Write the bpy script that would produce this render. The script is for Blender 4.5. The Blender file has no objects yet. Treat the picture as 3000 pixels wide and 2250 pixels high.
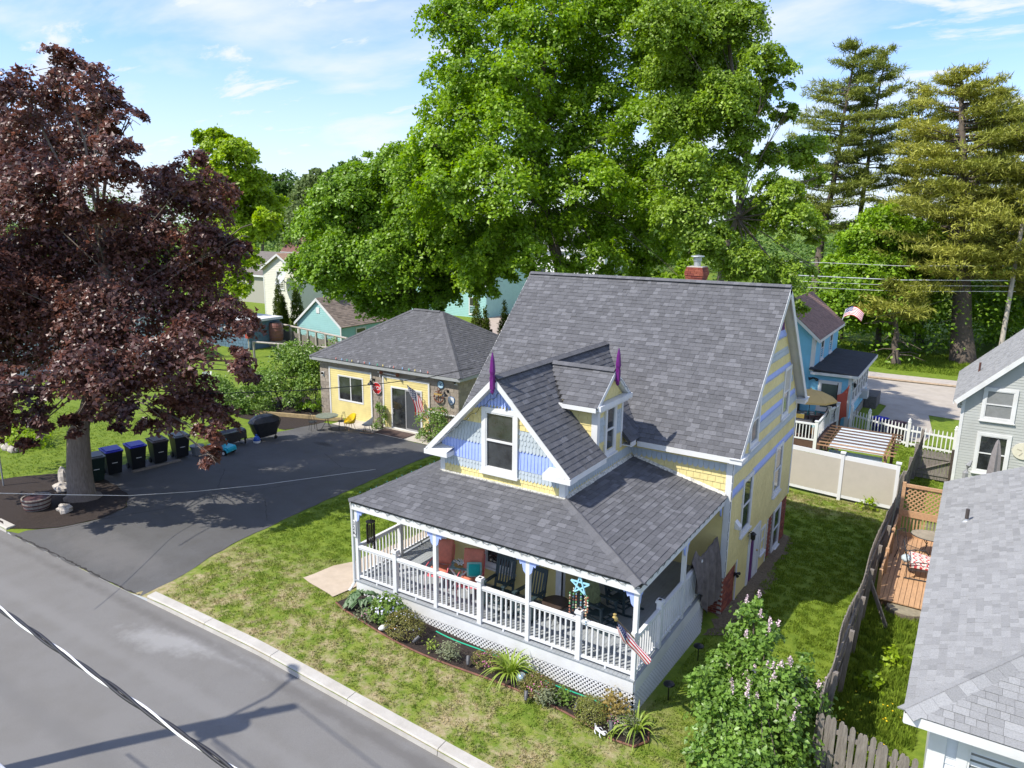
import bpy, math, random
import numpy as np
from mathutils import Matrix, Vector, noise as mnoise
random.seed(7); rng = np.random.default_rng(7)
SC = bpy.context.scene
COL = SC.collection
R = math.radians
# ---------------------------------------------------------------- camera
YAW, PITCH, ROLL, FPX = 32.4585, -12.7906, .5715, 2141.88
CAM = np.array((5.157, -13.057, 9.562))
def _axes():
    y, p, r = R(YAW), R(PITCH), R(ROLL)
    F = np.array((-math.sin(y)*math.cos(p), math.cos(y)*math.cos(p), math.sin(p)))
    A = np.array((math.cos(y), math.sin(y), 0)); U = np.cross(A, F)
    return A*math.cos(r)+U*math.sin(r), -A*math.sin(r)+U*math.cos(r), F
CR, CU, CF = _axes()
cd = bpy.data.cameras.new('camera'); cam = bpy.data.objects.new('camera', cd); COL.objects.link(cam)
m = Matrix.Identity(4)
for i in range(3):
    m[i][0], m[i][1], m[i][2], m[i][3] = CR[i], CU[i], -CF[i], CAM[i]
cam.matrix_world = m
cd.sensor_fit = 'HORIZONTAL'; cd.sensor_width = 36; cd.lens = 36*FPX/3000; cd.clip_end = 3000; cd.clip_start = .1
SC.camera = cam
# ---------------------------------------------------------------- world + sun
SUN = Vector((-.35, -.52, .78)).normalized()      # towards the sun
W = bpy.data.worlds.new('World'); SC.world = W; W.use_nodes = True
nt = W.node_tree; nt.nodes.clear()
def N(t, tree, **k):
    n = tree.nodes.new(t)
    for a, b in k.items(): setattr(n, a, b)
    return n
out = N('ShaderNodeOutputWorld', nt); bg = N('ShaderNodeBackground', nt)
sky = N('ShaderNodeTexSky', nt, sky_type='NISHITA', sun_disc=False)
sky.sun_elevation = math.asin(SUN.z); sky.sun_rotation = math.atan2(SUN.x, SUN.y) % (2*math.pi)
sky.air_density = 1.0; sky.dust_density = .4; sky.ozone_density = 2.0
bg.inputs[1].default_value = .14
L = nt.links.new
def ramp(tree, p0, c0, p1, c1):
    r = N('ShaderNodeValToRGB', tree); e = r.color_ramp.elements
    e[0].position, e[0].color = p0, (*c0, 1); e[1].position, e[1].color = p1, (*c1, 1)
    return r
tc = N('ShaderNodeTexCoord', nt); sp = N('ShaderNodeSeparateXYZ', nt); L(tc.outputs['Generated'], sp.inputs[0])
mx = N('ShaderNodeMath', nt, operation='MAXIMUM'); mx.inputs[1].default_value = 0; L(sp.outputs[2], mx.inputs[0])
ad = N('ShaderNodeMath', nt, operation='ADD'); ad.inputs[1].default_value = .16; L(mx.outputs[0], ad.inputs[0])
dx = N('ShaderNodeMath', nt, operation='DIVIDE'); dy = N('ShaderNodeMath', nt, operation='DIVIDE')
L(sp.outputs[0], dx.inputs[0]); L(ad.outputs[0], dx.inputs[1]); L(sp.outputs[1], dy.inputs[0]); L(ad.outputs[0], dy.inputs[1])
cb = N('ShaderNodeCombineXYZ', nt); L(dx.outputs[0], cb.inputs[0]); L(dy.outputs[0], cb.inputs[1])
def cl(scale, det, rough, lo, hi, amt, rot, sx, sy, off):
    mp = N('ShaderNodeMapping', nt); mp.inputs['Rotation'].default_value = (0, 0, rot); mp.inputs['Scale'].default_value = (sx, sy, 1)
    mp.inputs['Location'].default_value = off; L(cb.outputs[0], mp.inputs[0])
    no = N('ShaderNodeTexNoise', nt); no.inputs['Scale'].default_value = scale; no.inputs['Detail'].default_value = det
    no.inputs['Roughness'].default_value = rough; no.inputs['Distortion'].default_value = .3; L(mp.outputs[0], no.inputs[0])
    r = ramp(nt, lo, (0, 0, 0), hi, (amt,)*3); r.color_ramp.interpolation = 'EASE'; L(no.outputs[0], r.inputs[0]); return r
c1 = cl(.75, 8, .55, .40, .68, .95, .5, 1, 1.7, (3.1, .4, 0))
c2 = cl(2.6, 10, .62, .50, .66, .95, .9, .7, 1.5, (1.2, 7, 0))
am = N('ShaderNodeMath', nt, operation='MAXIMUM'); L(c1.outputs[0], am.inputs[0]); L(c2.outputs[0], am.inputs[1])
# cloud bank towards the horizon
hz = N('ShaderNodeMapRange', nt); hz.inputs[1].default_value = .0; hz.inputs[2].default_value = .22; hz.inputs[3].default_value = .8; hz.inputs[4].default_value = 0
L(sp.outputs[2], hz.inputs[0])
am2 = N('ShaderNodeMath', nt, operation='MAXIMUM'); L(am.outputs[0], am2.inputs[0]); L(hz.outputs[0], am2.inputs[1])
tint = N('ShaderNodeMix', nt, data_type='RGBA', blend_type='MULTIPLY'); tint.inputs[0].default_value = 1
tint.inputs[7].default_value = (.53, .64, .93, 1); L(sky.outputs[0], tint.inputs[6])
mixc = N('ShaderNodeMix', nt, data_type='RGBA'); mixc.inputs[7].default_value = (3.0, 3.2, 3.5, 1)
L(am2.outputs[0], mixc.inputs[0]); L(tint.outputs[2], mixc.inputs[6]); L(mixc.outputs[2], bg.inputs[0]); L(bg.outputs[0], out.inputs[0])
sl = bpy.data.lights.new('sun', 'SUN'); sl.energy = 2.85; sl.angle = R(.53); sl.color = (1, .95, .86)
so = bpy.data.objects.new('sun', sl); COL.objects.link(so); so.rotation_euler = SUN.to_track_quat('Z', 'Y').to_euler(); so.location = (-30, -40, 60)
SC.view_settings.view_transform = 'Standard'; SC.view_settings.look = 'None'; SC.view_settings.exposure = 1.15; SC.view_settings.gamma = 1
SC.cycles.max_bounces = 6; SC.cycles.transparent_max_bounces = 4
# ---------------------------------------------------------------- terrain
def zf(x): return float(np.interp(x, [-40, -8, 0, 8, 40], [-.3, -.33, -.8, -1.15, -1.5]))
def zb(x): return float(np.interp(x, [-40, -10, 0, 10, 40], [-1.4, -1.4, -1.85, -2.0, -2.0]))
CURB = -3.35
def G(x, y):
    t = min(max((y+1)/15, 0), 1); z = zf(x)*(1-t)+zb(x)*t
    if y > 16: z -= min(y-16, 30)*.02
    if y < 0:                                     # apron of the driveway dips to the road
        a = min(max((x+20.6)/.8, 0), 1)*min(max((-12.2-x)/.8, 0), 1)
        z -= a*.12*min(max(-y/-CURB, 0), 1)
    return z
def RZ(x): return zf(x)-.13
# ---------------------------------------------------------------- materials
MATS = {}
def MAT(name, rgb, rough=.65, var=.12, scale=6., bump=0., bscale=40., spec=.35, metal=0., trans=0., rgb2=None, stretch=None, isl=0., dirt=0.):
    if name in MATS: return MATS[name]
    m = bpy.data.materials.new(name); m.use_nodes = True; t = m.node_tree; b = t.nodes['Principled BSDF']
    b.inputs['Roughness'].default_value = rough; b.inputs['Metallic'].default_value = metal; b.inputs['Specular IOR Level'].default_value = spec
    g = N('ShaderNodeNewGeometry', t); no = N('ShaderNodeTexNoise', t); no.inputs['Scale'].default_value = scale; no.inputs['Detail'].default_value = 6
    no.inputs['Roughness'].default_value = .65
    src = g.outputs['Position']
    if stretch:
        mp = N('ShaderNodeMapping', t); mp.inputs['Scale'].default_value = stretch; t.links.new(src, mp.inputs[0]); src = mp.outputs[0]
    t.links.new(src, no.inputs[0])
    a = tuple(max(0, c*(1-var)) for c in rgb); c2 = tuple(min(1, c*(1+var)) for c in (rgb2 or rgb))
    r = ramp(t, .3, a, .7, c2); t.links.new(no.outputs[0], r.inputs[0]); colr = r.outputs[0]
    if isl:
        hs = N('ShaderNodeHueSaturation', t); mr = N('ShaderNodeMapRange', t); mr.inputs[3].default_value = 1-isl; mr.inputs[4].default_value = 1+isl
        t.links.new(g.outputs['Random Per Island'], mr.inputs[0]); t.links.new(mr.outputs[0], hs.inputs['Value'])
        t.links.new(colr, hs.inputs['Color']); colr = hs.outputs[0]
    if dirt:
        n3 = N('ShaderNodeTexNoise', t); n3.inputs['Scale'].default_value = 1.3; n3.inputs['Detail'].default_value = 8; t.links.new(g.outputs['Position'], n3.inputs[0])
        r3 = ramp(t, .42, (1, 1, 1), .75, (1-dirt, 1-dirt*1.1, 1-dirt*1.3)); t.links.new(n3.outputs[0], r3.inputs[0])
        mm = N('ShaderNodeMix', t, data_type='RGBA', blend_type='MULTIPLY'); mm.inputs[0].default_value = 1
        t.links.new(colr, mm.inputs[6]); t.links.new(r3.outputs[0], mm.inputs[7]); colr = mm.outputs[2]
    t.links.new(colr, b.inputs['Base Color'])
    if bump:
        n2 = N('ShaderNodeTexNoise', t); n2.inputs['Scale'].default_value = bscale; n2.inputs['Detail'].default_value = 4; t.links.new(src, n2.inputs[0])
        bp = N('ShaderNodeBump', t); bp.inputs['Strength'].default_value = bump; bp.inputs['Distance'].default_value = .02
        t.links.new(n2.outputs[0], bp.inputs['Height']); t.links.new(bp.outputs[0], b.inputs['Normal'])
    if trans:
        tr = N('ShaderNodeBsdfTranslucent', t); ms = N('ShaderNodeMixShader', t); ms.inputs[0].default_value = trans
        hs2 = N('ShaderNodeHueSaturation', t); hs2.inputs['Value'].default_value = 1.6; hs2.inputs['Saturation'].default_value = 1.12; t.links.new(colr, hs2.inputs['Color'])
        t.links.new(hs2.outputs[0], tr.inputs[0]); t.links.new(b.outputs[0], ms.inputs[1]); t.links.new(tr.outputs[0], ms.inputs[2])
        t.links.new(ms.outputs[0], t.nodes['Material Output'].inputs[0])
    MATS[name] = m; return m
white = MAT('white_paint', (.66, .66, .65), .5, .05, 3, dirt=.10)
whitev = MAT('white_vinyl', (.68, .68, .68), .35, .03, 3, dirt=.07)
yellow = MAT('yellow_paint', (.68, .575, .25), .55, .07, 2.5, dirt=.12)
yellow2 = MAT('yellow_shingle', (.68, .575, .255), .6, .1, 9, dirt=.14)
grayp = MAT('gray_scallop_paint', (.42, .47, .50), .55, .08, 9, dirt=.08)
bluep = MAT('periwinkle_paint', (.33, .42, .78), .5, .08, 9)
purple = MAT('purple_paint', (.12, .012, .14), .35, .15, 8)
glass = MAT('window_glass', (.03, .034, .036), .05, .8, 1.7, spec=1.)
glassl = MAT('pale_window_glass', (.16, .17, .17), .1, .4, .9, spec=.5)
deckp = MAT('gray_deck_paint', (.31, .33, .345), .5, .12, 4, .1, stretch=(8, .6, 8), dirt=.15)
under = MAT('roof_underlay', (.05, .05, .052), .9, .1)
SH = [MAT('shingle_gray_%d' % i, (v, v, v*1.06), .9, .24, 55, .5, 160, spec=.2) for i, v in enumerate((.098, .108, .117, .128, .15))]
SL = [MAT('pale_shingle_%d' % i, (v, v, v*.99), .9, .2, 45, .4, 140, spec=.2) for i, v in enumerate((.225, .245, .265, .28, .3))]
black = MAT('black_metal', (.012, .012, .013), .45, .2, 8, spec=.4)
brick = [MAT('red_brick_%d' % i, c, .85, .2, 30, .4, 80) for i, c in enumerate(((.27, .075, .045), (.22, .055, .04), (.33, .10, .06), (.17, .05, .04)))]
mortar = MAT('mortar', (.42, .38, .33), .9, .15, 20)
cmu = [MAT('block_%d' % i, c, .9, .14, 14, .5, 60) for i, c in enumerate(((.30, .255, .205), (.34, .29, .235), (.27, .23, .19)))]
bark = MAT('bark', (.12, .095, .075), .9, .4, 9, 1., 22, stretch=(3, 3, .5))
barkl = MAT('pale_bark', (.19, .155, .125), .9, .35, 9, 1., 22, stretch=(3, 3, .4))
woodg = MAT('weathered_wood', (.20, .175, .15), .85, .35, 9, .5, 40, stretch=(3, 3, .35), isl=.2)
woodt = MAT('tan_wood', (.46, .275, .15), .7, .2, 7, .2, 40, stretch=(3, .6, 3))
galv = MAT('galvanized', (.45, .46, .46), .4, .15, 6, metal=.6)
clothw = MAT('white_cloth', (.75, .74, .72), .8, .06); clothr = MAT('red_cloth', (.5, .02, .03), .8, .1); clothb = MAT('navy_cloth', (.02, .03, .13), .8, .1)
# ---------------------------------------------------------------- builders
OFF = {}
def setp(o, label=None, cat=None, group=None, kind=None):
    if label: o['label'] = label
    if cat: o['category'] = cat
    if group: o['group'] = group
    if kind: o['kind'] = kind
    return o
def thing(name, label, cat, loc=(0, 0, 0), rz=0, group=None, world=False):
    o = bpy.data.objects.new(name, None); COL.objects.link(o); o.empty_display_size = .2
    o.location = loc; o.rotation_euler = (0, 0, rz)
    OFF[o.name] = Vector(loc) if world else Vector((0, 0, 0))
    return setp(o, label, cat, group)
def link(name, me, parent=None):
    o = bpy.data.objects.new(name, me); COL.objects.link(o)
    if parent is not None:
        o.parent = parent; o.location = -OFF.get(parent.name, Vector((0, 0, 0)))
    OFF[o.name] = Vector((0, 0, 0))
    return o
class MB:
    def __init__(s): s.v = []; s.f = []; s.mi = []; s.k = 0
    def add(s, vs, fs):
        b = len(s.v); s.v += [tuple(map(float, p)) for p in vs]
        for f in fs: s.f.append(tuple(i+b for i in f)); s.mi.append(s.k)
        return s
    def box(s, x0, x1, y0, y1, z0, z1):
        return s.add([(x0, y0, z0), (x1, y0, z0), (x1, y1, z0), (x0, y1, z0), (x0, y0, z1), (x1, y0, z1), (x1, y1, z1), (x0, y1, z1)],
              [(0, 3, 2, 1), (4, 5, 6, 7), (0, 1, 5, 4), (1, 2, 6, 5), (2, 3, 7, 6), (3, 0, 4, 7)])
    def cbox(s, c, d): return s.box(c[0]-d[0]/2, c[0]+d[0]/2, c[1]-d[1]/2, c[1]+d[1]/2, c[2]-d[2]/2, c[2]+d[2]/2)
    def beam(s, p, q, w, h, up=(0, 0, 1)):
        p, q = Vector(p), Vector(q); d = (q-p).normalized(); up = Vector(up)
        if abs(d.dot(up)) > .98: up = Vector((1, 0, 0))
        r = d.cross(up).normalized(); u = r.cross(d)
        c = [e+r*a*w/2+u*b*h/2 for e in (p, q) for a, b in ((-1, -1), (1, -1), (1, 1), (-1, 1))]
        return s.add(c, [(0, 3, 2, 1), (4, 5, 6, 7), (0, 1, 5, 4), (1, 2, 6, 5), (2, 3, 7, 6), (3, 0, 4, 7)])
    def tube(s, pts, r, n=6, cap=True):
        pts = [Vector(p) for p in pts]; k = len(pts); rr = r if isinstance(r, (list, tuple)) else [r]*k
        vs = []
        for i, p in enumerate(pts):
            d = (pts[min(i+1, k-1)]-pts[max(i-1, 0)]).normalized()
            a = d.cross(Vector((0, 0, 1)) if abs(d.z) < .95 else Vector((1, 0, 0))).normalized(); b = d.cross(a)
            vs += [p+(a*math.cos(t)+b*math.sin(t))*rr[i] for t in (2*math.pi*j/n for j in range(n))]
        fs = [(i*n+j, (i+1)*n+j, (i+1)*n+(j+1) % n, i*n+(j+1) % n) for i in range(k-1) for j in range(n)]
        if cap: fs += [tuple(range(n)), tuple((k-1)*n+j for j in reversed(range(n)))]
        return s.add(vs, fs)
    def lathe(s, c, prof, n=14, sx=1, sy=1):
        c = Vector(c); vs = [c+Vector((r*sx*math.cos(2*math.pi*j/n), r*sy*math.sin(2*math.pi*j/n), z)) for r, z in prof for j in range(n)]
        k = len(prof)
        fs = [(i*n+j, i*n+(j+1) % n, (i+1)*n+(j+1) % n, (i+1)*n+j) for i in range(k-1) for j in range(n)]
        fs += [tuple(reversed(range(n))), tuple((k-1)*n+j for j in range(n))]
        return s.add(vs, fs)
    def prism(s, pts, vec):
        vec = Vector(vec); p = [Vector(q) for q in pts]; n = len(p)
        return s.add(p+[q+vec for q in p], [tuple(reversed(range(n))), tuple(range(n, 2*n))]+[(i, (i+1) % n, n+(i+1) % n, n+i) for i in range(n)])
    def blob(s, c, r, n=10, m=7, amp=.12, seed=0):
        c = Vector(c); vs = []; r = Vector(r) if isinstance(r, (tuple, list)) else Vector((r, r, r))
        for i in range(m+1):
            t = math.pi*i/m
            for j in range(n):
                a = 2*math.pi*j/n; d = Vector((math.sin(t)*math.cos(a), math.sin(t)*math.sin(a), math.cos(t)))
                k = 1+amp*mnoise.noise(d*1.7+Vector((seed*3.7, seed, 0)))*2
                vs.append(c+Vector((d.x*r.x, d.y*r.y, d.z*r.z))*k)
        return s.add(vs, [(i*n+j, (i+1)*n+j, (i+1)*n+(j+1) % n, i*n+(j+1) % n) for i in range(m) for j in range(n)])
    def mesh(s, name, mat, smooth=False):
        me = bpy.data.meshes.new(name); me.from_pydata(s.v, [], s.f)
        ml = mat if isinstance(mat, (list, tuple)) else [mat]
        for q in ml: me.materials.append(q)
        if len(ml) > 1: me.polygons.foreach_set('material_index', s.mi)
        if smooth: me.polygons.foreach_set('use_smooth', [True]*len(me.polygons))
        me.update(); return me
    def build(s, name, mat, parent=None, smooth=False, **k):
        return setp(link(name, s.mesh(name, mat, smooth), parent), **k)
class Fr:   # a wall frame: o origin, r right, u up, n outward
    def __init__(s, o, r, n, u=(0, 0, 1)): s.o, s.r, s.n, s.u = Vector(o), Vector(r), Vector(n), Vector(u)
    def p(s, a, b, c=0): return s.o+s.r*a+s.u*b+s.n*c
    def box(s, mb, a0, a1, b0, b1, c0, c1):
        vs = [s.p(a, b, c) for b in (b0, b1) for a, c in ((a0, c1), (a1, c1), (a1, c0), (a0, c0))]
        return mb.add(vs, [(0, 3, 2, 1), (4, 5, 6, 7), (0, 1, 5, 4), (1, 2, 6, 5), (2, 3, 7, 6), (3, 0, 4, 7)])
    def poly(s, mb, pts, c0, c1): return mb.prism([s.p(a, b, c0) for a, b in pts], s.n*(c1-c0))
    def mat(s, a, b, c, w, h, t, tilt=0):
        u = s.u+s.n*-tilt; u.normalize(); n = s.r.cross(u)
        if n.dot(s.n) < 0: n = -n
        o = s.p(a, b, c)
        return Matrix(((s.r.x*w, n.x*t, u.x*h, o.x), (s.r.y*w, n.y*t, u.y*h, o.y), (s.r.z*w, n.z*t, u.z*h, o.z), (0, 0, 0, 1)))
FrX = lambda x: Fr((x, 0, 0), (0, 1, 0), (1, 0, 0))     # wall facing +X : a = y, b = z
FrY = lambda y: Fr((0, y, 0), (1, 0, 0), (0, -1, 0))    # wall facing -Y : a = x, b = z
# unit pieces: plate in XZ (x -.5..5, z 0..1 from its foot), thickness along y 0..1
def _plate(kind):
    if kind == 'box': o = [(-.5, 0), (.5, 0), (.5, 1), (-.5, 1)]
    elif kind == 'scale': o = [(-.5, 1), (-.5, .32), (-.36, .11), (0, 0), (.36, .11), (.5, .32), (.5, 1)]
    elif kind == 'point': o = [(-.5, 1), (-.5, .34), (0, 0), (.5, .34), (.5, 1)]
    elif kind == 'picket': o = [(-.5, 0), (.5, 0), (.5, .95), (.22, 1), (-.22, 1), (-.5, .95)]
    n = len(o)
    return [(x, 0, z) for x, z in o]+[(x, 1, z) for x, z in o], [tuple(range(n)), tuple(range(2*n-1, n-1, -1))]+[(i, n+i, n+(i+1) % n, (i+1) % n) for i in range(n)]
PL = {k: _plate(k) for k in ('box', 'scale', 'point', 'picket')}
UM = {}
def unit(kind, mat):
    if (kind, mat.name) not in UM:
        me = bpy.data.meshes.new(kind); me.from_pydata(*[PL[kind][0], [], PL[kind][1]]); me.materials.append(mat); UM[(kind, mat.name)] = me
    return UM[(kind, mat.name)]
def pieces(name, items, limit=300, rest=None):
    """items: (world matrix, kind, material, parent). The ones that show largest become parts, the rest one part."""
    def size(it):
        M = it[0]; c = M @ Vector((0, .5, .5)); d = np.array(c)-CAM; z = d @ CF
        if z < 1: return 0
        u, v = (d @ CR)/z*FPX, (d @ CU)/z*FPX
        inn = abs(u) < 1560 and abs(v) < 1180
        return (1 if inn else .01)*max(M.col[0].xyz.length, .0)*M.col[2].xyz.length/z**2
    its = sorted(items, key=size, reverse=True)
    for M, kind, mat, par in its[:limit]:
        o = bpy.data.objects.new(name, unit(kind, mat)); COL.objects.link(o); o.parent = par
        o.matrix_basis = Matrix.Translation(-OFF.get(par.name, Vector((0, 0, 0)))) @ M
    if len(its) > limit:
        rs = its[limit:]; ml = []; vs = []; fs = []; mi = []
        for M, kind, mat, par in rs:
            if mat not in ml: ml.append(mat)
            k = ml.index(mat); b = len(vs); pv, pf = PL[kind]
            vs += [(M @ Vector(q))[:] for q in pv]; fs += [tuple(i+b for i in f) for f in pf]; mi += [k]*len(pf)
        me = bpy.data.meshes.new(name+'s'); me.from_pydata(vs, [], fs)
        for q in ml: me.materials.append(q)
        me.polygons.foreach_set('material_index', mi)
        setp(link(rest or (name+'s'), me, rs[0][3]), kind='stuff')
def interval(poly, v):
    xs = []
    for i in range(len(poly)):
        (u0, v0), (u1, v1) = poly[i], poly[(i+1) % len(poly)]
        if (v0 <= v < v1) or (v1 <= v < v0): xs.append(u0+(v-v0)/(v1-v0)*(u1-u0))
    xs.sort(); return [(xs[i], xs[i+1]) for i in range(0, len(xs)-1, 2)]
def shingles(poly3, parent, mats, exp=.143, w=(.11, .27), th=.014, wt=(3, 4, 4, 3, 2)):
    """tabs over a sloping polygon (list of 3D points; first edge is the eave)"""
    P = [Vector(p) for p in poly3]; e = (P[1]-P[0]).normalized(); n = None
    for q in P[2:]:
        n = e.cross(q-P[0])
        if n.length > 1e-3: break
    n.normalize()
    if n.z < 0: n = -n
    s = n.cross(e)
    if s.z < 0: s = -s
    pl = [((p-P[0]).dot(e), (p-P[0]).dot(s)) for p in P]; vm = max(v for u, v in pl); items = []
    fr = Fr(P[0], e, n, s); v = -.02; k = 0
    while v < vm-.03:
        for a, b in interval(pl, min(max(v+exp*.5, .02), vm-.01)):
            u = a-random.uniform(0, .1)
            while u < b:
                ww = random.uniform(*w); u2 = min(u+ww, b); u0 = max(u, a)
                if b-u2 < .06: u2 = b
                if u2-u0 > .02:
                    items.append((fr.mat((u0+u2)/2, v, random.choice((.001, .004, .007)), u2-u0-.004, min(exp*1.14, vm-v), th, tilt=.075), 'box', random.choices(mats, wt)[0], parent))
                u = u2 if u2 < b else b+1
        v += exp; k += 1
    return items
def slab(mb, poly3, th=.06):
    P = [Vector(p) for p in poly3]; n = (P[1]-P[0]).cross(P[2]-P[0]).normalized()
    if n.z < 0: n = -n
    mb.prism([p-n*(th+.004) for p in P], n*th)
def caps(parent, a, b, mats, step=.17, w=.15, th=.02):
    """ridge / hip cap shingles from a to b"""
    a, b = Vector(a), Vector(b); d = b-a; n = int(d.length/step); d.normalize(); its = []
    r = d.cross(Vector((0, 0, 1))).normalized(); u = r.cross(d)
    for i in range(n):
        for sg in (-1, 1):
            f = Fr(a, d, (u*1.0+r*sg*.55).normalized(), (r*sg-u*.55).normalized())
            its.append((Matrix.Translation(u*.03)@f.mat(step*(i+.5), 0, .0, step*.985, w, th, 0), 'box', random.choice(mats), parent))
    return its
def clap(fr, parent, mat, a0, a1, b0, b1, exp=.11, holes=(), gab=None, th=.016):
    """clapboards on a wall frame; holes (a0,a1,b0,b1); gab(b)->(a0,a1) trims to a gable"""
    its = []; b = b0
    while b < b1-.02:
        h = min(exp, b1-b); x0, x1 = (a0, a1) if gab is None else gab(b+h*.5)
        segs = [(x0, x1)]
        for q in holes:
            if q[2] < b+h*.5 < q[3]:
                ns = []
                for s0, s1 in segs:
                    if q[0] > s0: ns.append((s0, min(s1, q[0])))
                    if q[1] < s1: ns.append((max(s0, q[1]), s1))
                segs = [z for z in ns if z[1]-z[0] > .02]
        for s0, s1 in segs:
            if s1-s0 > .02: its.append((fr.mat((s0+s1)/2, b, .002, s1-s0, h*1.06, th, tilt=.11), 'box', mat, parent))
        b += exp
    return its
def window(parent, fr, a0, a1, b0, b1, name='window', frame=None, case=.09, dep=.05, gl=None, sash='hung', sill=True, grid=0, blind=None):
    """double-hung or sliding window: casing > pane, sash_rail, sill"""
    frame = frame or white; m = MB()
    for q in ((a0-case, a0, b0-case, b1+case), (a1, a1+case, b0-case, b1+case), (a0, a1, b1, b1+case), (a0, a1, b0-case, b0)): fr.box(m, *q, .0, dep)
    i = .035
    for q in ((a0, a0+i, b0, b1), (a1-i, a1, b0, b1), (a0+i, a1-i, b1-i, b1), (a0+i, a1-i, b0, b0+i)): fr.box(m, *q, .0, dep-.012)
    w = m.build(name, frame, parent)
    am, bm = (a0+a1)/2, (b0+b1)/2
    sp_ = ((a0+i, a1-i, b0+i, bm), (a0+i, a1-i, bm, b1-i)) if sash == 'hung' else ((a0+i, am, b0+i, b1-i), (am, a1-i, b0+i, b1-i)) if sash == 'slide' else ((a0+i, a1-i, b0+i, b1-i),)
    for k, q in enumerate(sp_): fr.box(MB(), *q, .004, .010+.008*k).build('pane', (gl or glass) if not blind or k != 1 else blind, w)
    m = MB()
    if sash == 'hung': fr.box(m, a0+i, a1-i, bm-.025, bm+.025, .004, dep-.014)
    elif sash == 'slide': fr.box(m, am-.03, am+.03, b0+i, b1-i, .004, dep-.014)
    for k in range(grid):
        fr.box(m, a0+i, a1-i, b0+(b1-b0)*(k+.7)/(grid+.4)-.01, b0+(b1-b0)*(k+.7)/(grid+.4)+.01, .008, .03)
    if grid: fr.box(m, am-.01, am+.01, b0+i, b1-i, .008, .03)
    if m.v: m.build('sash_rail', frame, w)
    if sill: fr.box(MB(), a0-case-.03, a1+case+.03, b0-case-.05, b0-case-.002, .0, dep+.05).build('sill', frame, w)
    return w
def dup(root, loc, rz, label=None, group=None):
    def cp(o, par):
        c = o.copy(); COL.objects.link(c); c.parent = par; OFF[c.name] = OFF.get(o.name, Vector((0, 0, 0)))
        for ch in list(o.children): cp(ch, c)
        return c
    c = cp(root, None); c.location = loc; c.rotation_euler = (0, 0, rz)
    if label: c['label'] = label
    if group: c['group'] = group
    return c
def at(u, v, depth):     # point of the place seen at pixel u,v, depth metres ahead
    return Vector(CAM+(CF+CR*(u-1500)/FPX-CU*(v-1125)/FPX)*depth)
def text(parent, name, s, size, M, mat, ext=.004):
    c = bpy.data.curves.new(name, 'FONT'); c.body = s; c.size = size; c.extrude = ext; c.align_x = 'CENTER'; c.align_y = 'CENTER'
    t = bpy.data.objects.new('tmp', c); me = bpy.data.meshes.new_from_object(t); bpy.data.objects.remove(t); me.materials.append(mat)
    o = link(name, me, parent); o.matrix_basis = Matrix.Translation(-OFF.get(parent.name, Vector((0, 0, 0)))) @ M; return o
def txm(o, r, u):
    r, u = Vector(r), Vector(u); n = r.cross(u)
    return Matrix(((r.x, u.x, n.x, o[0]), (r.y, u.y, n.y, o[1]), (r.z, u.z, n.z, o[2]), (0, 0, 0, 1)))
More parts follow.
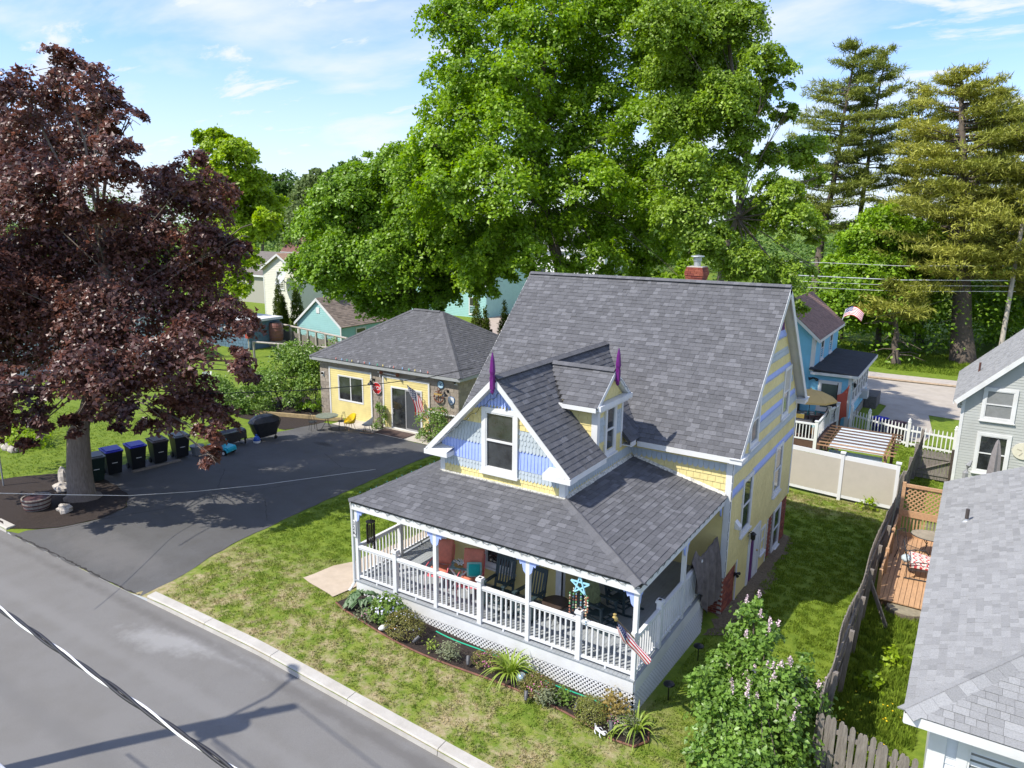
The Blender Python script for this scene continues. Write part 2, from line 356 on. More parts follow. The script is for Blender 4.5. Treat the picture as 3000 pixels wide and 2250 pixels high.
# ================================================================ SETTING
def lawn_mat(name, blade=False):
    m = bpy.data.materials.new(name); m.use_nodes = True; t = m.node_tree; b = t.nodes['Principled BSDF']; b.inputs['Roughness'].default_value = .8; b.inputs['Specular IOR Level'].default_value = .15
    g = N('ShaderNodeNewGeometry', t); s = N('ShaderNodeSeparateXYZ', t); t.links.new(g.outputs['Position'], s.inputs[0])
    def noi(sc, det=5, rough=.6):
        n = N('ShaderNodeTexNoise', t); n.inputs['Scale'].default_value = sc; n.inputs['Detail'].default_value = det; n.inputs['Roughness'].default_value = rough; t.links.new(g.outputs['Position'], n.inputs[0]); return n.outputs[0]
    def mixr(f, a, b2, typ='MIX'):
        x = N('ShaderNodeMix', t, data_type='RGBA', blend_type=typ)
        for i, q in ((0, f), (6, a), (7, b2)):
            if isinstance(q, tuple): x.inputs[i].default_value = (*q, 1)
            elif isinstance(q, float): x.inputs[i].default_value = q
            else: t.links.new(q, x.inputs[i])
        return x.outputs[2]
    def rmp(src, lo, hi):
        r = ramp(t, lo, (0, 0, 0), hi, (1, 1, 1)); t.links.new(src, r.inputs[0]); return r.outputs[0]
    def mr(src, a, b2, c, d):
        q = N('ShaderNodeMapRange', t, interpolation_type='SMOOTHSTEP'); q.inputs[1].default_value = a; q.inputs[2].default_value = b2; q.inputs[3].default_value = c; q.inputs[4].default_value = d; t.links.new(src, q.inputs[0]); return q.outputs[0]
    def mth(op, a, b2):
        q = N('ShaderNodeMath', t, operation=op)
        for i, z in ((0, a), (1, b2)):
            if isinstance(z, float): q.inputs[i].default_value = z
            else: t.links.new(z, q.inputs[i])
        return q.outputs[0]
    lush = mixr(rmp(noi(3.5), .35, .65), (.135, .21, .022), (.22, .295, .034))
    dry = mixr(rmp(noi(9), .35, .62), (.32, .265, .12), (.5, .41, .25))
    mid = mixr(rmp(noi(5), .4, .6), (.15, .225, .027), (.27, .305, .06))
    # dryness belongs to the front lawn strip, most near the kerb
    fy = mr(s.outputs[1], -1.5, 2.2, 1., 0.); fx = mr(s.outputs[0], -.5, 2.5, 1., .25); fl = mr(s.outputs[0], -19.6, -18.6, 0., 1.)
    fd = mth('MULTIPLY', mth('MULTIPLY', fy, fx), fl)
    patch = rmp(mth('ADD', mth('MULTIPLY', noi(.9, 3), .45), mth('MULTIPLY', noi(4.2, 6, .7), .55)), .45, .59)
    # worn band by the back fence and along the house wall
    fb = mth('MULTIPLY', mth('MULTIPLY', mr(s.outputs[1], 15.6, 18., 0., 1.), mr(s.outputs[1], 19., 19.6, 1., 0.)), mr(s.outputs[0], -6., -5., 0., 1.))
    fd = mth('MAXIMUM', fd, mth('MULTIPLY', fb, .8))
    col = mixr(mth('MULTIPLY', fd, patch), mixr(mth('MULTIPLY', fd, .75), lush, mid), dry)
    fine = rmp(noi(60, 4, .7), .3, .7)
    col = mixr(fine, mixr(1., col, (.62, .62, .62), 'MULTIPLY') if not blade else mixr(1., col, (.8, .8, .8), 'MULTIPLY'), col if not blade else mixr(1., col, (1.3, 1.3, 1.2), 'MULTIPLY'))
    if blade:
        hs = N('ShaderNodeHueSaturation', t); q = N('ShaderNodeMapRange', t); q.inputs[3].default_value = .7; q.inputs[4].default_value = 1.35; t.links.new(g.outputs['Random Per Island'], q.inputs[0]); t.links.new(q.outputs[0], hs.inputs['Value']); t.links.new(col, hs.inputs['Color']); col = hs.outputs[0]
    else:
        bp = N('ShaderNodeBump', t); bp.inputs['Strength'].default_value = .6; bp.inputs['Distance'].default_value = .03; t.links.new(noi(45, 5, .8), bp.inputs['Height']); t.links.new(bp.outputs[0], b.inputs['Normal'])
    t.links.new(col, b.inputs['Base Color'])
    if blade:
        tl = N('ShaderNodeBsdfTranslucent', t); ms = N('ShaderNodeMixShader', t); ms.inputs[0].default_value = .45; t.links.new(col, tl.inputs[0]); t.links.new(b.outputs[0], ms.inputs[1]); t.links.new(tl.outputs[0], ms.inputs[2]); t.links.new(ms.outputs[0], t.nodes['Material Output'].inputs[0])
    return m
lawn = lawn_mat('lawn'); bladem = lawn_mat('grass_blades', True)
def axis(fine0, fine1, step, ends):
    a = list(np.arange(fine0, fine1+.01, step)); return sorted(set([round(x, 3) for x in list(ends)+a]))
def grid(name, xs, ys, zfun, mat, kind='structure'):
    vs = [(x, y, zfun(x, y)) for y in ys for x in xs]; n = len(xs)
    fs = [(j*n+i, j*n+i+1, (j+1)*n+i+1, (j+1)*n+i) for j in range(len(ys)-1) for i in range(n-1)]
    me = bpy.data.meshes.new(name); me.from_pydata(vs, [], fs); me.materials.append(mat); return setp(link(name, me), kind=kind)
far = [60, 80, 120, 200, 400, 900]
grid('ground', axis(-58, 30, .8, [-900, -400, -200, -110, -80]+far), axis(CURB, 72, .8, [85, 100, 130, 180, 260, 400, 650, 1000]), G, lawn)
grid('ground', axis(-60, 40, 4, [-900, -300, -120]+far), [-900, -200, -60, -30, -18, -12, -10.4], lambda x, y: RZ(x)+.08, lawn)
asph = MAT('old_asphalt', (.185, .178, .168), .9, .13, 60, .6, 130, dirt=.10)
def stainnode(mat, c, sx, sy, rot, col, amt, nsc=2.2):
    """soft blotch of another colour on a surface material, round c"""
    t = mat.node_tree; b = t.nodes['Principled BSDF']; src = b.inputs['Base Color'].links[0].from_socket; g = N('ShaderNodeNewGeometry', t)
    s1 = N('ShaderNodeVectorMath', t, operation='SUBTRACT'); s1.inputs[1].default_value = (c[0], c[1], 0); t.links.new(g.outputs['Position'], s1.inputs[0])
    mp = N('ShaderNodeMapping', t, vector_type='TEXTURE'); mp.inputs['Rotation'].default_value = (0, 0, rot); mp.inputs['Scale'].default_value = (sx, sy, 1e4); t.links.new(s1.outputs[0], mp.inputs[0])
    ln = N('ShaderNodeVectorMath', t, operation='LENGTH'); t.links.new(mp.outputs[0], ln.inputs[0]); no = N('ShaderNodeTexNoise', t); no.inputs['Scale'].default_value = nsc; no.inputs['Detail'].default_value = 9; no.inputs['Roughness'].default_value = .7; t.links.new(g.outputs['Position'], no.inputs[0])
    a = N('ShaderNodeMath', t, operation='MULTIPLY_ADD'); a.inputs[1].default_value = 1.5; t.links.new(no.outputs[0], a.inputs[0]); q = N('ShaderNodeMath', t, operation='MULTIPLY'); q.inputs[1].default_value = 1; t.links.new(ln.outputs['Value'], q.inputs[0]); t.links.new(q.outputs[0], a.inputs[2])
    r = ramp(t, .62, (amt,)*3, 1.25/1.25, (0, 0, 0)); dv = N('ShaderNodeMath', t, operation='DIVIDE'); dv.inputs[1].default_value = 1.7; t.links.new(a.outputs[0], dv.inputs[0]); t.links.new(dv.outputs[0], r.inputs[0])
    x = N('ShaderNodeMix', t, data_type='RGBA'); x.inputs[7].default_value = (*col, 1); t.links.new(r.outputs[0], x.inputs[0]); t.links.new(src, x.inputs[6]); t.links.new(x.outputs[2], b.inputs['Base Color'])
stainnode(asph, (-10.3, -4.2), 1.7, .55, .25, (.34, .335, .325), .6); stainnode(asph, (-8.4, -3.75), 2.6, .28, .1, (.3, .295, .285), .45); stainnode(asph, (-4.9, -7.5), .62, .3, -.1, (.075, .07, .066), .85); stainnode(asph, (-16, -7.2), 30, .35, 0, (.15, .145, .138), .5, 1.2); stainnode(asph, (-10, -5.1), 34, .3, 0, (.215, .208, .198), .5, 1.3); stainnode(asph, (2, -3.7), 40, .22, 0, (.12, .113, .105), .6, 3)
drive = MAT('driveway_asphalt', (.105, .103, .101), .9, .2, 60, .6, 140, dirt=.14); stainnode(drive, (-16.2, -2.3), 3.6, 1.0, 0, (.15, .143, .136), .6); stainnode(drive, (-18, 8), 5, 1.2, .5, (.13, .127, .124), .5, 1.1); stainnode(drive, (-20.5, 10.5), .7, .4, 0, (.04, .038, .037), .8)
conc = MAT('concrete', (.47, .43, .37), .9, .1, 4, .3, 60, dirt=.2)
mulch = MAT('dark_mulch', (.035, .025, .02), .95, .7, 28, 1., 60)
soil = MAT('bare_soil', (.20, .145, .10), .95, .35, 14, 1., 60)
def clip(poly, x0, x1, y0, y1):
    for ax, lim, sg in ((0, x0, 1), (0, x1, -1), (1, y0, 1), (1, y1, -1)):
        o = []
        for i in range(len(poly)):
            a, b = poly[i-1], poly[i]; ia, ib = (a[ax]-lim)*sg >= 0, (b[ax]-lim)*sg >= 0
            if ia != ib:
                t = (lim-a[ax])/(b[ax]-a[ax]); o.append((a[0]+(b[0]-a[0])*t, a[1]+(b[1]-a[1])*t))
            if ib: o.append(b)
        poly = o
        if not poly: break
    return poly
def sheet(name, poly, off, mat, st=.8, zfun=None, kind='structure', x0=-58, y0=CURB):
    zfun = zfun or G; m = MB(); xs = [p[0] for p in poly]; ys = [p[1] for p in poly]
    i0 = math.floor((min(xs)-x0)/st); j0 = math.floor((min(ys)-y0)/st)
    for i in range(i0, math.ceil((max(xs)-x0)/st)+1):
        for j in range(j0, math.ceil((max(ys)-y0)/st)+1):
            c = clip(list(poly), x0+i*st, x0+(i+1)*st, y0+j*st, y0+(j+1)*st)
            if len(c) > 2: m.add([(x, y, zfun(x, y)+off) for x, y in c], [tuple(range(len(c)))])
    return setp(link(name, m.mesh(name, mat)), kind=kind)
def wig(poly, amp=.05, st=.35):     # a slightly ragged outline
    o = []
    for i in range(len(poly)):
        a, b = Vector((*poly[i], 0)), Vector((*poly[(i+1) % len(poly)], 0)); d = b-a; n = max(1, int(d.length/st)); q = Vector((-d.y, d.x, 0)).normalized()
        for k in range(n):
            p = a+d*k/n+q*random.uniform(-amp, amp)*(k > 0); o.append((p.x, p.y))
    return o
grid('road', axis(-70, 30, 2, [-400, -120, 60, 200, 400]), [-10.4, -8, -5.7, CURB], lambda x, y: RZ(x)+.03*(1-((y+6.8)/3.6)**2), asph)
DR = [(-20.1, CURB), (-12.7, CURB), (-12.75, -2.4), (-13.05, -1.2), (-13.5, .4), (-14.1, 3.5), (-14.6, 6.5), (-15.1, 9.5), (-15.4, 12), (-15.4, 13.75), (-24, 13.75), (-24, 12.2), (-23.9, 9), (-23.9, 3.2), (-23.6, 1.0), (-20.3, .7), (-18.9, -.1), (-18.6, -1.2), (-19.1, -2.3)]
sheet('driveway', wig(DR, .04), .012, drive)
def crack(pts, w, mat, zfun, off):
    m = MB(); P = []
    for (x0, y0), (x1, y1) in zip(pts, pts[1:]):
        n = max(2, int(math.hypot(x1-x0, y1-y0)/.12)); P += [(x0+(x1-x0)*i/n+random.uniform(-.025, .025), y0+(y1-y0)*i/n+random.uniform(-.025, .025)) for i in range(n)]
    for a, b in zip(P, P[1:]):
        d = Vector((b[0]-a[0], b[1]-a[1], 0)); q = Vector((-d.y, d.x, 0)).normalized()*w*random.uniform(.4, 1.2); m.add([(a[0]-q.x, a[1]-q.y, zfun(*a)+off), (a[0]+q.x, a[1]+q.y, zfun(*a)+off), (b[0]+q.x, b[1]+q.y, zfun(*b)+off), (b[0]-q.x, b[1]-q.y, zfun(*b)+off)], [(0, 1, 2, 3)])
    setp(m.build('pavement_crack', mat), kind='structure')
ckm = MAT('crack_dirt', (.035, .032, .03), .95, .3, 20)
crack([(-20.0, CURB+.03), (-17, CURB+.06), (-14.5, CURB+.02), (-12.7, CURB+.05)], .028, ckm, G, .018)
for c_ in ([(-19, -2.5), (-17.8, .5), (-18.2, 3)], [(-14.2, 2), (-16, 3.4), (-18.5, 3.2), (-20.5, 5)], [(-15.4, 9), (-17, 8.2), (-19.4, 9.4)], [(-17, 8.2), (-16.6, 5.6), (-17.4, 3.3)]): crack(c_, .009, ckm, G, .018)
sheet('walkway', wig([(-9.85, -.3), (-8.35, -.62), (-8.2, 6.2), (-9.5, 6.2), (-9.55, 1.4), (-9.8, .8)], .03), .03, MAT('walk_concrete', (.5, .41, .31), .9, .08, 4, .3, 60, dirt=.15))
sheet('patio', [(-23.4, 13.75), (-15.6, 13.75), (-15.6, 15.1), (-23.4, 15.1)], .03, conc)
def BEDF(x): return -1.02-.16*math.sin(x*.9)
bedp = [(-8.0, -.3), (-8.05, -.8)]+[(x, BEDF(x)) for x in np.arange(-7.6, .05, .4)]+[(.45, -.95), (.62, -.6), (.45, -.15), (.0, -.02), (-7.9, -.02)]
sheet('flower_bed', bedp, .03, mulch)
MB().tube([(x, y, G(x, y)+.03) for x, y in bedp[1:-2]], .025, 5).build('bed_edging', MAT('brown_edging', (.16, .07, .045), .7, .3, 9), kind='structure')
treebed = wig([(-20.2, CURB+.12), (-19.1, -2.3), (-18.6, -1.2), (-18.9, -.1), (-20.3, .7), (-23.2, 1.2), (-24.6, .1), (-25.6, -2.3), (-25.5, CURB+.12)], .06)
sheet('tree_bed', treebed, .03, mulch)
sheet('bare_strip', wig([(.1, 4.4), (.5, 4.7), (.72, 6), (.62, 7.5), (.85, 9), (.6, 10.5), (.7, 12), (.5, 13.4), (.1, 13.8)], .16, .2), .018, MAT('brown_leaf_litter', (.15, .115, .072), .95, .55, 16, 1., 50))
sheet('tree_bed', wig([(-28.5, 11.6), (-24.1, 11.2), (-24.0, 13.3), (-24.3, 15), (-25.8, 15.1), (-30, 18), (-31, 15)], .1), .02, mulch)
# kerbs: one stone after another, joints between
kerbm = MAT('kerb_concrete', (.45, .425, .38), .85, .08, 5, .3, 70, dirt=.15)
def kerb(x0, x1):
    m = MB(); n = max(1, int((x1-x0)/.6))
    prof = [(CURB-.0, -.15), (CURB+.02, .0), (CURB+.05, .022), (CURB+.28, .03), (CURB+.33, -.05), (CURB+.33, -.15)]
    vs = [(x0+(x1-x0)*i/n, y+.004*random.uniform(-1, 1), zf(x0+(x1-x0)*i/n)+z) for i in range(n+1) for y, z in prof]; k = len(prof)
    m.add(vs, [(i*k+j, (i+1)*k+j, (i+1)*k+j+1, i*k+j+1) for i in range(n) for j in range(k-1)]+[tuple(range(k)), tuple(n*k+j for j in reversed(range(k)))])
    m.build('kerb', kerbm, kind='structure')
x = -12.45
while x < 14: kerb(x, x+2.43); x += 2.445
for x in (-22.7, -25.2, -27.7, -30.2, -32.7): kerb(x, x+2.48)
rzf = lambda x, y: RZ(x)+.03*(1-((y+6.8)/3.6)**2)
# the street behind
pale = MAT('bleached_asphalt', (.40, .355, .30), .9, .1, .9, .2, 90, dirt=.1)
sheet('back_road', [(-3.4, 40.6), (.2, 40.4), (2.2, 38.9), (9, 38.3), (40, 37), (40, 51.8), (5, 49.9), (-1, 49.2), (-20, 47), (-20, 40.6)], .02, pale, 3.2)
sheet('sidewalk', [(-20, 47.2), (-1, 49.4), (5, 50.1), (40, 52), (40, 54.2), (5, 52.1), (-1, 51.4), (-20, 49.2)], .14, MAT('sidewalk_concrete', (.42, .37, .32), .9, .1, 3), 3.2)
MB().tube([(-20, 47.1, G(-20, 47)+.08), (-1, 49.3, G(-1, 49.3)+.08), (5, 50, G(5, 50)+.08), (40, 51.9, G(40, 52)+.08)], .11, 5).build('kerb', MAT('tan_kerb', (.34, .26, .18), .9, .2, 5), kind='structure')
sheet('back_driveway', [(1.0, 31.2), (3.6, 31.2), (3.9, 34), (3.4, 38.8), (.9, 40.0), (.7, 34)], .035, pale, 1.6)
sheet('back_driveway', [(-46.5, 63.5), (-43, 55), (-38, 49), (-28, 40), (-25, 44), (-33, 56), (-40, 66.8), (-45.5, 66.8)], .03, MAT('tan_drive', (.38, .31, .25), .9, .12, 1), 3.2)
sheet('back_road', [(-70, 70), (-47, 66.2), (-47, 72), (-68, 78)], .03, MAT('dark_back_road', (.10, .10, .10), .9, .12, 1), 3.2)
# grass blades
def blades(name, poly, n, hgt=(.03, .075), wid=.011, avoid=(), keep=None):
    xs = [p[0] for p in poly]; ys = [p[1] for p in poly]; P = np.array(poly)
    def inside(x, y, P):
        c = np.zeros(len(x), bool); j = len(P)-1
        for i in range(len(P)):
            k = ((P[i, 1] > y) != (P[j, 1] > y)) & (x < (P[j, 0]-P[i, 0])*(y-P[i, 1])/(P[j, 1]-P[i, 1]+1e-12)+P[i, 0]); c ^= k; j = i
        return c
    x = rng.uniform(min(xs), max(xs), n*4); y = rng.uniform(min(ys), max(ys), n*4); ok = inside(x, y, P)
    for a in avoid: ok &= ~inside(x, y, np.array(a))
    # tufts: thin out by a coarse noise
    q = np.array([mnoise.noise((a*2.6, b*2.6, 3.)) + .6*mnoise.noise((a*7, b*7, 1.)) for a, b in zip(x[ok], y[ok])]); x, y = x[ok], y[ok]
    ok = q+rng.uniform(-.35, .35, len(q)) > -.12; x, y, q = x[ok][:n], y[ok][:n], q[ok][:n]; n = len(x)
    z = np.array([G(a, b) for a, b in zip(x, y)])+.004
    h = rng.uniform(*hgt, n)*(1+.5*np.clip(q, -.4, .8)); an = rng.uniform(0, 6.283, n); ln = rng.uniform(0, .8, n)*h; w = wid*rng.uniform(.7, 1.5, n)
    v = np.zeros((n, 3, 3)); v[:, 0] = np.c_[x-np.sin(an)*w, y+np.cos(an)*w, z]; v[:, 1] = np.c_[x+np.sin(an)*w, y-np.cos(an)*w, z]; v[:, 2] = np.c_[x+np.cos(an)*ln, y+np.sin(an)*ln, z+h]
    return tris(name, v, bladem)
def npmesh(name, v, faces_per, idx, mat):
    """v (n,k,3) islands, idx faces of an island (all same length)"""
    n, k, _ = v.shape; idx = np.array(idx); f, e = idx.shape
    me = bpy.data.meshes.new(name); me.vertices.add(n*k); me.vertices.foreach_set('co', v.astype(np.float32).ravel())
    ii = (idx[None]+(np.arange(n)*k)[:, None, None]).reshape(-1).astype(np.int32); nf = n*f
    me.loops.add(nf*e); me.loops.foreach_set('vertex_index', ii); me.polygons.add(nf)
    me.polygons.foreach_set('loop_start', (np.arange(nf)*e).astype(np.int32)); me.materials.append(mat); me.update(calc_edges=True); return me
def tris(name, v, mat, kind='stuff'): return setp(link(name, npmesh(name, v, 1, [(0, 1, 2)], mat)), kind=kind)
LAWNF = [(-12.2, CURB+.33), (9, CURB+.33), (3.2, 0), (3.3, 5), (.2, 5.2), (.2, -.2), (-8.3, -.2), (-8.3, 13), (-15.2, 12.3), (-14, 4), (-13.3, .3), (-12.5, -2)]
walkp = [(-9.9, -.4), (-8.3, -.6), (-8.2, 6.2), (-9.5, 6.2)]
blades('grass', LAWNF, 95000, (.022, .06), .011, [bedp, walkp, [(-15, 13.8), (-15, 12.5), (-8, 12.5), (-8, 13.8)]])
blades('grass', [(.55, 5.2), (3.3, 5.2), (3.3, 18.8), (-3, 18.8), (-3, 14.5), (.3, 14.3), (.55, 12)], 46000, (.03, .07), .012)
blades('grass', [(3.5, .8), (5.2, .8), (5.2, 10.6), (3.5, 10.6)], 26000, (.05, .16), .014)
blades('grass', [(-25, .3), (-25.2, -3), (-34, -3), (-42, 6), (-30, 8), (-26, 3)], 16000, (.03, .07), .013)
blades('grass', [(2.4, 22.5), (5, 22.5), (5, 31), (2.4, 31)], 7000, (.04, .08), .02)
blades('grass', [(-4, 54), (8, 55), (10, 64), (-6, 66)], 14000, (.08, .25), .04)
# ================================================================ THE YELLOW HOUSE
XR, XL, YF, YB, ZE, ZR, YM = .16, -8.29, 5.82, 13.63, 3.48, 7.67, 9.725
GL, GR, YG, GM, GA = -6.47, -2.73, 1.76, -4.6, 5.76      # front wing
HB = -1.75
H = thing('house', 'yellow Victorian cottage with a steep gray shingle roof and white wraparound porch', 'house', (-4, 7, -1.4), world=True)
m = MB(); m.box(XL, XR, YF, YB, -.1, ZE)
m.prism([(XL, YF, ZE), (XL, YB, ZE), (XL, YM, ZE+(YB-YF)/2)], (XR-XL, 0, 0))
m.box(GL, GR, YG, YF, -.1, 3.88); m.prism([(GL, YG, 3.88), (GR, YG, 3.88), (GM, YG, 5.74)], (0, 5, 0))
wallm = MAT('yellow_wall', (.67, .565, .245), .6, .06, 2)
wall = m.build('wall', wallm, H)
m = MB(); m.box(XL+.02, XR-.02, YF+.02, YB-.02, -2.3, -.1); m.box(GL, GR, YG, YF, -1.2, -.1); m.build('foundation', mortar, H)
# brick basement, right side: bricks proud of the mortar, stopping at openings
fr = FrX(XR-.02); its = []
z = -2.2; k = 0
while z < -.12:
    y = YF+.02+(.11 if k % 2 else 0)
    while y < YB-.05:
        c = y+.1
        if not (7.0 < c < 11.0 or 11.45 < c < 12.6) and z+.06 < -.1:
            its.append((fr.mat(y+.1, z, .0, min(.2, YB-y), .06, .012), 'box', random.choices(brick, (4, 3, 2, 2))[0], H))
        y += .212
    z += .072; k += 1
pieces('brick', its, 300)
fr2 = FrY(YF+.02); its = []
# wall skin under the front right corner post
its = [(fr2.mat(-.9+.21*i+(.1 if j % 2 else 0), -2.1+j*.072, 0, .2, .06, .012), 'box', random.choice(brick), H) for i in range(5) for j in range(27) if -.9+.21*i+.2 < XR+.06]
pieces('brick', its, 0, 'front_bricks')
# yellow board panels and doors in the basement wall
frx = FrX(XR)
def panel(a0, a1, b0, b1):
    m = MB(); frx.box(m, a0, a1, b0, b1, -.01, .012); p_ = m.build('wall_panel', wallm, H)
    its = clap(frx, p_, yellow, a0+.06, a1-.06, b0+.06, b1, .1); pieces('clapboard', [(Matrix.Translation((.012, 0, 0))@a, b, c, d) for a, b, c, d in its], 0)
    m = MB(); frx.box(m, a0, a0+.06, b0, b1, .01, .045); frx.box(m, a1-.06, a1, b0, b1, .01, .045); frx.box(m, a0+.06, a1-.06, b0, b0+.06, .01, .04); m.build('panel_trim', white, p_)
panel(7.02, 8.3, -1.6, -.08); panel(9.62, 10.66, -1.68, -.08)
m = MB(); 
for q in ((8.3, 8.42, -1.62, .24), (9.44, 9.6, -1.62, .24), (8.42, 9.44, .12, .24)): frx.box(m, *q, 0, .06)
frx.box(m, 8.42, 8.62, -1.62, .12, 0, .02); d_ = m.build('door', white, H)
frx.box(MB(), 8.95, 9.42, -1.58, .10, .006, .05).build('storm_door', white, d_); frx.box(MB(), 8.62, 8.93, -1.6, .12, .004, .03).build('door_leaf', purple, d_)
m = MB(); m.blob(frx.p(9.3, -.65, .06), .035, 8, 6, 0); m.build('handle', MAT('brass', (.5, .36, .12), .35, .1, 8, metal=.8), d_)
frx.box(MB(), 8.3, 9.5, -1.75, -1.60, 0, .95).build('doorstep', conc, H)
def lantern(fr, a, b, name='wall_lamp', par=None, col=None):
    m = MB(); fr.box(m, a-.05, a+.05, b-.07, b+.07, 0, .02); m.tube([fr.p(a, b+.05, .02), fr.p(a, b+.13, .1), fr.p(a, b+.08, .16)], .012, 5)
    c = fr.p(a, b-.13, .16); m.lathe(c, [(.03, -.02), (.07, .02), (.075, .17), (.1, .18), (.02, .25)], 8); return m.build(name, col or black, par or H)
lantern(frx, 8.2, .28)
m = MB(); frx.box(m, 6.93, 7.03, -.55, -.45, 0, .03)
for s in (-1, 1): m.tube([frx.p(6.98, -.5, .03), frx.p(6.98+s*.05, -.48, .07), frx.p(6.98+s*.11, -.5, .13)], [.015, .03, .05], 8)
m.build('floodlight', black, H)
m = MB(); frx.box(m, 6.5, 6.72, 1.08, 1.32, 0, .02); m.prism([frx.p(6.5, 1.08, .02), frx.p(6.5, 1.32, .02), frx.p(6.5, 1.16, .17), frx.p(6.5, 1.08, .17)], (0, .22, 0)); m.build('dryer_vent', whitev, H)
# right wall windows
blind = MAT('window_blind', (.45, .42, .36), .6, .15, 3, stretch=(1, 1, 40))
WR = [(7.2, 8.05, .70, 2.26), (11.03, 11.88, .66, 2.2), (7.45, 8.2, 3.3, 4.66), (11.28, 12.05, 3.3, 4.82)]
for k, (a0, a1, b0, b1) in enumerate(WR): window(H, frx, a0, a1, b0, b1, case=.1, gl=glass if k in (0, ) else glassl, blind=blind if k in (2, 3) else None)
window(H, frx, 9.82, 10.28, -.98, -.2, case=.06, dep=.06); window(H, frx, 11.62, 12.45, -1.6, -.2, case=.09)
# right wall shingle skin in painted bands
def gab(b):
    t = max(0, b-3.42); return (YF+t+.0, YB-t)
BANDS = [(-.1, 2.2, yellow2, 'box'), (2.2, 2.44, bluep, 'point'), (2.44, 2.88, yellow2, 'box'), (2.88, 3.14, grayp, 'scale'), (3.14, 3.47, yellow2, 'box'), (3.47, 3.79, grayp, 'scale'), (3.79, 3.97, bluep, 'point'),
         (3.97, 4.31, yellow2, 'box'), (4.31, 4.53, grayp, 'scale'), (4.53, 4.9, yellow2, 'box'), (4.9, 5.08, bluep, 'point'), (5.08, 5.43, yellow2, 'box'), (5.43, 5.68, grayp, 'scale'), (5.68, 6.06, yellow2, 'box'), (6.06, 6.29, bluep, 'point'), (6.29, 7.6, purple, 'box')]
def skin(fr, bands, gabf, par, holes, exp=.125, w=.115, lift=0, trim=False):
    its = []
    for b0, b1, mat, kind in bands:
        n = 1 if kind == 'point' or mat is bluep else max(1, round((b1-b0)/exp)); h = (b1-b0)/n; ww = w if kind != 'box' or mat is bluep else w*1.45
        for i in range(n):
            b = b0+i*h; a0, a1 = gabf(b+.02); a = a0-random.uniform(0, ww)
            while a < a1:
                wd = ww*(random.uniform(.8, 1.25) if kind == 'box' and mat is not bluep else 1); q0, q1 = max(a, a0), min(a+wd, a1); c = (q0+q1)/2; hh = h
                while hh > .02 and (gabf(b+hh+.02)[0] > q0+.01 or gabf(b+hh+.02)[1] < q1-.01): hh -= .03
                if hh < .03: a += wd; continue
                if q1-q0 > .025 and not any(h0 < c < h1 and v0 < b+h*.5 < v1 for h0, h1, v0, v1 in holes):
                    drop = .06 if kind in ('point', 'scale') and i == 0 else .02
                    its.append((fr.mat(c, b-drop+random.uniform(-.004, .004), .006+(.006 if drop > .02 else 0)+lift, q1-q0-(.016 if mat is bluep and h > .3 else .008), hh+drop+(.02 if hh == h else -.02), .02, tilt=min(.1, .019/h)), kind, mat, par))
                a += wd
    return its
HR = [(a0-.08, a1+.08, b0-.08, b1+.08) for a0, a1, b0, b1 in WR]
SIDE = skin(frx, BANDS, gab, wall, HR)
# wing front skin
fry = FrY(YG)
def gabf(b):
    t = max(0, b-3.88); return (GL+t, GR-t)
WB = [(2.86, 3.2, yellow2, 'box'), (3.2, 3.42, grayp, 'scale'), (3.42, 3.93, bluep, 'box'), (3.93, 4.45, grayp, 'scale'), (4.45, 4.88, yellow2, 'box'), (4.88, 5.75, bluep, 'point')]
FW = (-5.02, -4.17, 3.3, 4.78)
FRONT = skin(fry, WB, gabf, wall, [(FW[0]-.1, FW[1]+.1, FW[2]-.12, FW[3]+.1)], .13, .1, trim=True)
window(H, fry, *FW, case=.12, dep=.07)
# wing right side + main front above the porch roof
frw = FrX(GR)
SB = [(2.3, 3.06, yellow2, 'box'), (3.06, 3.3, grayp, 'scale'), (3.3, 3.62, yellow2, 'box')]
SIDE2 = skin(frw, [(2.9, 3.06, yellow2, 'box')]+SB[1:], lambda b: (YG, YF), wall, [], .17, .13)
frm = FrY(YF)
SIDE2 += skin(frm, [(2.28, 3.0, yellow2, 'box'), (3.0, 3.2, grayp, 'scale'), (3.2, 3.48, yellow2, 'box')], lambda b: (GR, XR-.1), wall, [], .17, .15)
for b0, b1 in ((3.38, 3.95), (4.95, 5.5)):
    m = MB(); (p0, p1), (p2, p3) = gabf(b0), gabf(b1); fry.poly(m, [(p0, b0), (p1, b0), (p3, b1), (p2, b1)], .001, .004); m.build('blue_backing', bluep, wall)
pieces('wall_shingle', FRONT+SIDE2+SIDE, 300)
# porch level walls: clapboard on the main front right of the wing, plain board on the wing front
CL = clap(frm, wall, yellow, GR, XR-.1, 0, 2.3, .13); CL += clap(FrX(GR), wall, yellow, YG, YF, 0, 2.4, .13)
pieces('clapboard', CL, 120)
frp = FrY(YG)
window(H, frp, -5.0, -4.2, .62, 1.75, case=.1); 
MB_ = MB(); frp.box(MB_, GL-.02, GL+.14, 0, 2.8, .0, .03); MB_.build('corner_board', white, H); m = MB(); frp.box(m, GR-.16, GR+.03, 0, 2.8, 0, .03); m.box(GR, GR+.03, YG-.03, YG+.13, 0, 2.85); m.build('corner_board', white, H)
m = MB(); frx.box(m, YF-.0, YF+.13, -.12, 3.42, .0, .035); frm.box(m, XR-.13, XR+.035, -.12, 3.42, .0, .03); m.build('corner_board', white, H); frx.box(MB(), YB-.12, YB, -.12, 3.42, 0, .035).build('corner_board', white, H)
MB_ = MB(); fry.box(MB_, GL-.03, GL+.12, 2.82, 3.66, .0, .035); MB_.build('corner_board', white, H); m = MB(); fry.box(m, GR-.13, GR+.035, 2.82, 3.66, .0, .035); frw.box(m, YG-.0, YG+.13, 2.82, 3.66, 0, .035); m.build('corner_board', white, H)
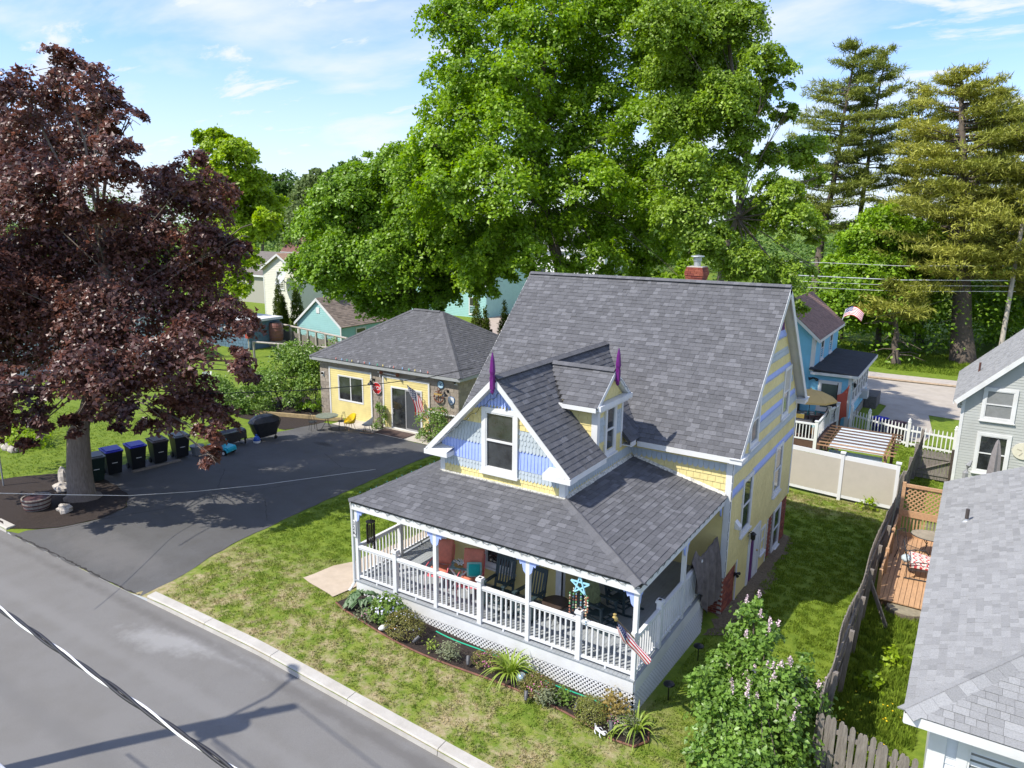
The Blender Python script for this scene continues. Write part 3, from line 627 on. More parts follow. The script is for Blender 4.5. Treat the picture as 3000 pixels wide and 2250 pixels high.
# -------- roofs
eo, so_ = .3, .28
MR = [(XL-so_, YF-eo, ZE-.0), (XR+so_, YF-eo, ZE), (XR+so_, YM, ZR), (XL-so_, YM, ZR)]
MRB = [(XR+so_, YB+eo, ZE), (XL-so_, YB+eo, ZE), (XL-so_, YM, ZR), (XR+so_, YM, ZR)]
yv = lambda z: YF-eo+(z-ZE)                     # y on the main roof at height z
wt = GR+.31; wl = GL-.31; ZW = 3.58; yo = YG-.31
WRR = [(wt, yo, ZW), (wt, 3.42, ZW), (GM, 3.42, GA), (GM, yo, GA)]
WRM = [(-3.55, 3.42, GA-1.05), (-3.55, 4.98, GA-1.05), (GM, 4.98, GA), (GM, 3.42, GA)]
WRK = [(wt, 4.98, ZW), (wt, yv(ZW), ZW), (GM, yv(GA), GA), (GM, 4.98, GA)]
WRL = [(wl, yv(ZW), ZW), (wl, yo, ZW), (GM, yo, GA), (GM, yv(GA), GA)]
DX, DY, DH, DZ, DZE = -2.6, 4.2, 1.05, 5.72, 4.9      # dormer: face plane of the rake, centre, half width, ridge, tips
DRF = [(-3.55, DY-DH, DZE), (DX, DY-DH, DZE), (DX, DY, DZ), (GM, DY, DZ)]
DRB = [(DX, DY+DH, DZE), (-3.55, DY+DH, DZE), (GM, DY, DZ), (DX, DY, DZ)]
PZ, PE = 2.28, .10                       # porch roof
pA, pB, pC, pD = (-8.05-PE, -PE, PZ), (PE, -PE, PZ), (GR, YG, 2.93), (GL, YG, 2.93)
PRF = [pA, pB, pC, pD]
PRR = [pB, (PE, YF, PZ), (GR, YF, 2.93), pC]
PRL = [(-8.05-PE, YF, PZ), pA, pD, (GL, YF, 2.93)]
m = MB()
for q in (MR, MRB): slab(m, q, .085)
for q in (WRR, WRM, WRK, WRL): slab(m, q, .08)
for q in (DRF, DRB): slab(m, q, .08)
roof = m.build('roof', under, H)
m = MB()
for q in (PRF, PRR, PRL): slab(m, q, .07)
proof = m.build('porch_roof', under, H)
IT = shingles(MR, roof, SH)+shingles(WRR, roof, SH, wt=(5, 5, 3, 2, .6))+shingles(WRK, roof, SH, wt=(5, 5, 3, 2, .6))+shingles(WRM, roof, SH)+shingles(WRL, roof, SH)+shingles(DRF, roof, SH)+shingles(DRB, roof, SH)
IT += shingles(PRF, proof, SH)+shingles(PRR, proof, SH)+shingles(PRL, proof, SH)
IT += caps(roof, (XL-so_, YM, ZR-.012), (XR+so_, YM, ZR+.01), SH[2:5], th=.012)+caps(roof, (GM, yo, GA), (GM, yv(GA)-.05, GA), SH[:3])+caps(roof, (DX, DY, DZ), (GM+.1, DY, DZ), SH[1:4])
IT += caps(proof, pB, pC, SH[1:4], .16, .17)+caps(proof, pA, pD, SH[1:3], .16, .12)
pieces('shingle', IT, 300)
# flashing weathered white along the wall foot
fl = MAT('peeling_flashing', (.55, .53, .47), .8, .6, 16, .8, 40)
m = MB(); m.box(GL-.06, GR+.06, YG-.07, YG-.0, 2.885, 2.955)
m.prism([(GR+.0, YG, 2.9), (GR+.11, YG, 2.9), (GR+.02, YG, 2.99)], (0, YF-YG-.1, 0)); m.prism([(GR+.1, YF-.1, 2.91), (GR+.1, YF-.02, 2.99), (GR+.1, YF-.02, 2.88)], (XR-GR-.2, 0, -.62)); m.build('flashing', fl, H)
# -------- trim: fascia, rakes, soffits, returns
def rake(a, b, out, w=.19, t=.03, sof=.3, name='rake_board'):
    """white board under a sloping roof edge from a (low) to b (high); out = outward normal"""
    a, b, out = Vector(a), Vector(b), Vector(out); d = (b-a).normalized(); dn = d.cross(out); dn = dn if dn.z < 0 else -dn
    m = MB(); m.prism([a+out*.012, b+out*.012, b+dn*w+out*.012, a+dn*w+out*.012], -out*t)
    m.prism([a+dn*.102-out*.02, b+dn*.102-out*.02, b+dn*.122-out*.02, a+dn*.122-out*.02], -out*sof); return m
def tr(o, mats=white, name='rake_board'): return o.build(name, mats, H)
for x, n in ((XR+so_, 1), (XL-so_, -1)):
    for y, sg in ((YF-eo, 1), (YB+eo, -1)): tr(rake((x, y, ZE), (x, YM, ZR), (n, 0, 0), .2, .03, so_+.02))
for x in (wt, wl): tr(rake((x, yo, ZW), (GM, yo, GA), (0, -1, 0), .13, .03, .30))
for y in (DY-DH, DY+DH): tr(rake((DX, y, DZE), (DX, DY, DZ), (1, 0, 0), .11, .025, .2))
m = MB(); m.box(XL-so_+.035, GL-.3, YF-eo-.02, YF-eo+.02, ZE-.162, ZE-.006); m.box(wt-.03, XR+so_-.035, YF-eo-.02, YF-eo+.02, ZE-.162, ZE-.006); m.box(wt+.03, XR, YF-eo+.021, YF+.02, ZE-.16, ZE-.13)
m.box(XL-so_+.035, XR+so_-.035, YB+eo-.02, YB+eo+.02, ZE-.162, ZE-.006); m.build('fascia', white, H)
for ya, yb in ((yo+.035, 3.40), (5.0, yv(ZW)-.32)):
    m = MB(); m.box(wt-.02, wt+.02, ya, yb, ZW-.15, ZW-.005); m.box(GR+.03, wt-.021, ya+.02, yb-.02, ZW-.148, ZW-.12); m.build('fascia', white, H)
m = MB(); m.box(wl-.02, wl+.02, yo+.035, yv(ZW)-.1, ZW-.15, ZW-.005); m.build('fascia', white, H)
for x0, x1 in ((wl-.02, GL+.42), (GR-.42, wt+.02)):       # cornice returns of the wing
    m = MB(); m.box(x0-.008, x1+.008, yo-.045, YG+.02, ZW-.158, ZW-.032); xa, xb = max(x0, wl+.14), min(x1, wt-.14); m.prism([(xa, yo-.04, ZW-.028), (xb, yo-.04, ZW-.028), (xb, YG, ZW+.05), (xa, YG, ZW+.05)], (0, 0, .02)); m.build('cornice_return', white, H)
for y0, y1 in ((YF-eo-.02, YF+.25), (YB-.25, YB+eo+.02)):
    m = MB(); m.box(XR+.001, XR+so_+.05, y0-.012, y1+.012, ZE-.17, ZE-.042); m.box(XR+.002, XR+so_+.08, y0-.04, y1+.04, ZE-.04, ZE-.012); m.build('cornice_return', white, H)
# -------- dormer body
m = MB(); m.box(-4.3, -2.725, DY-.78, DY+.78, 3.3, DZE+.02); m.prism([(-2.725, DY-.8, DZE), (-2.725, DY+.8, DZE), (-2.725, DY, DZE+.62)], (-1.6, 0, 0)); dm = m.build('dormer', wallm, H)
frd = FrX(-2.725)
window(dm, frd, DY-.25, DY+.25, 3.5, 4.70, case=.09, dep=.06)
DS = skin(frd, [(3.62, 3.9, yellow2, 'box'), (3.9, 4.55, grayp, 'scale'), (4.55, 4.8, yellow2, 'box')], lambda b: (DY-.78, DY+.78), dm, [(DY-.36, DY+.36, 3.3, 4.82)], .13, .12)
frc = Fr((0, DY-.78, 0), (1, 0, 0), (0, -1, 0)); DS += skin(frc, [(3.5, 4.8, yellow2, 'box')], lambda b: (-3.9, -2.78), dm, [], .15, .16)
DS += skin(frd, [(4.96, 5.6, yellow2, 'box')], lambda b: (DY-.75+(b-4.93)*1.2, DY+.75-(b-4.93)*1.2), dm, [], .13, .14)
pieces('dormer_shingle', DS, 90)
m = MB(); frd.box(m, DY-DH+.05, DY+DH-.05, DZE-.1, DZE+.03, 0, .2); frd.box(m, DY-DH+.12, DY+DH-.12, DZE-.18, DZE-.1, 0, .12); m.build('dormer_cornice', white, dm)
m = MB(); frd.box(m, DY-.8, DY-.66, 3.4, DZE-.1, 0, .035); frc.box(m, -2.86, -2.69, 3.4, DZE-.05, 0, .03); m.build('corner_board', white, dm); frd.box(MB(), DY+.7, DY+.8, 3.4, DZE-.1, 0, .035).build('corner_board', white, dm)
for yy in (DY-DH, DY+DH): MB().box(-3.9, DX-.03, yy-.018, yy+.018, DZE-.13, DZE-.004).build('fascia', white, dm)
# -------- finials (turned purple spikes)
def finial(c, up=.62, dn=.42):
    m = MB(); m.lathe(c, [(.012, up), (.05, up*.72), (.075, up*.25), (.06, up*.12), (.06, 0)], 8); x, y, z = c
    m.box(x-.05, x+.05, y-.05, y+.05, z-dn*.7, z+.02); m.lathe((x, y, z-dn), [(.012, 0), (.05, .05), (.05, .1), (.022, .13), (.04, .16)], 8); m.build('finial', purple, H, smooth=False)
finial((GM, yo-.06, GA-.0), .62, .42); finial((DX+.06, DY, DZ-.02), .6, .40)
# -------- chimney
CX, CY = -2.75, 10.6
ch = MB().box(CX-.24, CX+.24, CY-.24, CY+.24, 6, 8.02).build('chimney', mortar, H); its = []
for j in range(24):
    z = 6.42+j*.0685; e = .255+(.0 if j < 16 else (.0, .0, .02, .035, .055, .055, .035, .015)[j-16])
    for k in range(4):
        fq = (Fr((CX, CY-e, 0), (1, 0, 0), (0, -1, 0)), Fr((CX+e, CY, 0), (0, 1, 0), (1, 0, 0)), Fr((CX, CY+e, 0), (-1, 0, 0), (0, 1, 0)), Fr((CX-e, CY, 0), (0, -1, 0), (-1, 0, 0)))[k]
        o = -.0 if j % 2 else .105; a = -e
        while a < e-.02:
            w_ = min(.205 if a > -e or j % 2 else .105, e-a)
            its.append((fq.mat(a+w_/2, z, -.1, w_-.008, .062, .105), 'box', random.choices(brick, (4, 2, 3, 1))[0], ch)); a += w_
pieces('brick', its, 300)
m = MB(); m.box(CX-.26, CX+.26, CY-.26, CY+.26, 8.03, 8.08); m.build('chimney_crown', conc, ch)
m = MB(); m.lathe((CX, CY, 8.07), [(.11, 0), (.11, .17), (.135, .18), (.135, .3), (.1, .3)], 14); m.lathe((CX, CY, 8.39), [(.22, 0), (.21, .03), (.02, .06)], 16); m.build('flue', galv, ch)
# ================================================================ PORCH (part of the house)
PW, PY = -8.05, YF
m = MB(); m.box(PW, 0, 0, YG, -.12, -.03); m.box(GR, 0, YG, PY, -.12, -.03); m.box(PW, GL, YG, PY, -.12, -.03); floor = m.build('porch_floor', deckp, H)
its = []; frt = Fr((0, 0, -.03), (1, 0, 0), (0, 0, 1), (0, 1, 0)); x = PW-.04
while x < .02:
    y1 = PY if x > GR or x+.1 < GL else YG
    its.append((frt.mat(x+.05, -.05, 0, .097, y1+.05, .03), 'box', deckp, floor)); x += .1015
pieces('floor_board', its, 300)
m = MB(); m.box(PW-.0, .0, -.03, .02, -.33, -.03); m.box(-.02, .03, .02, 4.6, -.33, -.03); m.box(PW-.03, PW+.02, .02, PY, -.33, -.03); m.build('skirt_board', white, H)
# lattice skirts
def lattice(par, fr, a0, a1, bfun, b1, mat, st=.075, w=.034, t=.008, name='lattice'):
    m = MB()
    for sg, c in ((1, 0), (-1, t)):
        a = a0-(b1-bfun(a0))-.1
        while a < a1+1.6:
            # strip running at 45 degrees, clipped to the panel
            pts = []
            for k in range(0, 111):
                s = k/110*(2.3); aa = a+sg*s if sg > 0 else a-s; bb = b1-s
                if a0 <= aa <= a1 and bb >= bfun(aa): pts.append((aa, bb))
            if len(pts) > 1:
                (p0, q0), (p1, q1) = pts[0], pts[-1]
                m.prism([fr.p(p0-w*.7, q0, c), fr.p(p0+w*.7, q0, c), fr.p(p1+w*.7, q1, c), fr.p(p1-w*.7, q1, c)], fr.n*t)
            a += st*1.414
    return m.build(name, mat, par)
dark = MAT('void_shade_black', (.012, .012, .014), .9, .1)
MB().box(PW+.1, -.14, .12, 4.4, -1.5, -.14).build('under_porch_shade', dark, H)  # near-black block behind the lattice, painted as the shade under the porch
lattice(H, FrY(-.012), PW+.0, 0, lambda a: G(a, -.05)-.02, -.335, whitev); lattice(H, FrX(.012), 0, 4.55, lambda a: G(.05, a)-.02, -.335, whitev)
# posts and rails
PT = MB
def post(x, y, h, b=-.03, w=.1, name='porch_post', par=None): return MB().box(x-w/2, x+w/2, y-w/2, y+w/2, b, h).build(name, whitev, par or H)
def newel(x, y, b=-.03):
    m = MB(); m.box(x-.06, x+.06, y-.06, y+.06, b, 1.12); m.box(x-.085, x+.085, y-.085, y+.085, 1.12, 1.16); o = m.build('newel_post', whitev, H)
    m = MB(); m.prism([(x-.075, y-.075, 1.16), (x+.075, y-.075, 1.16), (x+.075, y+.075, 1.16), (x-.075, y+.075, 1.16)], (0, 0, .03)); m.build('post_cap', whitev, o)
    MB().box(x-.03, x+.03, y-.03, y+.03, 1.19, 1.2).build('solar_panel', black, o)
def railing(p, q, zb=.1, zt=.98, par=None, sp=.137, mat=None, bw=.036):
    p, q = Vector((*p, 0)), Vector((*q, 0)); d = q-p; n = max(2, round(d.length/sp)); u = Vector((0, 0, 1)); mat = mat or whitev
    m = MB(); m.beam(p+u*(zt-.02), q+u*(zt-.02), .085, .06); m.beam(p+u*(zt-.075), q+u*(zt-.075), .05, .05); r = m.build('railing', mat, par or H)
    m = MB(); m.beam(p+u*zb, q+u*zb, .055, .06); c = (p+q)/2; m.box(c.x-.02, c.x+.02, c.y-.02, c.y+.02, -.02, zb-.03); m.build('bottom_rail', mat, r)
    return [(Fr(p, d.normalized(), u.cross(d).normalized()).mat(d.length*i/n, zb+.03, -bw/2, bw, zt-zb-.13, bw), 'box', mat, r) for i in range(1, n)]
S3 = PW/3; px = [PW+.03, 2*S3, S3, -.04]; BL = []
for x in px: post(x, .05, 2.13)
for i in range(3):
    c = (px[i]+px[i+1])/2; newel(c, .05)
    BL += railing((px[i]+.05, .05), (c-.06, .05)); BL += railing((c+.06, .05), (px[i+1]-.05, .05))
X2 = -.04; newel(X2, 1.45); post(X2, 2.95, 2.13)
BL += railing((X2, .1), (X2, 1.39))+railing((X2, 1.51), (X2, 2.9))+railing((X2, 3.0), (X2, 4.34))
X3 = PW+.03; newel(X3, 1.75); newel(X3, 3.6)
BL += railing((X3, .1), (X3, 1.69))+railing((X3, 1.81), (X3, 3.54))
pieces('baluster', BL, 300)
post(X3, 5.0, 2.13)
# beam, brackets
m = MB(); m.box(PW-.06, .06, -.06, .02, PZ-.25, PZ-.03); m.box(.0, .06, .02, YF, PZ-.25, PZ-.03); m.box(PW-.06, PW, .02, YF, PZ-.25, PZ-.03); m.box(PW, 0, .02, .1, PZ-.2, PZ-.12); m.build('porch_beam', white, H)
m = MB(); m.add([(PW+.02, .04, PZ-.07), (-.02, .04, PZ-.07), (GR, YG, 2.62), (GL, YG, 2.62)], [(0, 1, 2, 3)]); m.add([(-.02, .04, PZ-.07), (-.02, YF, PZ-.07), (GR, YF, 2.62), (GR, YG, 2.62)], [(0, 1, 2, 3)]); m.build('porch_ceiling', white, H)
BR = [(0, 0), (.36, 0), (.40, -.05), (.33, -.1), (.29, -.05), (.23, -.12), (.19, -.09), (.15, -.2), (.10, -.17), (.06, -.34), (0, -.40)]
def bracket(fr, a, sg): 
    m = MB(); fr.poly(m, [(a+sg*(x+.05), PZ-.2+z) for x, z in BR], -.0, .03); m.build('bracket', bluep, H)
fb = FrY(.03)
for i, x in enumerate(px):
    if i < 3: bracket(fb, x, 1)
    if i: bracket(fb, x, -1)
fb2 = FrX(-.03)
for y, s in ((.05, 1), (2.95, 1), (2.95, -1), (YF-.02, -1)): bracket(fb2, y, s)
# gutter downspout and house number on the left corner
m = MB(); m.tube([(PW-.06, -.05, PZ-.05), (PW-.07, -.02, PZ-.3), (PW-.07, -.02, -.1), (PW-.1, -.2, -.28)], .04, 8); m.build('downspout', white, H)
nb = MB().box(PW-.06, PW+.05, -.035, -.02, 1.25, 1.72).build('house_number', white, H)
for i, s in enumerate('32A'): text(nb, 'digit', s, .15, txm((PW-.005, -.037, 1.62-i*.135), (1, 0, 0), (0, 0, 1)), black)
# string lights stapled along the fascia
def lights(pts, label, n, parent=None, amp=.035, r=.006, bulbs=None, br=.014):
    m = MB(); P = [Vector(p) for p in pts]; ln = []
    for a, b in zip(P, P[1:]):
        k = max(2, int((b-a).length/.07))
        for i in range(k): ln.append(a+(b-a)*i/k+Vector((random.uniform(-.01, .01), random.uniform(-.01, .01), amp*math.sin(i*1.3)+random.uniform(-.012, .012))))
    ln.append(P[-1]); t = thing('string_lights', label, 'string lights', P[0], world=True)
    m.tube(ln, r, 4, False); m.build('wire', MAT('dark_wire', (.03, .04, .035), .6, .1), t)
    m = MB()
    for i in range(0, len(ln), n): m.lathe(ln[i]-Vector((0, 0, .04)), [(.004, 0), (br, .015), (br*.6, .04)], 5)
    m.build('bulbs', bulbs or MAT('clear_bulb', (.6, .62, .6), .2, .1), t, kind='stuff'); return t
lights([(PW-.05, -.075, PZ-.08), (.07, -.075, PZ-.08), (.075, 2, PZ-.08), (.075, YF-.1, PZ-.08)], 'dark string of clear bulbs draped along the white porch eave', 3)
lights([(wl, yo-.02, ZW-.1), (GM, YG-.06, GA-.45)], 'string of bulbs climbing the left rake of the front gable', 4)
lights([(DX+.03, DY+DH-.02, DZE-.05), (DX+.03, DY+.05, DZ-.12)], 'short string of bulbs on the small dormer gable', 4)
lights([(XR+.04, YF-.03, 3.3), (XR+.045, YF-.03, 1.5), (XR+.045, YF-.03, -.1)], 'string of bulbs running down the right corner board of the yellow house', 4)
lights([(PW-.14, -.05, PZ+.03), (PW-.14, 2.5, PZ+.03), (PW-.14, YF, PZ+.03)], 'string of turquoise bulbs along the left porch eave', 3, bulbs=MAT('teal_bulb', (.1, .5, .42), .3, .2))
# ================================================================ GARAGE
GX0, GX1, GY0, GZ = -25.6, -15.9, 15.15, 1.72
GA_ = thing('garage', 'low block garage with yellow clapboard bays and a charcoal hip roof', 'garage', (-20.7, 15.2, -1.4), world=True)
gw = MB().box(GX0, GX1, GY0, 22.5, -1.5, GZ).build('wall', MAT('block_mortar', (.30, .26, .21), .9, .1, 12), GA_)
fg = FrY(GY0); its = []
def blocks(fr, a0, a1, holes, skew=0):
    j = 0; b = -1.45
    while b < GZ-.1:
        a = a0-(.2 if j % 2 else 0)
        while a < a1:
            q0, q1 = max(a, a0), min(a+.395, a1); c = (q0+q1)/2
            if q1-q0 > .05 and not any(h0 < c < h1 and b < h3 and b > h2-.1 for h0, h1, h2, h3 in holes): its.append((fr.mat(c, b, 0, q1-q0-.012, .183, .014), 'box', random.choice(cmu), gw))
            a += .4
        b += .195; j += 1
blocks(fg, GX0, GX1, [(-24.85, -21.65, -1.5, 1.4), (-20.87, -17.7, -1.5, 1.36)]); blocks(FrX(GX1), GY0, 22.5, [])
pieces('block', its, 300)
ge = Fr((0, GY0, 0), (1, 0, 0), (0, -1, 0))
for a0, a1, b1, holes in ((-24.85, -21.65, 1.43, [(-24.15, -22.3, -.4, 1.03)]), (-20.87, -17.7, 1.40, [(-20.3, -18.2, -1.5, .9)])):
    m = MB(); fg.box(m, a0, a1, -1.4, b1, .0, .02); pb = m.build('yellow_bay', wallm, GA_)
    fg2 = FrY(GY0-.02); pieces('clapboard', clap(fg2, pb, yellow, a0+.09, a1-.09, -1.4, b1-.09, .125, holes, th=.032), 60)
    m = MB(); fg2.box(m, a0, a0+.09, -1.4, b1, 0, .05); fg2.box(m, a1-.09, a1, -1.4, b1, 0, .05); fg2.box(m, a0+.09, a1-.09, b1-.09, b1, 0, .05); m.build('bay_trim', white, pb)
w_ = window(GA_, fg2, -24.12, -22.33, -.36, 1.0, case=.05, sash='slide', sill=False)
m = MB()
for q in ((-20.28, -20.2, -1.38, .9), (-18.26, -18.18, -1.38, .9), (-20.2, -18.26, .82, .9), (-20.2, -18.26, -1.4, -1.32)): fg2.box(m, *q, 0, .07)
sd = m.build('sliding_door', white, GA_)
fg2.box(MB(), -20.2, -19.2, -1.32, .82, .01, .02).build('door_leaf', glass, sd); 
m = MB(); 
for q in ((-19.3, -19.24, -1.32, .82), (-18.32, -18.26, -1.32, .82), (-19.24, -18.32, .75, .82), (-19.24, -18.32, -1.32, -1.24)): fg2.box(m, *q, .025, .06)
m.build('screen_frame', MAT('gray_alu', (.3, .3, .3), .4, .1), sd); fg2.box(MB(), -19.24, -18.32, -1.24, .75, .035, .04).build('screen', MAT('screen_mesh', (.06, .065, .07), .6, .1), sd)
m = MB(); m.tube([fg2.p(-20.14, -.3, .02), fg2.p(-20.14, -.3, .1), fg2.p(-20.14, -.55, .1), fg2.p(-20.14, -.55, .02)], .015, 5); m.build('handle', white, sd)
ex0, ex1, ey0, ey1, gz, rz_ = -26.05, -15.55, 14.82, 22.8, 1.92, 4.47
r0, r1, ry = (-21.75, 18.85, rz_), (-19.75, 18.85, rz_), 18.85
PL4 = [[(ex0, ey0, gz), (ex1, ey0, gz), r1, r0], [(ex1, ey0, gz), (ex1, ey1, gz), r1], [(ex1, ey1, gz), (ex0, ey1, gz), r0, r1], [(ex0, ey1, gz), (ex0, ey0, gz), r0]]
m = MB()
for q in PL4: slab(m, q, .1)
gr = m.build('roof', under, GA_); its = []
for q in PL4: its += shingles(q, gr, SH, wt=(5, 5, 3, 2, .8))
for c in ((ex0, ey0, gz), (ex1, ey0, gz), (ex1, ey1, gz)): its += caps(gr, c, r1 if c[0] > -20 else r0, SH[:3], .17, .15)
its += caps(gr, r0, r1, SH[:3]); pieces('shingle', its, 300)
m = MB(); m.box(ex0+.01, ex1-.01, ey0-.01, ey0+.02, gz-.17, gz-.02); m.box(ex1-.02, ex1+.01, ey0+.021, ey1, gz-.17, gz-.02); m.build('fascia', MAT('gutter_gray', (.32, .33, .33), .5, .1, 4), GA_)
MB().box(ex0+.1, ex1-.1, ey0+.05, ey1-.05, gz-.2, gz-.172).build('soffit', white, GA_)
# things hung on the garage
def barn_light(a, b, label):
    t = thing('barn_light', label, 'wall lamp', fg.p(a, b), world=True, group='barn lights on the garage wall')
    m = MB(); fg.box(m, a-.06, a+.06, b-.06, b+.06, .01, .05); m.tube([fg.p(a, b, .04), fg.p(a, b+.1, .16), fg.p(a-.0, b+.08, .3), fg.p(a, b-.02, .3)], .014, 5); m.build('bracket', black, t)
    m = MB(); m.lathe(fg.p(a, b-.2, .3), [(.17, 0), (.15, .04), (.06, .12), (.05, .2)], 12); m.build('lamp_shade', black, t)
barn_light(-21.5, 1.08, 'black barn light just left of the STOP sign'); barn_light(-16.55, 1.12, 'black barn light right of the anchor on the block wall')
t = thing('stop_sign', 'red octagonal STOP sign fixed between the two yellow bays', 'sign', fg.p(-21.24, .68), world=True)
fs = FrY(GY0-.1); O8 = lambda r: [(-21.24+r*math.cos(R(22.5+45*k)), .66+r*math.sin(R(22.5+45*k))) for k in range(8)]
m = MB(); fs.poly(m, O8(.335), 0, .012); m.build('border', whitev, t); m = MB(); fs.poly(m, O8(.312), .012, .016); m.build('plate', MAT('sign_red', (.52, .015, .02), .4, .06, 5), t)
text(t, 'lettering', 'STOP', .28, txm(fs.p(-21.24, .66, .02), (1, 0, 0), (0, 0, 1)), whitev)
t = thing('disc_sign', 'round pale blue metal sign high on the block wall', 'sign', fg.p(-16.98, 1.46), world=True)
m = MB(); fs.poly(m, [(-16.98+.21*math.cos(k*.2618), 1.4+.21*math.sin(k*.2618)) for k in range(24)], -.06, -.04); m.build('rim', MAT('navy', (.03, .07, .16), .4, .1), t)
m = MB(); fs.poly(m, [(-16.98+.18*math.cos(k*.2618), 1.4+.18*math.sin(k*.2618)) for k in range(24)], -.04, -.036); m.build('plate', MAT('pale_blue', (.42, .6, .7), .4, .1), t)
m = MB(); fs.box(m, -17.09, -16.87, 1.47, 1.5, -.036, -.034); fs.poly(m, [(-17.04, 1.4), (-16.98, 1.34), (-16.92, 1.4), (-16.98, 1.44)], -.036, -.034); m.build('emblem', MATS['navy'], t)
t = thing('highway_sign', 'white route shield sign with blue number 66 on the block wall', 'sign', fg.p(-16.3, .62), world=True)
SHd = [(-.17, .2), (-.06, .23), (.06, .23), (.17, .2), (.2, .08), (.17, -.06), (.1, -.15), (0, -.22), (-.1, -.15), (-.17, -.06), (-.2, .08)]
m = MB(); fs.poly(m, [(-16.32+x, .64+y) for x, y in SHd], -.06, -.045); m.build('border', MAT('sign_blue', (.06, .18, .42), .4, .1), t)
m = MB(); fs.poly(m, [(-16.32+x*.86, .64+y*.88) for x, y in SHd], -.045, -.04); m.build('plate', whitev, t)
text(t, 'number', '66', .22, txm(fs.p(-16.32, .61, -.036), (1, 0, 0), (0, 0, 1)), MATS['sign_blue'])
rust = MAT('rust_brown', (.13, .05, .03), .7, .3, 14)
t = thing('anchor', 'rust brown anchor ornament with a striped plank on the garage wall', 'ornament', fg.p(-17.05, .85), world=True)
m = MB(); c = fs.p(-17.08, .8, .0); P_ = lambda x, y: fs.p(-17.08+x, .82+y, 0)
m.tube([P_(0, .28), P_(0, -.33)], .03, 6); m.tube([P_(-.2, .2), P_(.2, .2)], .025, 6); m.tube([P_(.08*math.cos(k*.628), .35+.07*math.sin(k*.628)) for k in range(11)], .016, 5)
m.tube([P_(.3*math.sin(a), -.07-.27*math.cos(a)) for a in np.linspace(-1.35, 1.35, 9)], [.02, .04, .04, .045, .05, .045, .04, .04, .02], 6)
for s in (-1, 1): m.prism([P_(s*.26, .06), P_(s*.34, -.08), P_(s*.2, -.1)], (0, -.03, 0))
m.build('anchor_body', rust, t); m = MB(); fs.box(m, -17.35, -16.8, .86, .94, .03, .05); m.build('plank', MAT('ochre', (.4, .26, .08), .7, .2, 9), t)
t = thing('floodlight_bar', 'horizontal light bar with two rusty spotlights above the STOP sign', 'light fixture', fg.p(-20.7, 1.5), world=True)
m = MB(); m.tube([fs.p(-21.15, 1.56), fs.p(-19.75, 1.5)], .035, 6); m.tube([fs.p(-21, 1.5), fs.p(-21, 1.3)], .03, 6); m.build('bar', whitev, t)
for a in (-20.85, -19.72): MB().tube([fs.p(a-.1, 1.56, .0), fs.p(a, 1.6, .1), fs.p(a+.12, 1.6, .2)], [.03, .07, .1], 8).build('spotlight', rust, t)
def camera_(fr, a, b, label, wm=whitev):
    t = thing('security_camera', label, 'camera', fr.p(a, b), world=True, group='wall cameras on the garage'); fr.box(MB(), a-.09, a+.09, b-.12, b+.1, 0, .05).build('mount', wm, t)
    MB().blob(fr.p(a, b+.02, .1), .07, 10, 7, 0).build('lens', black, t)
camera_(fg, -25.35, .96, 'white wall camera at the left end of the garage front'); camera_(fg, -16.05, 1.62, 'white wall camera under the right eave corner of the garage'); camera_(FrX(GX1), 16.7, 1.05, 'round black lens wall unit on the side wall of the garage')
bulb4 = [MAT('bulb_%d' % i, c, .3, .1) for i, c in enumerate(((.7, .25, .2), (.3, .5, .75), (.1, .5, .3), (.75, .6, .2), (.7, .7, .7)))]
t = thing('string_lights', 'row of large coloured bulbs along the garage eave', 'string lights', (-22, 14.8, 2), world=True)
MB().tube([(-25.9, 14.8, 1.93), (-22, 14.79, 1.95), (-17.5, 14.8, 1.94)], .008, 4).build('wire', MATS['dark_wire'], t)
for i in range(16): MB().lathe((-24+i*.43+random.uniform(-.1, .1), 14.8, 1.95), [(.015, 0), (.035, .05), (.004, .14)], 6).build('bulb', bulb4[i % 5], t)
# flags -----------------------------------------------------------
def flag(t, fn, nu=20, name='flag_cloth', star=.011, canton=.42):
    """fn(s along the fly 0..1, h up the hoist 0..1) -> point"""
    m = MB(); nv = 13; vs = [fn(i/nu, j/nv) for j in range(nv+1) for i in range(nu+1)]; b = m.add(vs, [])
    for j in range(nv):
        for i in range(nu):
            m.k = 2 if (i+.5)/nu < canton and j >= 6 else (j+1) % 2*1; m.add([], [])
            q = j*(nu+1)+i; m.f.append((q, q+1, q+nu+2, q+nu+1)); m.mi.append(m.k)
    o = m.build(name, [clothw, clothr, clothb], t, True); st = MB()
    for j in range(5):
        for i in range(6 - j % 2):
            s, h = canton*(i+.5+.5*(j % 2))/6.2, .5+.43*(j+.6)/5; p = Vector(fn(s, h)); e = .02; a = (Vector(fn(s+e, h))-p).normalized(); u = (Vector(fn(s, h+e))-p).normalized(); n = a.cross(u).normalized()
            for sg in (1, -1):
                pts = [p+n*sg*.006+(a*math.cos(k*math.pi/5)+u*math.sin(k*math.pi/5))*(star*2.6 if k % 2 else star) for k in range(10)]; st.add(pts, [tuple(range(10)) if sg > 0 else tuple(reversed(range(10)))])
    st.build('stars', clothw, o, kind='stuff'); return o
t = thing('flag', 'striped flag with a starred blue corner hanging beside the sliding door', 'flag', fg.p(-18, .9, .3), world=True)
p0, p1 = fg.p(-17.95, .35, .02), fg.p(-18.6, 1.32, .75)
MB().tube([p0, p1], .014, 6).build('flagpole', galv, t)
def fgar(s, h):
    top = p0.lerp(p1, .35+.62*h); return (top.x+.55*s+.06*math.sin(7*s+3*h), top.y-.05*math.sin(9*h+5*s), top.z-1.3*s*(.75+.25*h)-.15*s)
flag(t, fgar, star=.02)
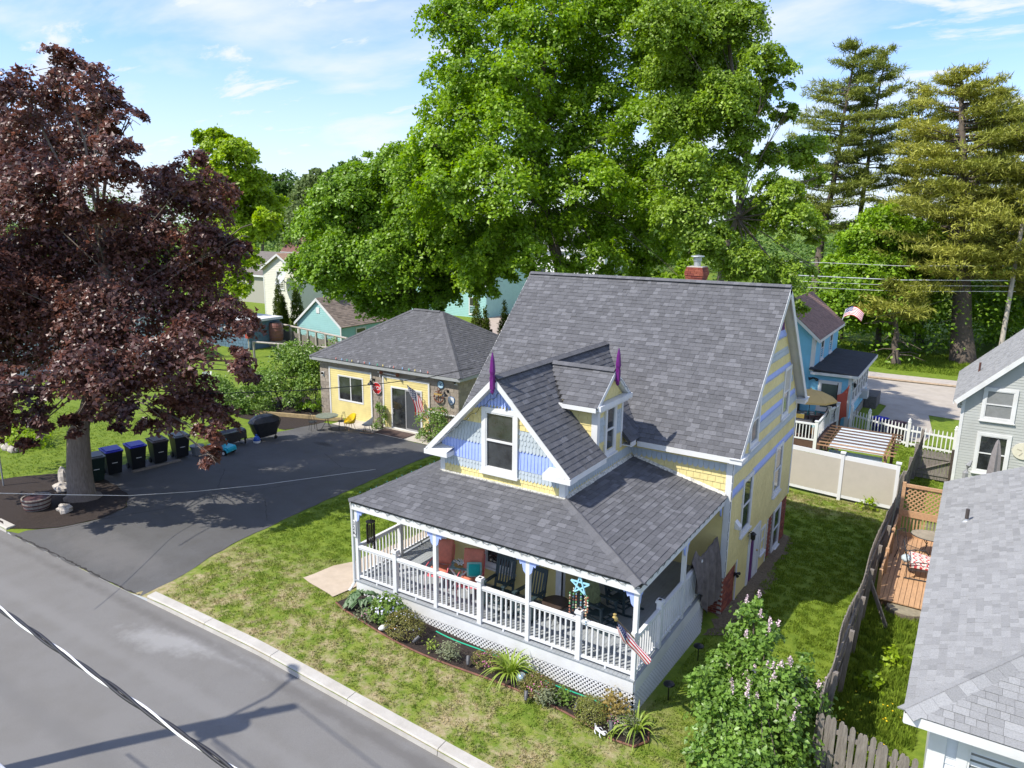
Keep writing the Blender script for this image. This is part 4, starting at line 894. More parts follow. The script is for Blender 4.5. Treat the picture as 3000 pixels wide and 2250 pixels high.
# patio furniture ---------------------------------------------------
gzp = lambda x, y: G(x, y)+.035
ir = MAT('wrought_iron', (.03, .032, .035), .5, .2)
t = thing('bistro_table', 'round green topped metal table left of the yellow bay', 'table', (-22.65, 12.75, gzp(-22.6, 12.75)))
MB().lathe((0, 0, .70), [(.02, 0), (.56, .0), (.58, .015), (.58, .03), (.02, .035)], 24).build('tabletop', MAT('verdigris_top', (.17, .19, .14), .5, .25, 6), t)
for k in range(3):
    a = k*2.09; MB().tube([(0.05*math.cos(a), .05*math.sin(a), .7), (.1*math.cos(a), .1*math.sin(a), .35), (.32*math.cos(a), .32*math.sin(a), .03), (.38*math.cos(a), .38*math.sin(a), 0)], .014, 5).build('leg', ir, t)
MB().tube([(.28*math.cos(k*.4), .28*math.sin(k*.4), .06) for k in range(17)], .01, 5).build('ring', ir, t)
def iron_chair(label, loc, rz):
    t = thing('metal_chair', label, 'chair', loc, rz, 'dark metal chairs by the round table')
    MB().lathe((0, 0, .44), [(.02, 0), (.21, 0), (.22, .02), (.02, .03)], 16).build('seat', ir, t)
    m = MB(); m.tube([(.2*math.cos(a), -.05+.2*math.sin(a), z) for a, z in ((.2, .45), (.3, .7), (.7, .88), (1.57, .93), (2.44, .88), (2.84, .7), (2.94, .45))], .011, 5)
    for x in (-.08, 0, .08): m.tube([(x, .19, .46), (x*1.1, .17, .9)], .006, 4)
    m.build('backrest', ir, t)
    for a in (.8, 2.3, 3.9, 5.5): MB().tube([(.17*math.cos(a), .17*math.sin(a), .44), (.23*math.cos(a), .23*math.sin(a), 0)], .011, 5).build('leg', ir, t)
iron_chair('dark metal chair on the near side of the green round table', (-22.95, 12.05, gzp(-22.9, 12)), 2.8); iron_chair('dark metal chair between the green round table and the yellow wall', (-22.05, 13.2, gzp(-22, 13.2)), -.7)
plastic = {'y': MAT('yellow_plastic', (.85, .58, .02), .35, .05), 'w': MAT('white_plastic', (.75, .75, .72), .35, .05)}
def shell_chair(label, loc, rz, mat, cush, rock):
    t = thing('shell_chair', label, 'chair', loc, rz); m = MB(); n = 16; rows = []
    prof = [(0, .40), (.16, .40), (.25, .43), (.31, .52), (.34, .62)]
    vs = []; 
    for j, (r, z) in enumerate(prof):
        for i in range(n):
            a = 2*math.pi*i/n; back = max(0, math.sin(a)); front = max(0, -math.sin(a)); zz = z+(.26*back if j == 4 else .1*back if j == 3 else 0)-(z-.42)*front*.95*(j > 1)
            vs.append((r*math.cos(a)*(1+.05*back), r*math.sin(a)*.95, zz))
    f = [(j*n+i, j*n+(i+1) % n, (j+1)*n+(i+1) % n, (j+1)*n+i) for j in range(4) for i in range(n)]; m.add(vs, f)
    m.add([(x*.94, y*.94, z+.02) for x, y, z in vs], [tuple(reversed(q)) for q in f]); m.build('shell', plastic[mat], t, True)
    MB().blob((0, -.04, .46), (.24, .23, .05), 12, 7, .05).build('cushion', plastic[cush], t, True)
    for x in (-.19, .19):
        for y in (-.2, .2): MB().tube([(x*.6, y*.6, .41), (x, y, .06)], .012, 5).build('leg', MAT('wood_leg', (.5, .3, .14), .6, .2) if not rock else ir, t)
    if rock:
        for x in (-.2, .2): MB().tube([(x, -.36+.09*k, .02+.035*((k-4)/4)**2+.02) for k in range(9)], .017, 5).build('rocker', woodt, t)
shell_chair('yellow moulded shell chair on the patio in front of the window', (-21.55, 13.3, gzp(-21.5, 13.3)), R(-15), 'y', 'y', False)
shell_chair('white shell rocking chair with a yellow seat pad beside the climbing rose', (-20.55, 13.55, gzp(-20.5, 13.5)), R(-65), 'w', 'y', True)
t = thing('door_mat', 'brown mat on the patio in front of the sliding door', 'mat', (-19.4, 14.3, gzp(-19.4, 14.3)))
m = MB(); m.box(-1.0, .95, -.42, .42, .003, .018); m.build('mat_field', MAT('mat_brown', (.09, .06, .05), .95, .3, 30), t); m = MB()
for q in ((-1.05, 1.0, -.47, -.42), (-1.05, 1.0, .42, .47), (-1.05, -1.0, -.42, .42), (.95, 1.0, -.42, .42)): m.box(*q, .003, .022)
m.build('mat_border', MAT('mat_edge', (.05, .035, .03), .95, .2), t)
m = MB(); m.beam((-28.3, 12.5, G(-28, 12.5)+.12), (-23.3, 14.5, G(-23.5, 14.5)+.12), .14, .2); setp(m.build('landscape_timber', MAT('timber', (.36, .27, .14), .8, .25, 5)), 'long tan timber edging the shrub bed left of the round table', 'timber')
m = MB(); m.box(-18.1, -16.0, 15.02, 15.12, -.12, -.07); setp(m.build('pipe_ledge', white), 'narrow white pipe along the block wall below the route sign', 'pipe')
# grill, covered bench, toy jeep, jug
vinylb = MAT('black_cover', (.02, .021, .023), .38, .3, 5, .4, 12)
t = thing('covered_grill', 'barbecue grill under a shiny black cover at the driveway edge', 'grill', (-23.25, 9.3, G(-23.2, 9.3)), R(80))
m = MB(); vs = []; n = 14; rows = [(.52, .30, .22), (.60, .36, .45), (.72, .40, .75), (.78, .42, .92), (.66, .36, 1.08), (.42, .3, 1.2), (.2, .14, 1.24)]
for a, b, z in rows: vs += [(a*(abs(math.cos(q))**.6)*np.sign(math.cos(q))*(1+.03*random.uniform(-1, 1)), b*(abs(math.sin(q))**.6)*np.sign(math.sin(q)), z+.02*random.uniform(-1, 1)) for q in (2*math.pi*i/n for i in range(n))]
m.add(vs, [(j*n+i, j*n+(i+1) % n, (j+1)*n+(i+1) % n, (j+1)*n+i) for j in range(len(rows)-1) for i in range(n)]+[tuple(reversed(range(n))), tuple((len(rows)-1)*n+i for i in range(n))]); m.build('cover', vinylb, t, False)
for x in (-.42, .42):
    for y in (-.22, .22): MB().tube([(x, y, .24), (x, y, .07)], .02, 5).build('leg', black, t)
    MB().tube([(x-.0, -.25, .08), (x, -.19, .08)], .08, 10).build('wheel', black, t)
t = thing('covered_bench', 'low patio piece under a sagging black cover beside the toy car', 'covered furniture', (-23.5, 7.4, G(-23.4, 7.4)), R(80))
m = MB(); vs = []; nn = 14
for j in range(6):
    for i in range(nn+1):
        s = i/nn*2-1; y = (j/5-.5)*.7; sag = .12*(1-s*s); vs.append((s*.75, y*(1-.1*abs(s)), .72-sag*(1-(y/.35)**2)-(.05 if j in (0, 5) else 0)))
b = len(vs)
for i in range(nn+1):
    s = i/nn*2-1; vs.append((s*.74, -.37, .25+.12*(1-s*s)*.2-.08*math.cos(s*3)))
for i in range(nn+1):
    s = i/nn*2-1; vs.append((s*.74, .37, .25))
m.add(vs, [(j*(nn+1)+i, j*(nn+1)+i+1, (j+1)*(nn+1)+i+1, (j+1)*(nn+1)+i) for j in range(5) for i in range(nn)]+[(b+i, b+i+1, i+1, i) for i in range(nn)]+[(5*(nn+1)+i, 5*(nn+1)+i+1, b+nn+1+i+1, b+nn+1+i) for i in range(nn)])
m.add([(-.75, -.33, .66), (-.75, .33, .66), (-.74, .36, .24), (-.74, -.36, .24)], [(0, 1, 2, 3)]); m.add([(.75, -.33, .66), (.75, .33, .66), (.74, .36, .24), (.74, -.36, .24)], [(0, 1, 2, 3)]); m.build('cover', vinylb, t)
for x in (-.68, .68):
    for y in (-.28, .28): MB().box(x-.03, x+.03, y-.03, y+.03, 0, .4).build('leg', black, t)
t = thing('toy_car', 'turquoise ride-on toy car partly under the red maple branches', 'toy car', (-22.55, 6.35, G(-22.5, 6.3)), R(15))
tq = MAT('turquoise_plastic', (.03, .42, .52), .3, .05); m = MB()
prof = [(-.55, .16), (.55, .16), (.57, .3), (.52, .36), (.2, .40), (.12, .42), (-.1, .30), (-.35, .32), (-.38, .45), (-.55, .42)]
m.prism([(x, -.28, z) for x, z in prof], (0, .56, 0)); m.build('body', tq, t)
for y in (-.3, .3):
    for x in (-.36, .36):
        m = MB(); m.tube([(x+.17*math.cos(a), y, .15+.17*math.sin(a)) for a in np.linspace(0, 3.14, 7)], .035, 5); m.build('fender', tq, t)
        w_ = MB().tube([(x, y-.05, .125), (x, y+.05, .125)], .125, 14).build('wheel', black, t); MB().tube([(x, y-.056, .125), (x, y+.056, .125)], .07, 10).build('hub', plastic['w'], w_)
MB().prism([(.13, -.25, .4), (.17, -.25, .4), (.06, -.25, .64), (.03, -.25, .64)], (0, .5, 0)).build('windshield', tq, t); MB().box(-.34, -.05, -.2, .2, .29, .36).build('seat', MAT('lilac_plastic', (.5, .3, .6), .4, .1), t)
t = thing('plastic_jug', 'small blue and white plastic jug standing by the covered grill', 'jug', (-22.95, 8.55, G(-22.9, 8.5)))
MB().lathe((0, 0, 0), [(.15, 0), (.17, .04), (.17, .12)], 12).build('base', plastic['w'], t); MB().lathe((0, 0, .12), [(.17, 0), (.16, .1), (.1, .2), (.04, .24), (.04, .3)], 12).build('body', MAT('blue_plastic', (.03, .1, .4), .4, .1), t)
# wheelie bins
def bin_(label, x, y, body, lid, rz=-.2, s=1):
    t = thing('wheelie_bin', label, 'bin', (x, y, G(x, y)+.03), rz+math.pi/2, 'wheeled bins lined up along the driveway')
    m = MB(); a, b = .24, .31; vs = [(-a, -a-.02, .06), (a, -a-.02, .06), (a, a, .06), (-a, a, .06), (-b, -b-.08, .98), (b, -b-.08, .98), (b, b-.02, .98), (-b, b-.02, .98)]
    m.add(vs, [(0, 3, 2, 1), (0, 1, 5, 4), (1, 2, 6, 5), (2, 3, 7, 6), (3, 0, 4, 7), (4, 5, 6, 7)]); m.box(-b-.02, b+.02, -b-.1, b, .93, .97); m.build('body', body, t)
    m = MB(); m.prism([(-b-.03, -b-.12, .985), (b+.03, -b-.12, .985), (b+.03, b+.04, 1.02), (-b-.03, b+.04, 1.02)], (0, 0, .03)); m.prism([(-b+.05, -b-.02, 1.015), (b-.05, -b-.02, 1.015), (b-.05, b-.04, 1.045), (-b+.05, b-.04, 1.045)], (0, 0, .035)); m.build('lid', lid, t)
    MB().tube([(-b, b+.06, .96), (b, b+.06, .96)], .018, 6).build('handle', body, t); MB().box(-.1, .1, -b-.045, -b-.02, .52, .54).build('label_strip', plastic['w'], t)
    for x_ in (-.26, .26): MB().tube([(x_-.03, .22, .12), (x_+.03, .22, .12)], .12, 10).build('wheel', black, t)
dg = MAT('dark_green_bin', (.008, .022, .018), .45, .2, 5); db = MAT('black_bin', (.01, .012, .015), .45, .2, 5); bl = MAT('blue_lid', (.012, .02, .42), .4, .1); br_ = MAT('brown_lid', (.07, .05, .045), .5, .1); gl_ = MAT('gray_lid', (.09, .1, .105), .4, .2)
bin_('dark green bin with a gray lid beside the maple trunk', -22.5, .75, dg, gl_, -.25); bin_('black bin with a blue lid, next to the green bin', -22.9, 1.65, db, bl); bin_('black bin with a blue lid, standing on the end of the board', -22.95, 2.65, db, bl)
bin_('black bin with a brown lid in the middle of the row', -23.1, 3.7, db, br_); bin_('black bin half under the hanging maple leaves', -23.2, 4.75, db, gl_)
setp(MB().beam((-22.5, 2.2, G(-22.5, 2.2)+.06), (-22.7, 4.4, G(-22.7, 4.4)+.06), .12, .08).build('board', woodg), 'weathered board lying in front of the bins', 'board')
t = thing('tub', 'gray plastic tub at the far end of the bins', 'tub', (-23.1, 5.5, G(-23.1, 5.5))); MB().lathe((0, 0, 0), [(.2, 0), (.27, .36), (.3, .36), (.3, .4)], 14).build('tub_body', MAT('gray_plastic', (.2, .21, .22), .5, .1), t); MB().lathe((0, 0, .4), [(.31, 0), (.31, .03), (.1, .05)], 14).build('lid', gl_, t)
# half barrel, stones, post at the maple
t = thing('barrel_planter', 'half whisky barrel planter with dry stalks on the mulch', 'planter', (-21.15, -1.95, G(-21, -2)+.03))
m = MB(); st = MAT('barrel_oak', (.28, .25, .215), .85, .3, 8, .5, 30, stretch=(4, 4, .5))
for k in range(18):
    a, b = 2*math.pi*k/18+.01, 2*math.pi*(k+1)/18-.01; P_ = lambda r, q, z: (r*math.cos(q), r*math.sin(q), z)
    MB().add([P_(.37, a, 0), P_(.37, b, 0), P_(.43, b, .2), P_(.43, a, .2), P_(.45, a, .40), P_(.45, b, .40), P_(.41, a, .40), P_(.41, b, .40), P_(.40, a, .2), P_(.40, b, .2)], [(0, 1, 2, 3), (3, 2, 5, 4), (4, 5, 7, 6), (6, 7, 9, 8)]).build('stave', st, t)
for z, r in ((.06, .396), (.2, .436), (.34, .452)): MB().lathe((0, 0, z), [(r, -.02), (r+.008, -.02), (r+.010, .02), (r, .02)], 24).build('hoop', MAT('hoop_rust', (.07, .03, .028), .7, .2), t)
MB().lathe((0, 0, .0), [(.3, .02), (.40, .33), (.02, .36)], 18).build('soil', soil, t)
stone = MAT('pale_stone', (.42, .38, .33), .9, .25, 7, .6, 20)
for lb, x, y, r in (('pale flat stone on the mulch left of the maple trunk', -22.2, -.55, (.42, .3, .2)), ('upright rough stone behind the flat stone by the maple', -22.75, -.25, (.22, .2, .42)), ('small pale stone at the foot of the maple trunk', -20.15, -1.55, (.28, .2, .2))): setp(MB().blob((x, y, G(x, y)+r[2]*.6), r, 11, 8, .25, x).build('stone', stone, None, False), lb, 'stone')
t = thing('fence_post', 'galvanized fence post at the left edge of the lawn', 'post', (-24.4, -1.6, -.33)); MB().tube([(0, 0, -.1), (0, 0, 1.35)], .03, 8).build('pole', galv, t); MB().lathe((0, 0, 1.35), [(.036, 0), (.03, .04), (.008, .06)], 8).build('post_cap', galv, t)
t = thing('garden_chair', 'small curved white plastic seat half hidden behind the shrubs', 'chair', (-36.5, 15.5, G(-36, 15)), .8)
MB().lathe((0, 0, .35), [(.03, 0), (.28, 0), (.3, .05), (.03, .06)], 14).build('seat', plastic['w'], t); m = MB(); m.add([(.3*math.cos(a), .3*math.sin(a), z) for z in (.36, .7, 1.0) for a in np.linspace(-.4, 3.5, 9)], [(j*9+i, j*9+i+1, (j+1)*9+i+1, (j+1)*9+i) for j in range(2) for i in range(8)]); m.build('backrest', plastic['w'], t)
for a in (.8, 2.4, 4, 5.5): MB().tube([(.24*math.cos(a), .24*math.sin(a), .36), (.3*math.cos(a), .3*math.sin(a), 0)], .025, 5).build('leg', plastic['w'], t)
t = thing('planter_box', 'white rail fence end with a square post behind the shrub', 'fence', (-32.3, 12.6, G(-32, 12.6))); MB().box(-.09, .09, -.09, .09, 0, .85).build('post', whitev, t); MB().box(-.12, .12, -.12, .12, .85, .9).build('post_cap', whitev, t); MB().beam((.09, .05, .6), (2.6, 1.2, .75), .03, .5).build('panel', MAT('cream_vinyl', (.66, .66, .58), .5, .05), t)
# ================================================================ foliage helpers
def unitv(a): return a/np.maximum(np.linalg.norm(a, axis=-1, keepdims=True), 1e-9)
LS = {'kite': (np.array([(0, 0, 0), (.45, .36, .07), (1, 0, -.06), (.45, -.36, .07)]), [(0, 1, 2), (0, 2, 3)]),
      'maple': (np.array([(0, 0, 0), (.12, .5, .05), (.42, .26, .03), (.62, .52, .06), (1, 0, -.08), (.62, -.52, .06), (.42, -.26, .03), (.12, -.5, .05)]), [(0, 1, 2), (0, 2, 4), (0, 4, 6), (0, 6, 7)]),
      'blade': (np.array([(0, .5, 0), (.45, .45, .12), (1, 0, -.12), (.45, -.45, .12), (0, -.5, 0)]), [(0, 1, 3), (0, 3, 4), (1, 2, 3)]),
      'needle': (np.array([(0, .5, 0), (1, 0, 0), (0, -.5, 0)]), [(0, 1, 2)])}
def leafmesh(name, c, nrm, size, mat, shape='kite', width=1., dirs=None):
    pts, fs = LS[shape]; n = len(c); nrm = unitv(nrm)
    t = unitv(np.cross(nrm, rng.normal(size=(n, 3)))) if dirs is None else unitv(dirs)
    if dirs is not None: nrm = unitv(nrm-t*np.sum(nrm*t, 1, keepdims=True)+1e-6)
    b = np.cross(nrm, t); s = np.asarray(size)[:, None, None]
    v = c[:, None]+s*(pts[None, :, 0:1]*t[:, None]+pts[None, :, 1:2]*width*b[:, None]+pts[None, :, 2:3]*nrm[:, None])
    return npmesh(name, v, len(fs), fs, mat)
def crown_pts(lobes, n, k=9, sig=.22, shell=.6, flat=.55, gap=-.25, gscale=.55, up=.75):
    """lobes: (centre, rx, ry, rz). Leaf clusters in the outer part of each lobe -> centres, normals"""
    L_ = [(np.array(c, float), np.array((rx, ry, rz))) for c, rx, ry, rz in lobes]; ar = np.array([(r[0]*r[1]*r[2])**(2/3) for c, r in L_]); ar /= ar.sum()
    C_, D_ = [], []
    for (c, r), f in zip(L_, ar):
        q = max(3, int(n/k*f)); d = unitv(rng.normal(size=(q, 3))); d[:, 2] = np.where(d[:, 2] < -.55, -d[:, 2], d[:, 2]); rad = shell+(1.04-shell)*rng.random(q)**.6
        C_.append(c+d*rad[:, None]*r); D_.append(d)
    C_, D_ = np.vstack(C_), np.vstack(D_)
    if gap > -1:
        g = np.array([mnoise.noise((p[0]*gscale, p[1]*gscale, p[2]*gscale*1.5)) for p in C_]); ok = g > gap; C_, D_ = C_[ok], D_[ok]
    m_ = len(C_); off = rng.normal(size=(m_, k, 3))*sig*np.array((1, 1, flat)); pts = (C_[:, None]+off).reshape(-1, 3)
    nr = (np.repeat(D_, k, 0)*.55+np.array((0, 0, up))+rng.normal(size=(m_*k, 3))*.42); return pts, nr, C_
def crown_sprays(lobes, n, lps=150, rs=(.18, .5), thick=.2, jit=.62, up=.85):
    """crown of layered sprays: tilted dished discs of leaves spread through each lobe -> points, normals, spray centres"""
    L_ = [(np.array(c, float), np.array((rx, ry, rz))) for c, rx, ry, rz in lobes]; vol = np.array([(r.prod())**.75 for c, r in L_]); vol /= vol.sum(); P_, N_, C_ = [], [], []
    for (c, r), f in zip(L_, vol):
        ns = max(4, int(n*f/lps)); d = unitv(rng.normal(size=(ns, 3))); rad = .25+.72*rng.random(ns)**.55; cen = c+d*rad[:, None]*r; C_.append(cen)
        out = unitv(cen-c+np.array((0, 0, -.15))*r); nz = unitv(out*np.array((.62, .62, .2))+np.array((0, 0, up))+rng.normal(size=(ns, 3))*.16); a = unitv(np.cross(nz, rng.normal(size=(ns, 3)))); b = np.cross(nz, a); R_ = r.mean()*rng.uniform(*rs, ns)
        m_ = lps; rr = np.sqrt(rng.random((ns, m_)))*(1+.35*np.sin(5*rng.random((ns, 1))*6.28)*0); th = rng.random((ns, m_))*6.283; lob_ = 1+.28*np.sin(3*th+rng.random((ns, 1))*6.28)+.16*np.sin(7*th+rng.random((ns, 1))*6.28); rr = rr*lob_
        h = -.32*rr**2+rng.normal(size=(ns, m_))*thick
        p = cen[:, None]+R_[:, None, None]*(rr[..., None]*(np.cos(th)[..., None]*a[:, None]+np.sin(th)[..., None]*b[:, None])+h[..., None]*nz[:, None])
        q = nz[:, None]+.45*rr[..., None]*(np.cos(th)[..., None]*a[:, None]+np.sin(th)[..., None]*b[:, None])+rng.normal(size=(ns, m_, 3))*jit
        P_.append(p.reshape(-1, 3)); N_.append(q.reshape(-1, 3))
    return np.vstack(P_), np.vstack(N_), np.vstack(C_)
def tree(name, label, cat, base, lobes, n, leaf, mat, barkm, trunk, group=None, shape='kite', size=(.6, 1.3), k=9, sig=.22, shell=.6, gap=-.25, limbs=True, width=1., flat=.55, gs=.55, lean=None, nl=None, lps=150, rs=(.16, .5), thick=.2):
    """trunk: (radius, [(x,y,z) ...] path). crown + trunk (limbs and twigs belong to the trunk)"""
    t = thing(name, label, cat, base, world=True, group=group); r, path = trunk; m = MB(); nn = len(path)
    P = [Vector(p) for p in path]; fl = P[0]+(P[1]-P[0])*.12
    m.tube([P[0]-Vector((0, 0, .3)), P[0]+(P[1]-P[0])*.03, fl]+P[1:], [r*1.75, r*1.45, r]+[r*(1-.75*(i+1)/nn) for i in range(nn-1)], 10)
    pts, nr, C_ = crown_sprays(lobes, n, lps, rs, thick)
    for q in C_[::max(1, len(C_)//90)]:
        j = min(range(len(lobes)), key=lambda w: sum((a-b)**2 for a, b in zip(lobes[w][0], q))); m.tube([lobes[j][0], tuple((Vector(lobes[j][0])+Vector(q))/2+Vector((0, 0, .1))), tuple(q)], [r*.09, r*.06, .01], 4, False)
    if limbs:
        for li, (c, rx, ry, rz) in enumerate(lobes):
            c = Vector(c); i = min(range(3 if nn > 5 else 1, nn), key=lambda q: abs(P[q].z-(c.z-(c-P[0]).length*.25)) + (P[q]-c).length*.3); a = P[i]; rr = r*(1-.75*i/nn)*(.4 if nl is None or li < nl else .13)
            mid = a.lerp(c, .5)+Vector((random.uniform(-.3, .3), random.uniform(-.3, .3), (c-a).length*.08)); m.tube([a, mid, c], [rr, rr*.6, rr*.25], 6, False)
            for _ in range(5):
                d = Vector(unitv(rng.normal(size=3)))*1.0; e = c+Vector((d.x*rx, d.y*ry, d.z*rz))*.8; m.tube([mid.lerp(c, random.random()), (c+e)/2+Vector((0, 0, .12*rz)), e], [rr*.28, rr*.2, .012], 4, False)
    m.build('trunk', barkm, t, True)
    me = leafmesh('crown', pts, nr, leaf*rng.uniform(*size, len(pts)), mat, shape, width); link('crown', me, t); return t
def LEAF(name, c1, c2, rough=.45, trans=.3, isl=.28, spec=.35, scale=.6): return MAT(name, c1, rough, .12, scale, rgb2=c2, trans=trans, isl=isl, spec=spec)
def clump(name, label, cat, c, r, n, leaf, mat, shape='kite', group=None, k=6, sig=.07, shell=.5, stems=True, flowers=None, flat=.7, width=1., gap=-1., fn=40, fs=.03, up=.6):
    """a low plant: foliage (+ flower heads) of small leaves"""
    x, y = c; z = G(x, y)+.03; t = thing(name, label, cat, (x, y, z), world=True, group=group); rx, ry, rz = r
    pts, nr, C_ = crown_pts([((x, y, z+rz*.45), rx, ry, rz*.6)], n, k, sig, shell, flat, gap, 2., up)
    pts[:, 2] = np.maximum(pts[:, 2], z+.005); link('foliage', leafmesh('foliage', pts, nr, leaf*rng.uniform(.7, 1.3, len(pts)), mat, shape, width), t)
    if stems:
        m = MB()
        for p in C_[::max(1, len(C_)//10)][:10]: m.tube([(x+.2*(p[0]-x), y+.2*(p[1]-y), z-.02), p], [.012, .005], 4, False)
        m.build('stem', MAT('green_stem', (.12, .13, .04), .7, .2), t)
    if flowers:
        d = unitv(rng.normal(size=(fn, 3))); d[:, 2] = abs(d[:, 2])+.2; d = unitv(d); P = np.array((x, y, z+rz*.45))+d*np.array((rx, ry, rz*.62))*1.03
        link('flowers', leafmesh('flowers', P, d, fs*rng.uniform(.7, 1.4, fn), flowers, 'maple'), t)
    return t
def strap_plant(name, label, c, n, L_, w, mat, spread=1., cat='plant', group=None):
    """arching strap leaves from one crown (daylily); every leaf is a part"""
    x, y = c; z = G(x, y)+.03; t = thing(name, label, cat, (x, y, z), world=True, group=group)
    for i in range(n):
        a = random.uniform(0, 6.283); l = L_*random.uniform(.65, 1.1); sp_ = spread*random.uniform(.35, 1); m = MB(); vs = []; K = 6; d = Vector((math.cos(a), math.sin(a), 0)); q = Vector((-d.y, d.x, 0))
        for j in range(K+1):
            s = j/K; h = l*(1.15*s-1.0*s*s*sp_*1.1); out = l*sp_*.75*s**1.25; p = Vector((x, y, z))+d*(.04+out)+Vector((0, 0, max(h, .0)+.01)); ww = w*(1-s**2.2)+.002; up = Vector((0, 0, .35*ww)); vs += [p-q*ww+up, p, p+q*ww+up]
        m.add(vs, [(j*3+e, (j+1)*3+e, (j+1)*3+e+1, j*3+e+1) for j in range(K) for e in (0, 1)]); m.build('leaf', mat, t, True)
    return t
# ================================================================ ON THE PORCH
DK = -.0
rk = MAT('dark_green_rocker', (.030, .050, .058), .4, .15, 6)
def rocker(label, loc, rz):
    t = thing('rocking_chair', label, 'rocking chair', loc, rz, 'dark slatted rocking chairs on the porch')
    for x in (-.26, .26):
        MB().beam((x, .22, .12), (x*.98, .42, 1.14), .045, .05).build('back_post', rk, t); MB().beam((x*1.04, -.26, .06), (x*1.04, -.24, .64), .05, .05).build('leg', rk, t)
        MB().beam((x*1.04, -.28, .645), (x*1.02, .30, .60), .1, .03).build('arm', rk, t)
        pts = [(x, -.5+.1*k, .012+.06*((k-5)/5)**2) for k in range(12)]; m = MB()
        for a, b in zip(pts, pts[1:]): m.beam(a, b, .035, .05)
        m.build('rocker', rk, t)
    for k in range(6): MB().beam((-.2+.08*k, .245, .44), (-.2+.08*k, .40, 1.06), .042, .018).build('back_slat', rk, t)
    MB().beam((-.25, .41, 1.08), (.25, .41, 1.08), .03, .13).build('top_rail', rk, t); MB().beam((-.25, .245, .45), (.25, .245, .45), .03, .07).build('back_rail', rk, t)
    for k in range(8): MB().beam((-.27, -.25+.06*k, .42-.013*k), (.27, -.25+.06*k, .42-.013*k), .047, .02).build('seat_slat', rk, t)
    for z in (.16, .29): MB().beam((-.26, -.25, z), (.26, -.25, z), .03, .03).build('stretcher', rk, t)
    for x in (-.27, .27):
        for z in (.17, .30): MB().beam((x, -.25, z), (x, .26, z), .025, .03).build('side_stretcher', rk, t)
    return t
r0_ = rocker('dark green rocking chair under the porch window beside the coral chair', (-4.15, 1.05, DK), R(3))
dup(r0_, (-3.22, .98, DK), R(-3), 'dark green rocking chair just left of the round side table')
olive = MAT('olive_throw', (.17, .19, .09), .9, .35, 14); cream = MAT('leaf_print_cushion', (.45, .46, .33), .8, .45, 11)
rb = dup(r0_, (-1.55, 1.55, DK), R(75), 'dark rocking chair draped with an olive throw behind the star wind chime'); rc = dup(r0_, (-1.45, 2.55, DK), R(80), 'rearmost dark rocking chair with a leaf print cushion')
t = thing('throw_blanket', 'mottled olive throw over the back of a rocking chair', 'blanket', (-1.55, 1.55, 0), R(75)); m = MB(); vs = []
for j in range(9):
    for i in range(7):
        s = j/8; z = .46+.72*min(1, s*1.6) if s < .62 else 1.17-.9*(s-.62)/.38*.7; y = .235+.15*min(1, s*1.6)+(.06 if s > .62 else -.03); vs.append(((i/6-.5)*.5*(1+.1*math.sin(j)), y+.012*math.sin(i*2+j), z))
m.add(vs, [(j*7+i, j*7+i+1, (j+1)*7+i+1, (j+1)*7+i) for j in range(8) for i in range(6)]); m.build('blanket_cloth', olive, t, True)
t = thing('cushion', 'pale leaf print cushion standing on the rearmost rocking chair', 'cushion', (-1.45, 2.55, 0), R(80)); MB().blob((0, .2, .68), (.23, .09, .22), 12, 8, .04).build('cushion_body', cream, t, True); MB().tube([(-.2, .19, .5), (.2, .19, .5)], .02, 5).build('piping', olive, t)
coral = MAT('coral_frame', (.75, .15, .19), .35, .1); cush = MAT('terracotta_cushion', (.56, .19, .125), .85, .15, 9, .3, 40)
def cushioned(label, loc, rz):
    t = thing('cushioned_chair', label, 'chair', loc, rz, 'coral chairs with terracotta cushions')
    for x in (-.3, .3):
        MB().tube([(x, -.34, 0), (x, -.33, .4), (x, -.33, .56), (x, -.27, .62), (x, -.1, .63), (x, .22, .6), (x*.95, .27, .62)], .016, 6).build('arm', coral, t)
        MB().tube([(x*.9, .28, .36), (x*.92, .42, .9), (x*.9, .44, .98)], .015, 6).build('back_post', coral, t); MB().tube([(x*.95, .26, .4), (x*.95, .42, 0)], .015, 6).build('leg', coral, t)
    for k in range(4): MB().beam((-.27, -.34+.07*k, .395-.012*k), (.27, -.34+.07*k, .395-.012*k), .062, .016).build('seat_slat', coral, t)
    m = MB(); 
    for z in (0, 1): pass
    def pad(c, sx, sy, sz, tilt):
        m = MB(); vs = []; n = 9
        for sg in (1, -1):
            for j in range(n):
                for i in range(n):
                    u, v = i/(n-1)*2-1, j/(n-1)*2-1; e = (1-abs(u)**4)*(1-abs(v)**4); d = .022*max(0, math.cos(u*7.5)*math.cos(v*7.5)); h = sz*(.3+.7*e**.4)-d*e; y, z = v*sy, sg*h
                    vs.append((c[0]+u*sx, c[1]+y*math.cos(tilt)-z*math.sin(tilt), c[2]+y*math.sin(tilt)+z*math.cos(tilt)))
        q = [(j*n+i, j*n+i+1, (j+1)*n+i+1, (j+1)*n+i) for j in range(n-1) for i in range(n-1)]; f = q+[tuple(reversed([k+n*n for k in r])) for r in q]
        e = [j for j in range(n)]+[j*n+n-1 for j in range(1, n)]+[n*n-1-j for j in range(1, n)]+[j*n for j in range(n-2, 0, -1)]
        f += [(e[i], e[i]+n*n, e[(i+1) % len(e)]+n*n, e[(i+1) % len(e)]) for i in range(len(e))]
        m.add(vs, f); return m
    pad((0, -.02, .45), .27, .28, .06, R(-4)).build('seat_cushion', cush, t, True); pad((0, .32, .80), .27, .33, .06, R(72)).build('back_cushion', cush, t, True); return t
cushioned('coral metal chair with terracotta cushions nearest the left porch post', (-6.0, 1.02, DK), R(20)); cushioned('coral metal chair with terracotta cushions holding the teal pillow', (-4.98, 1.0, DK), R(22))
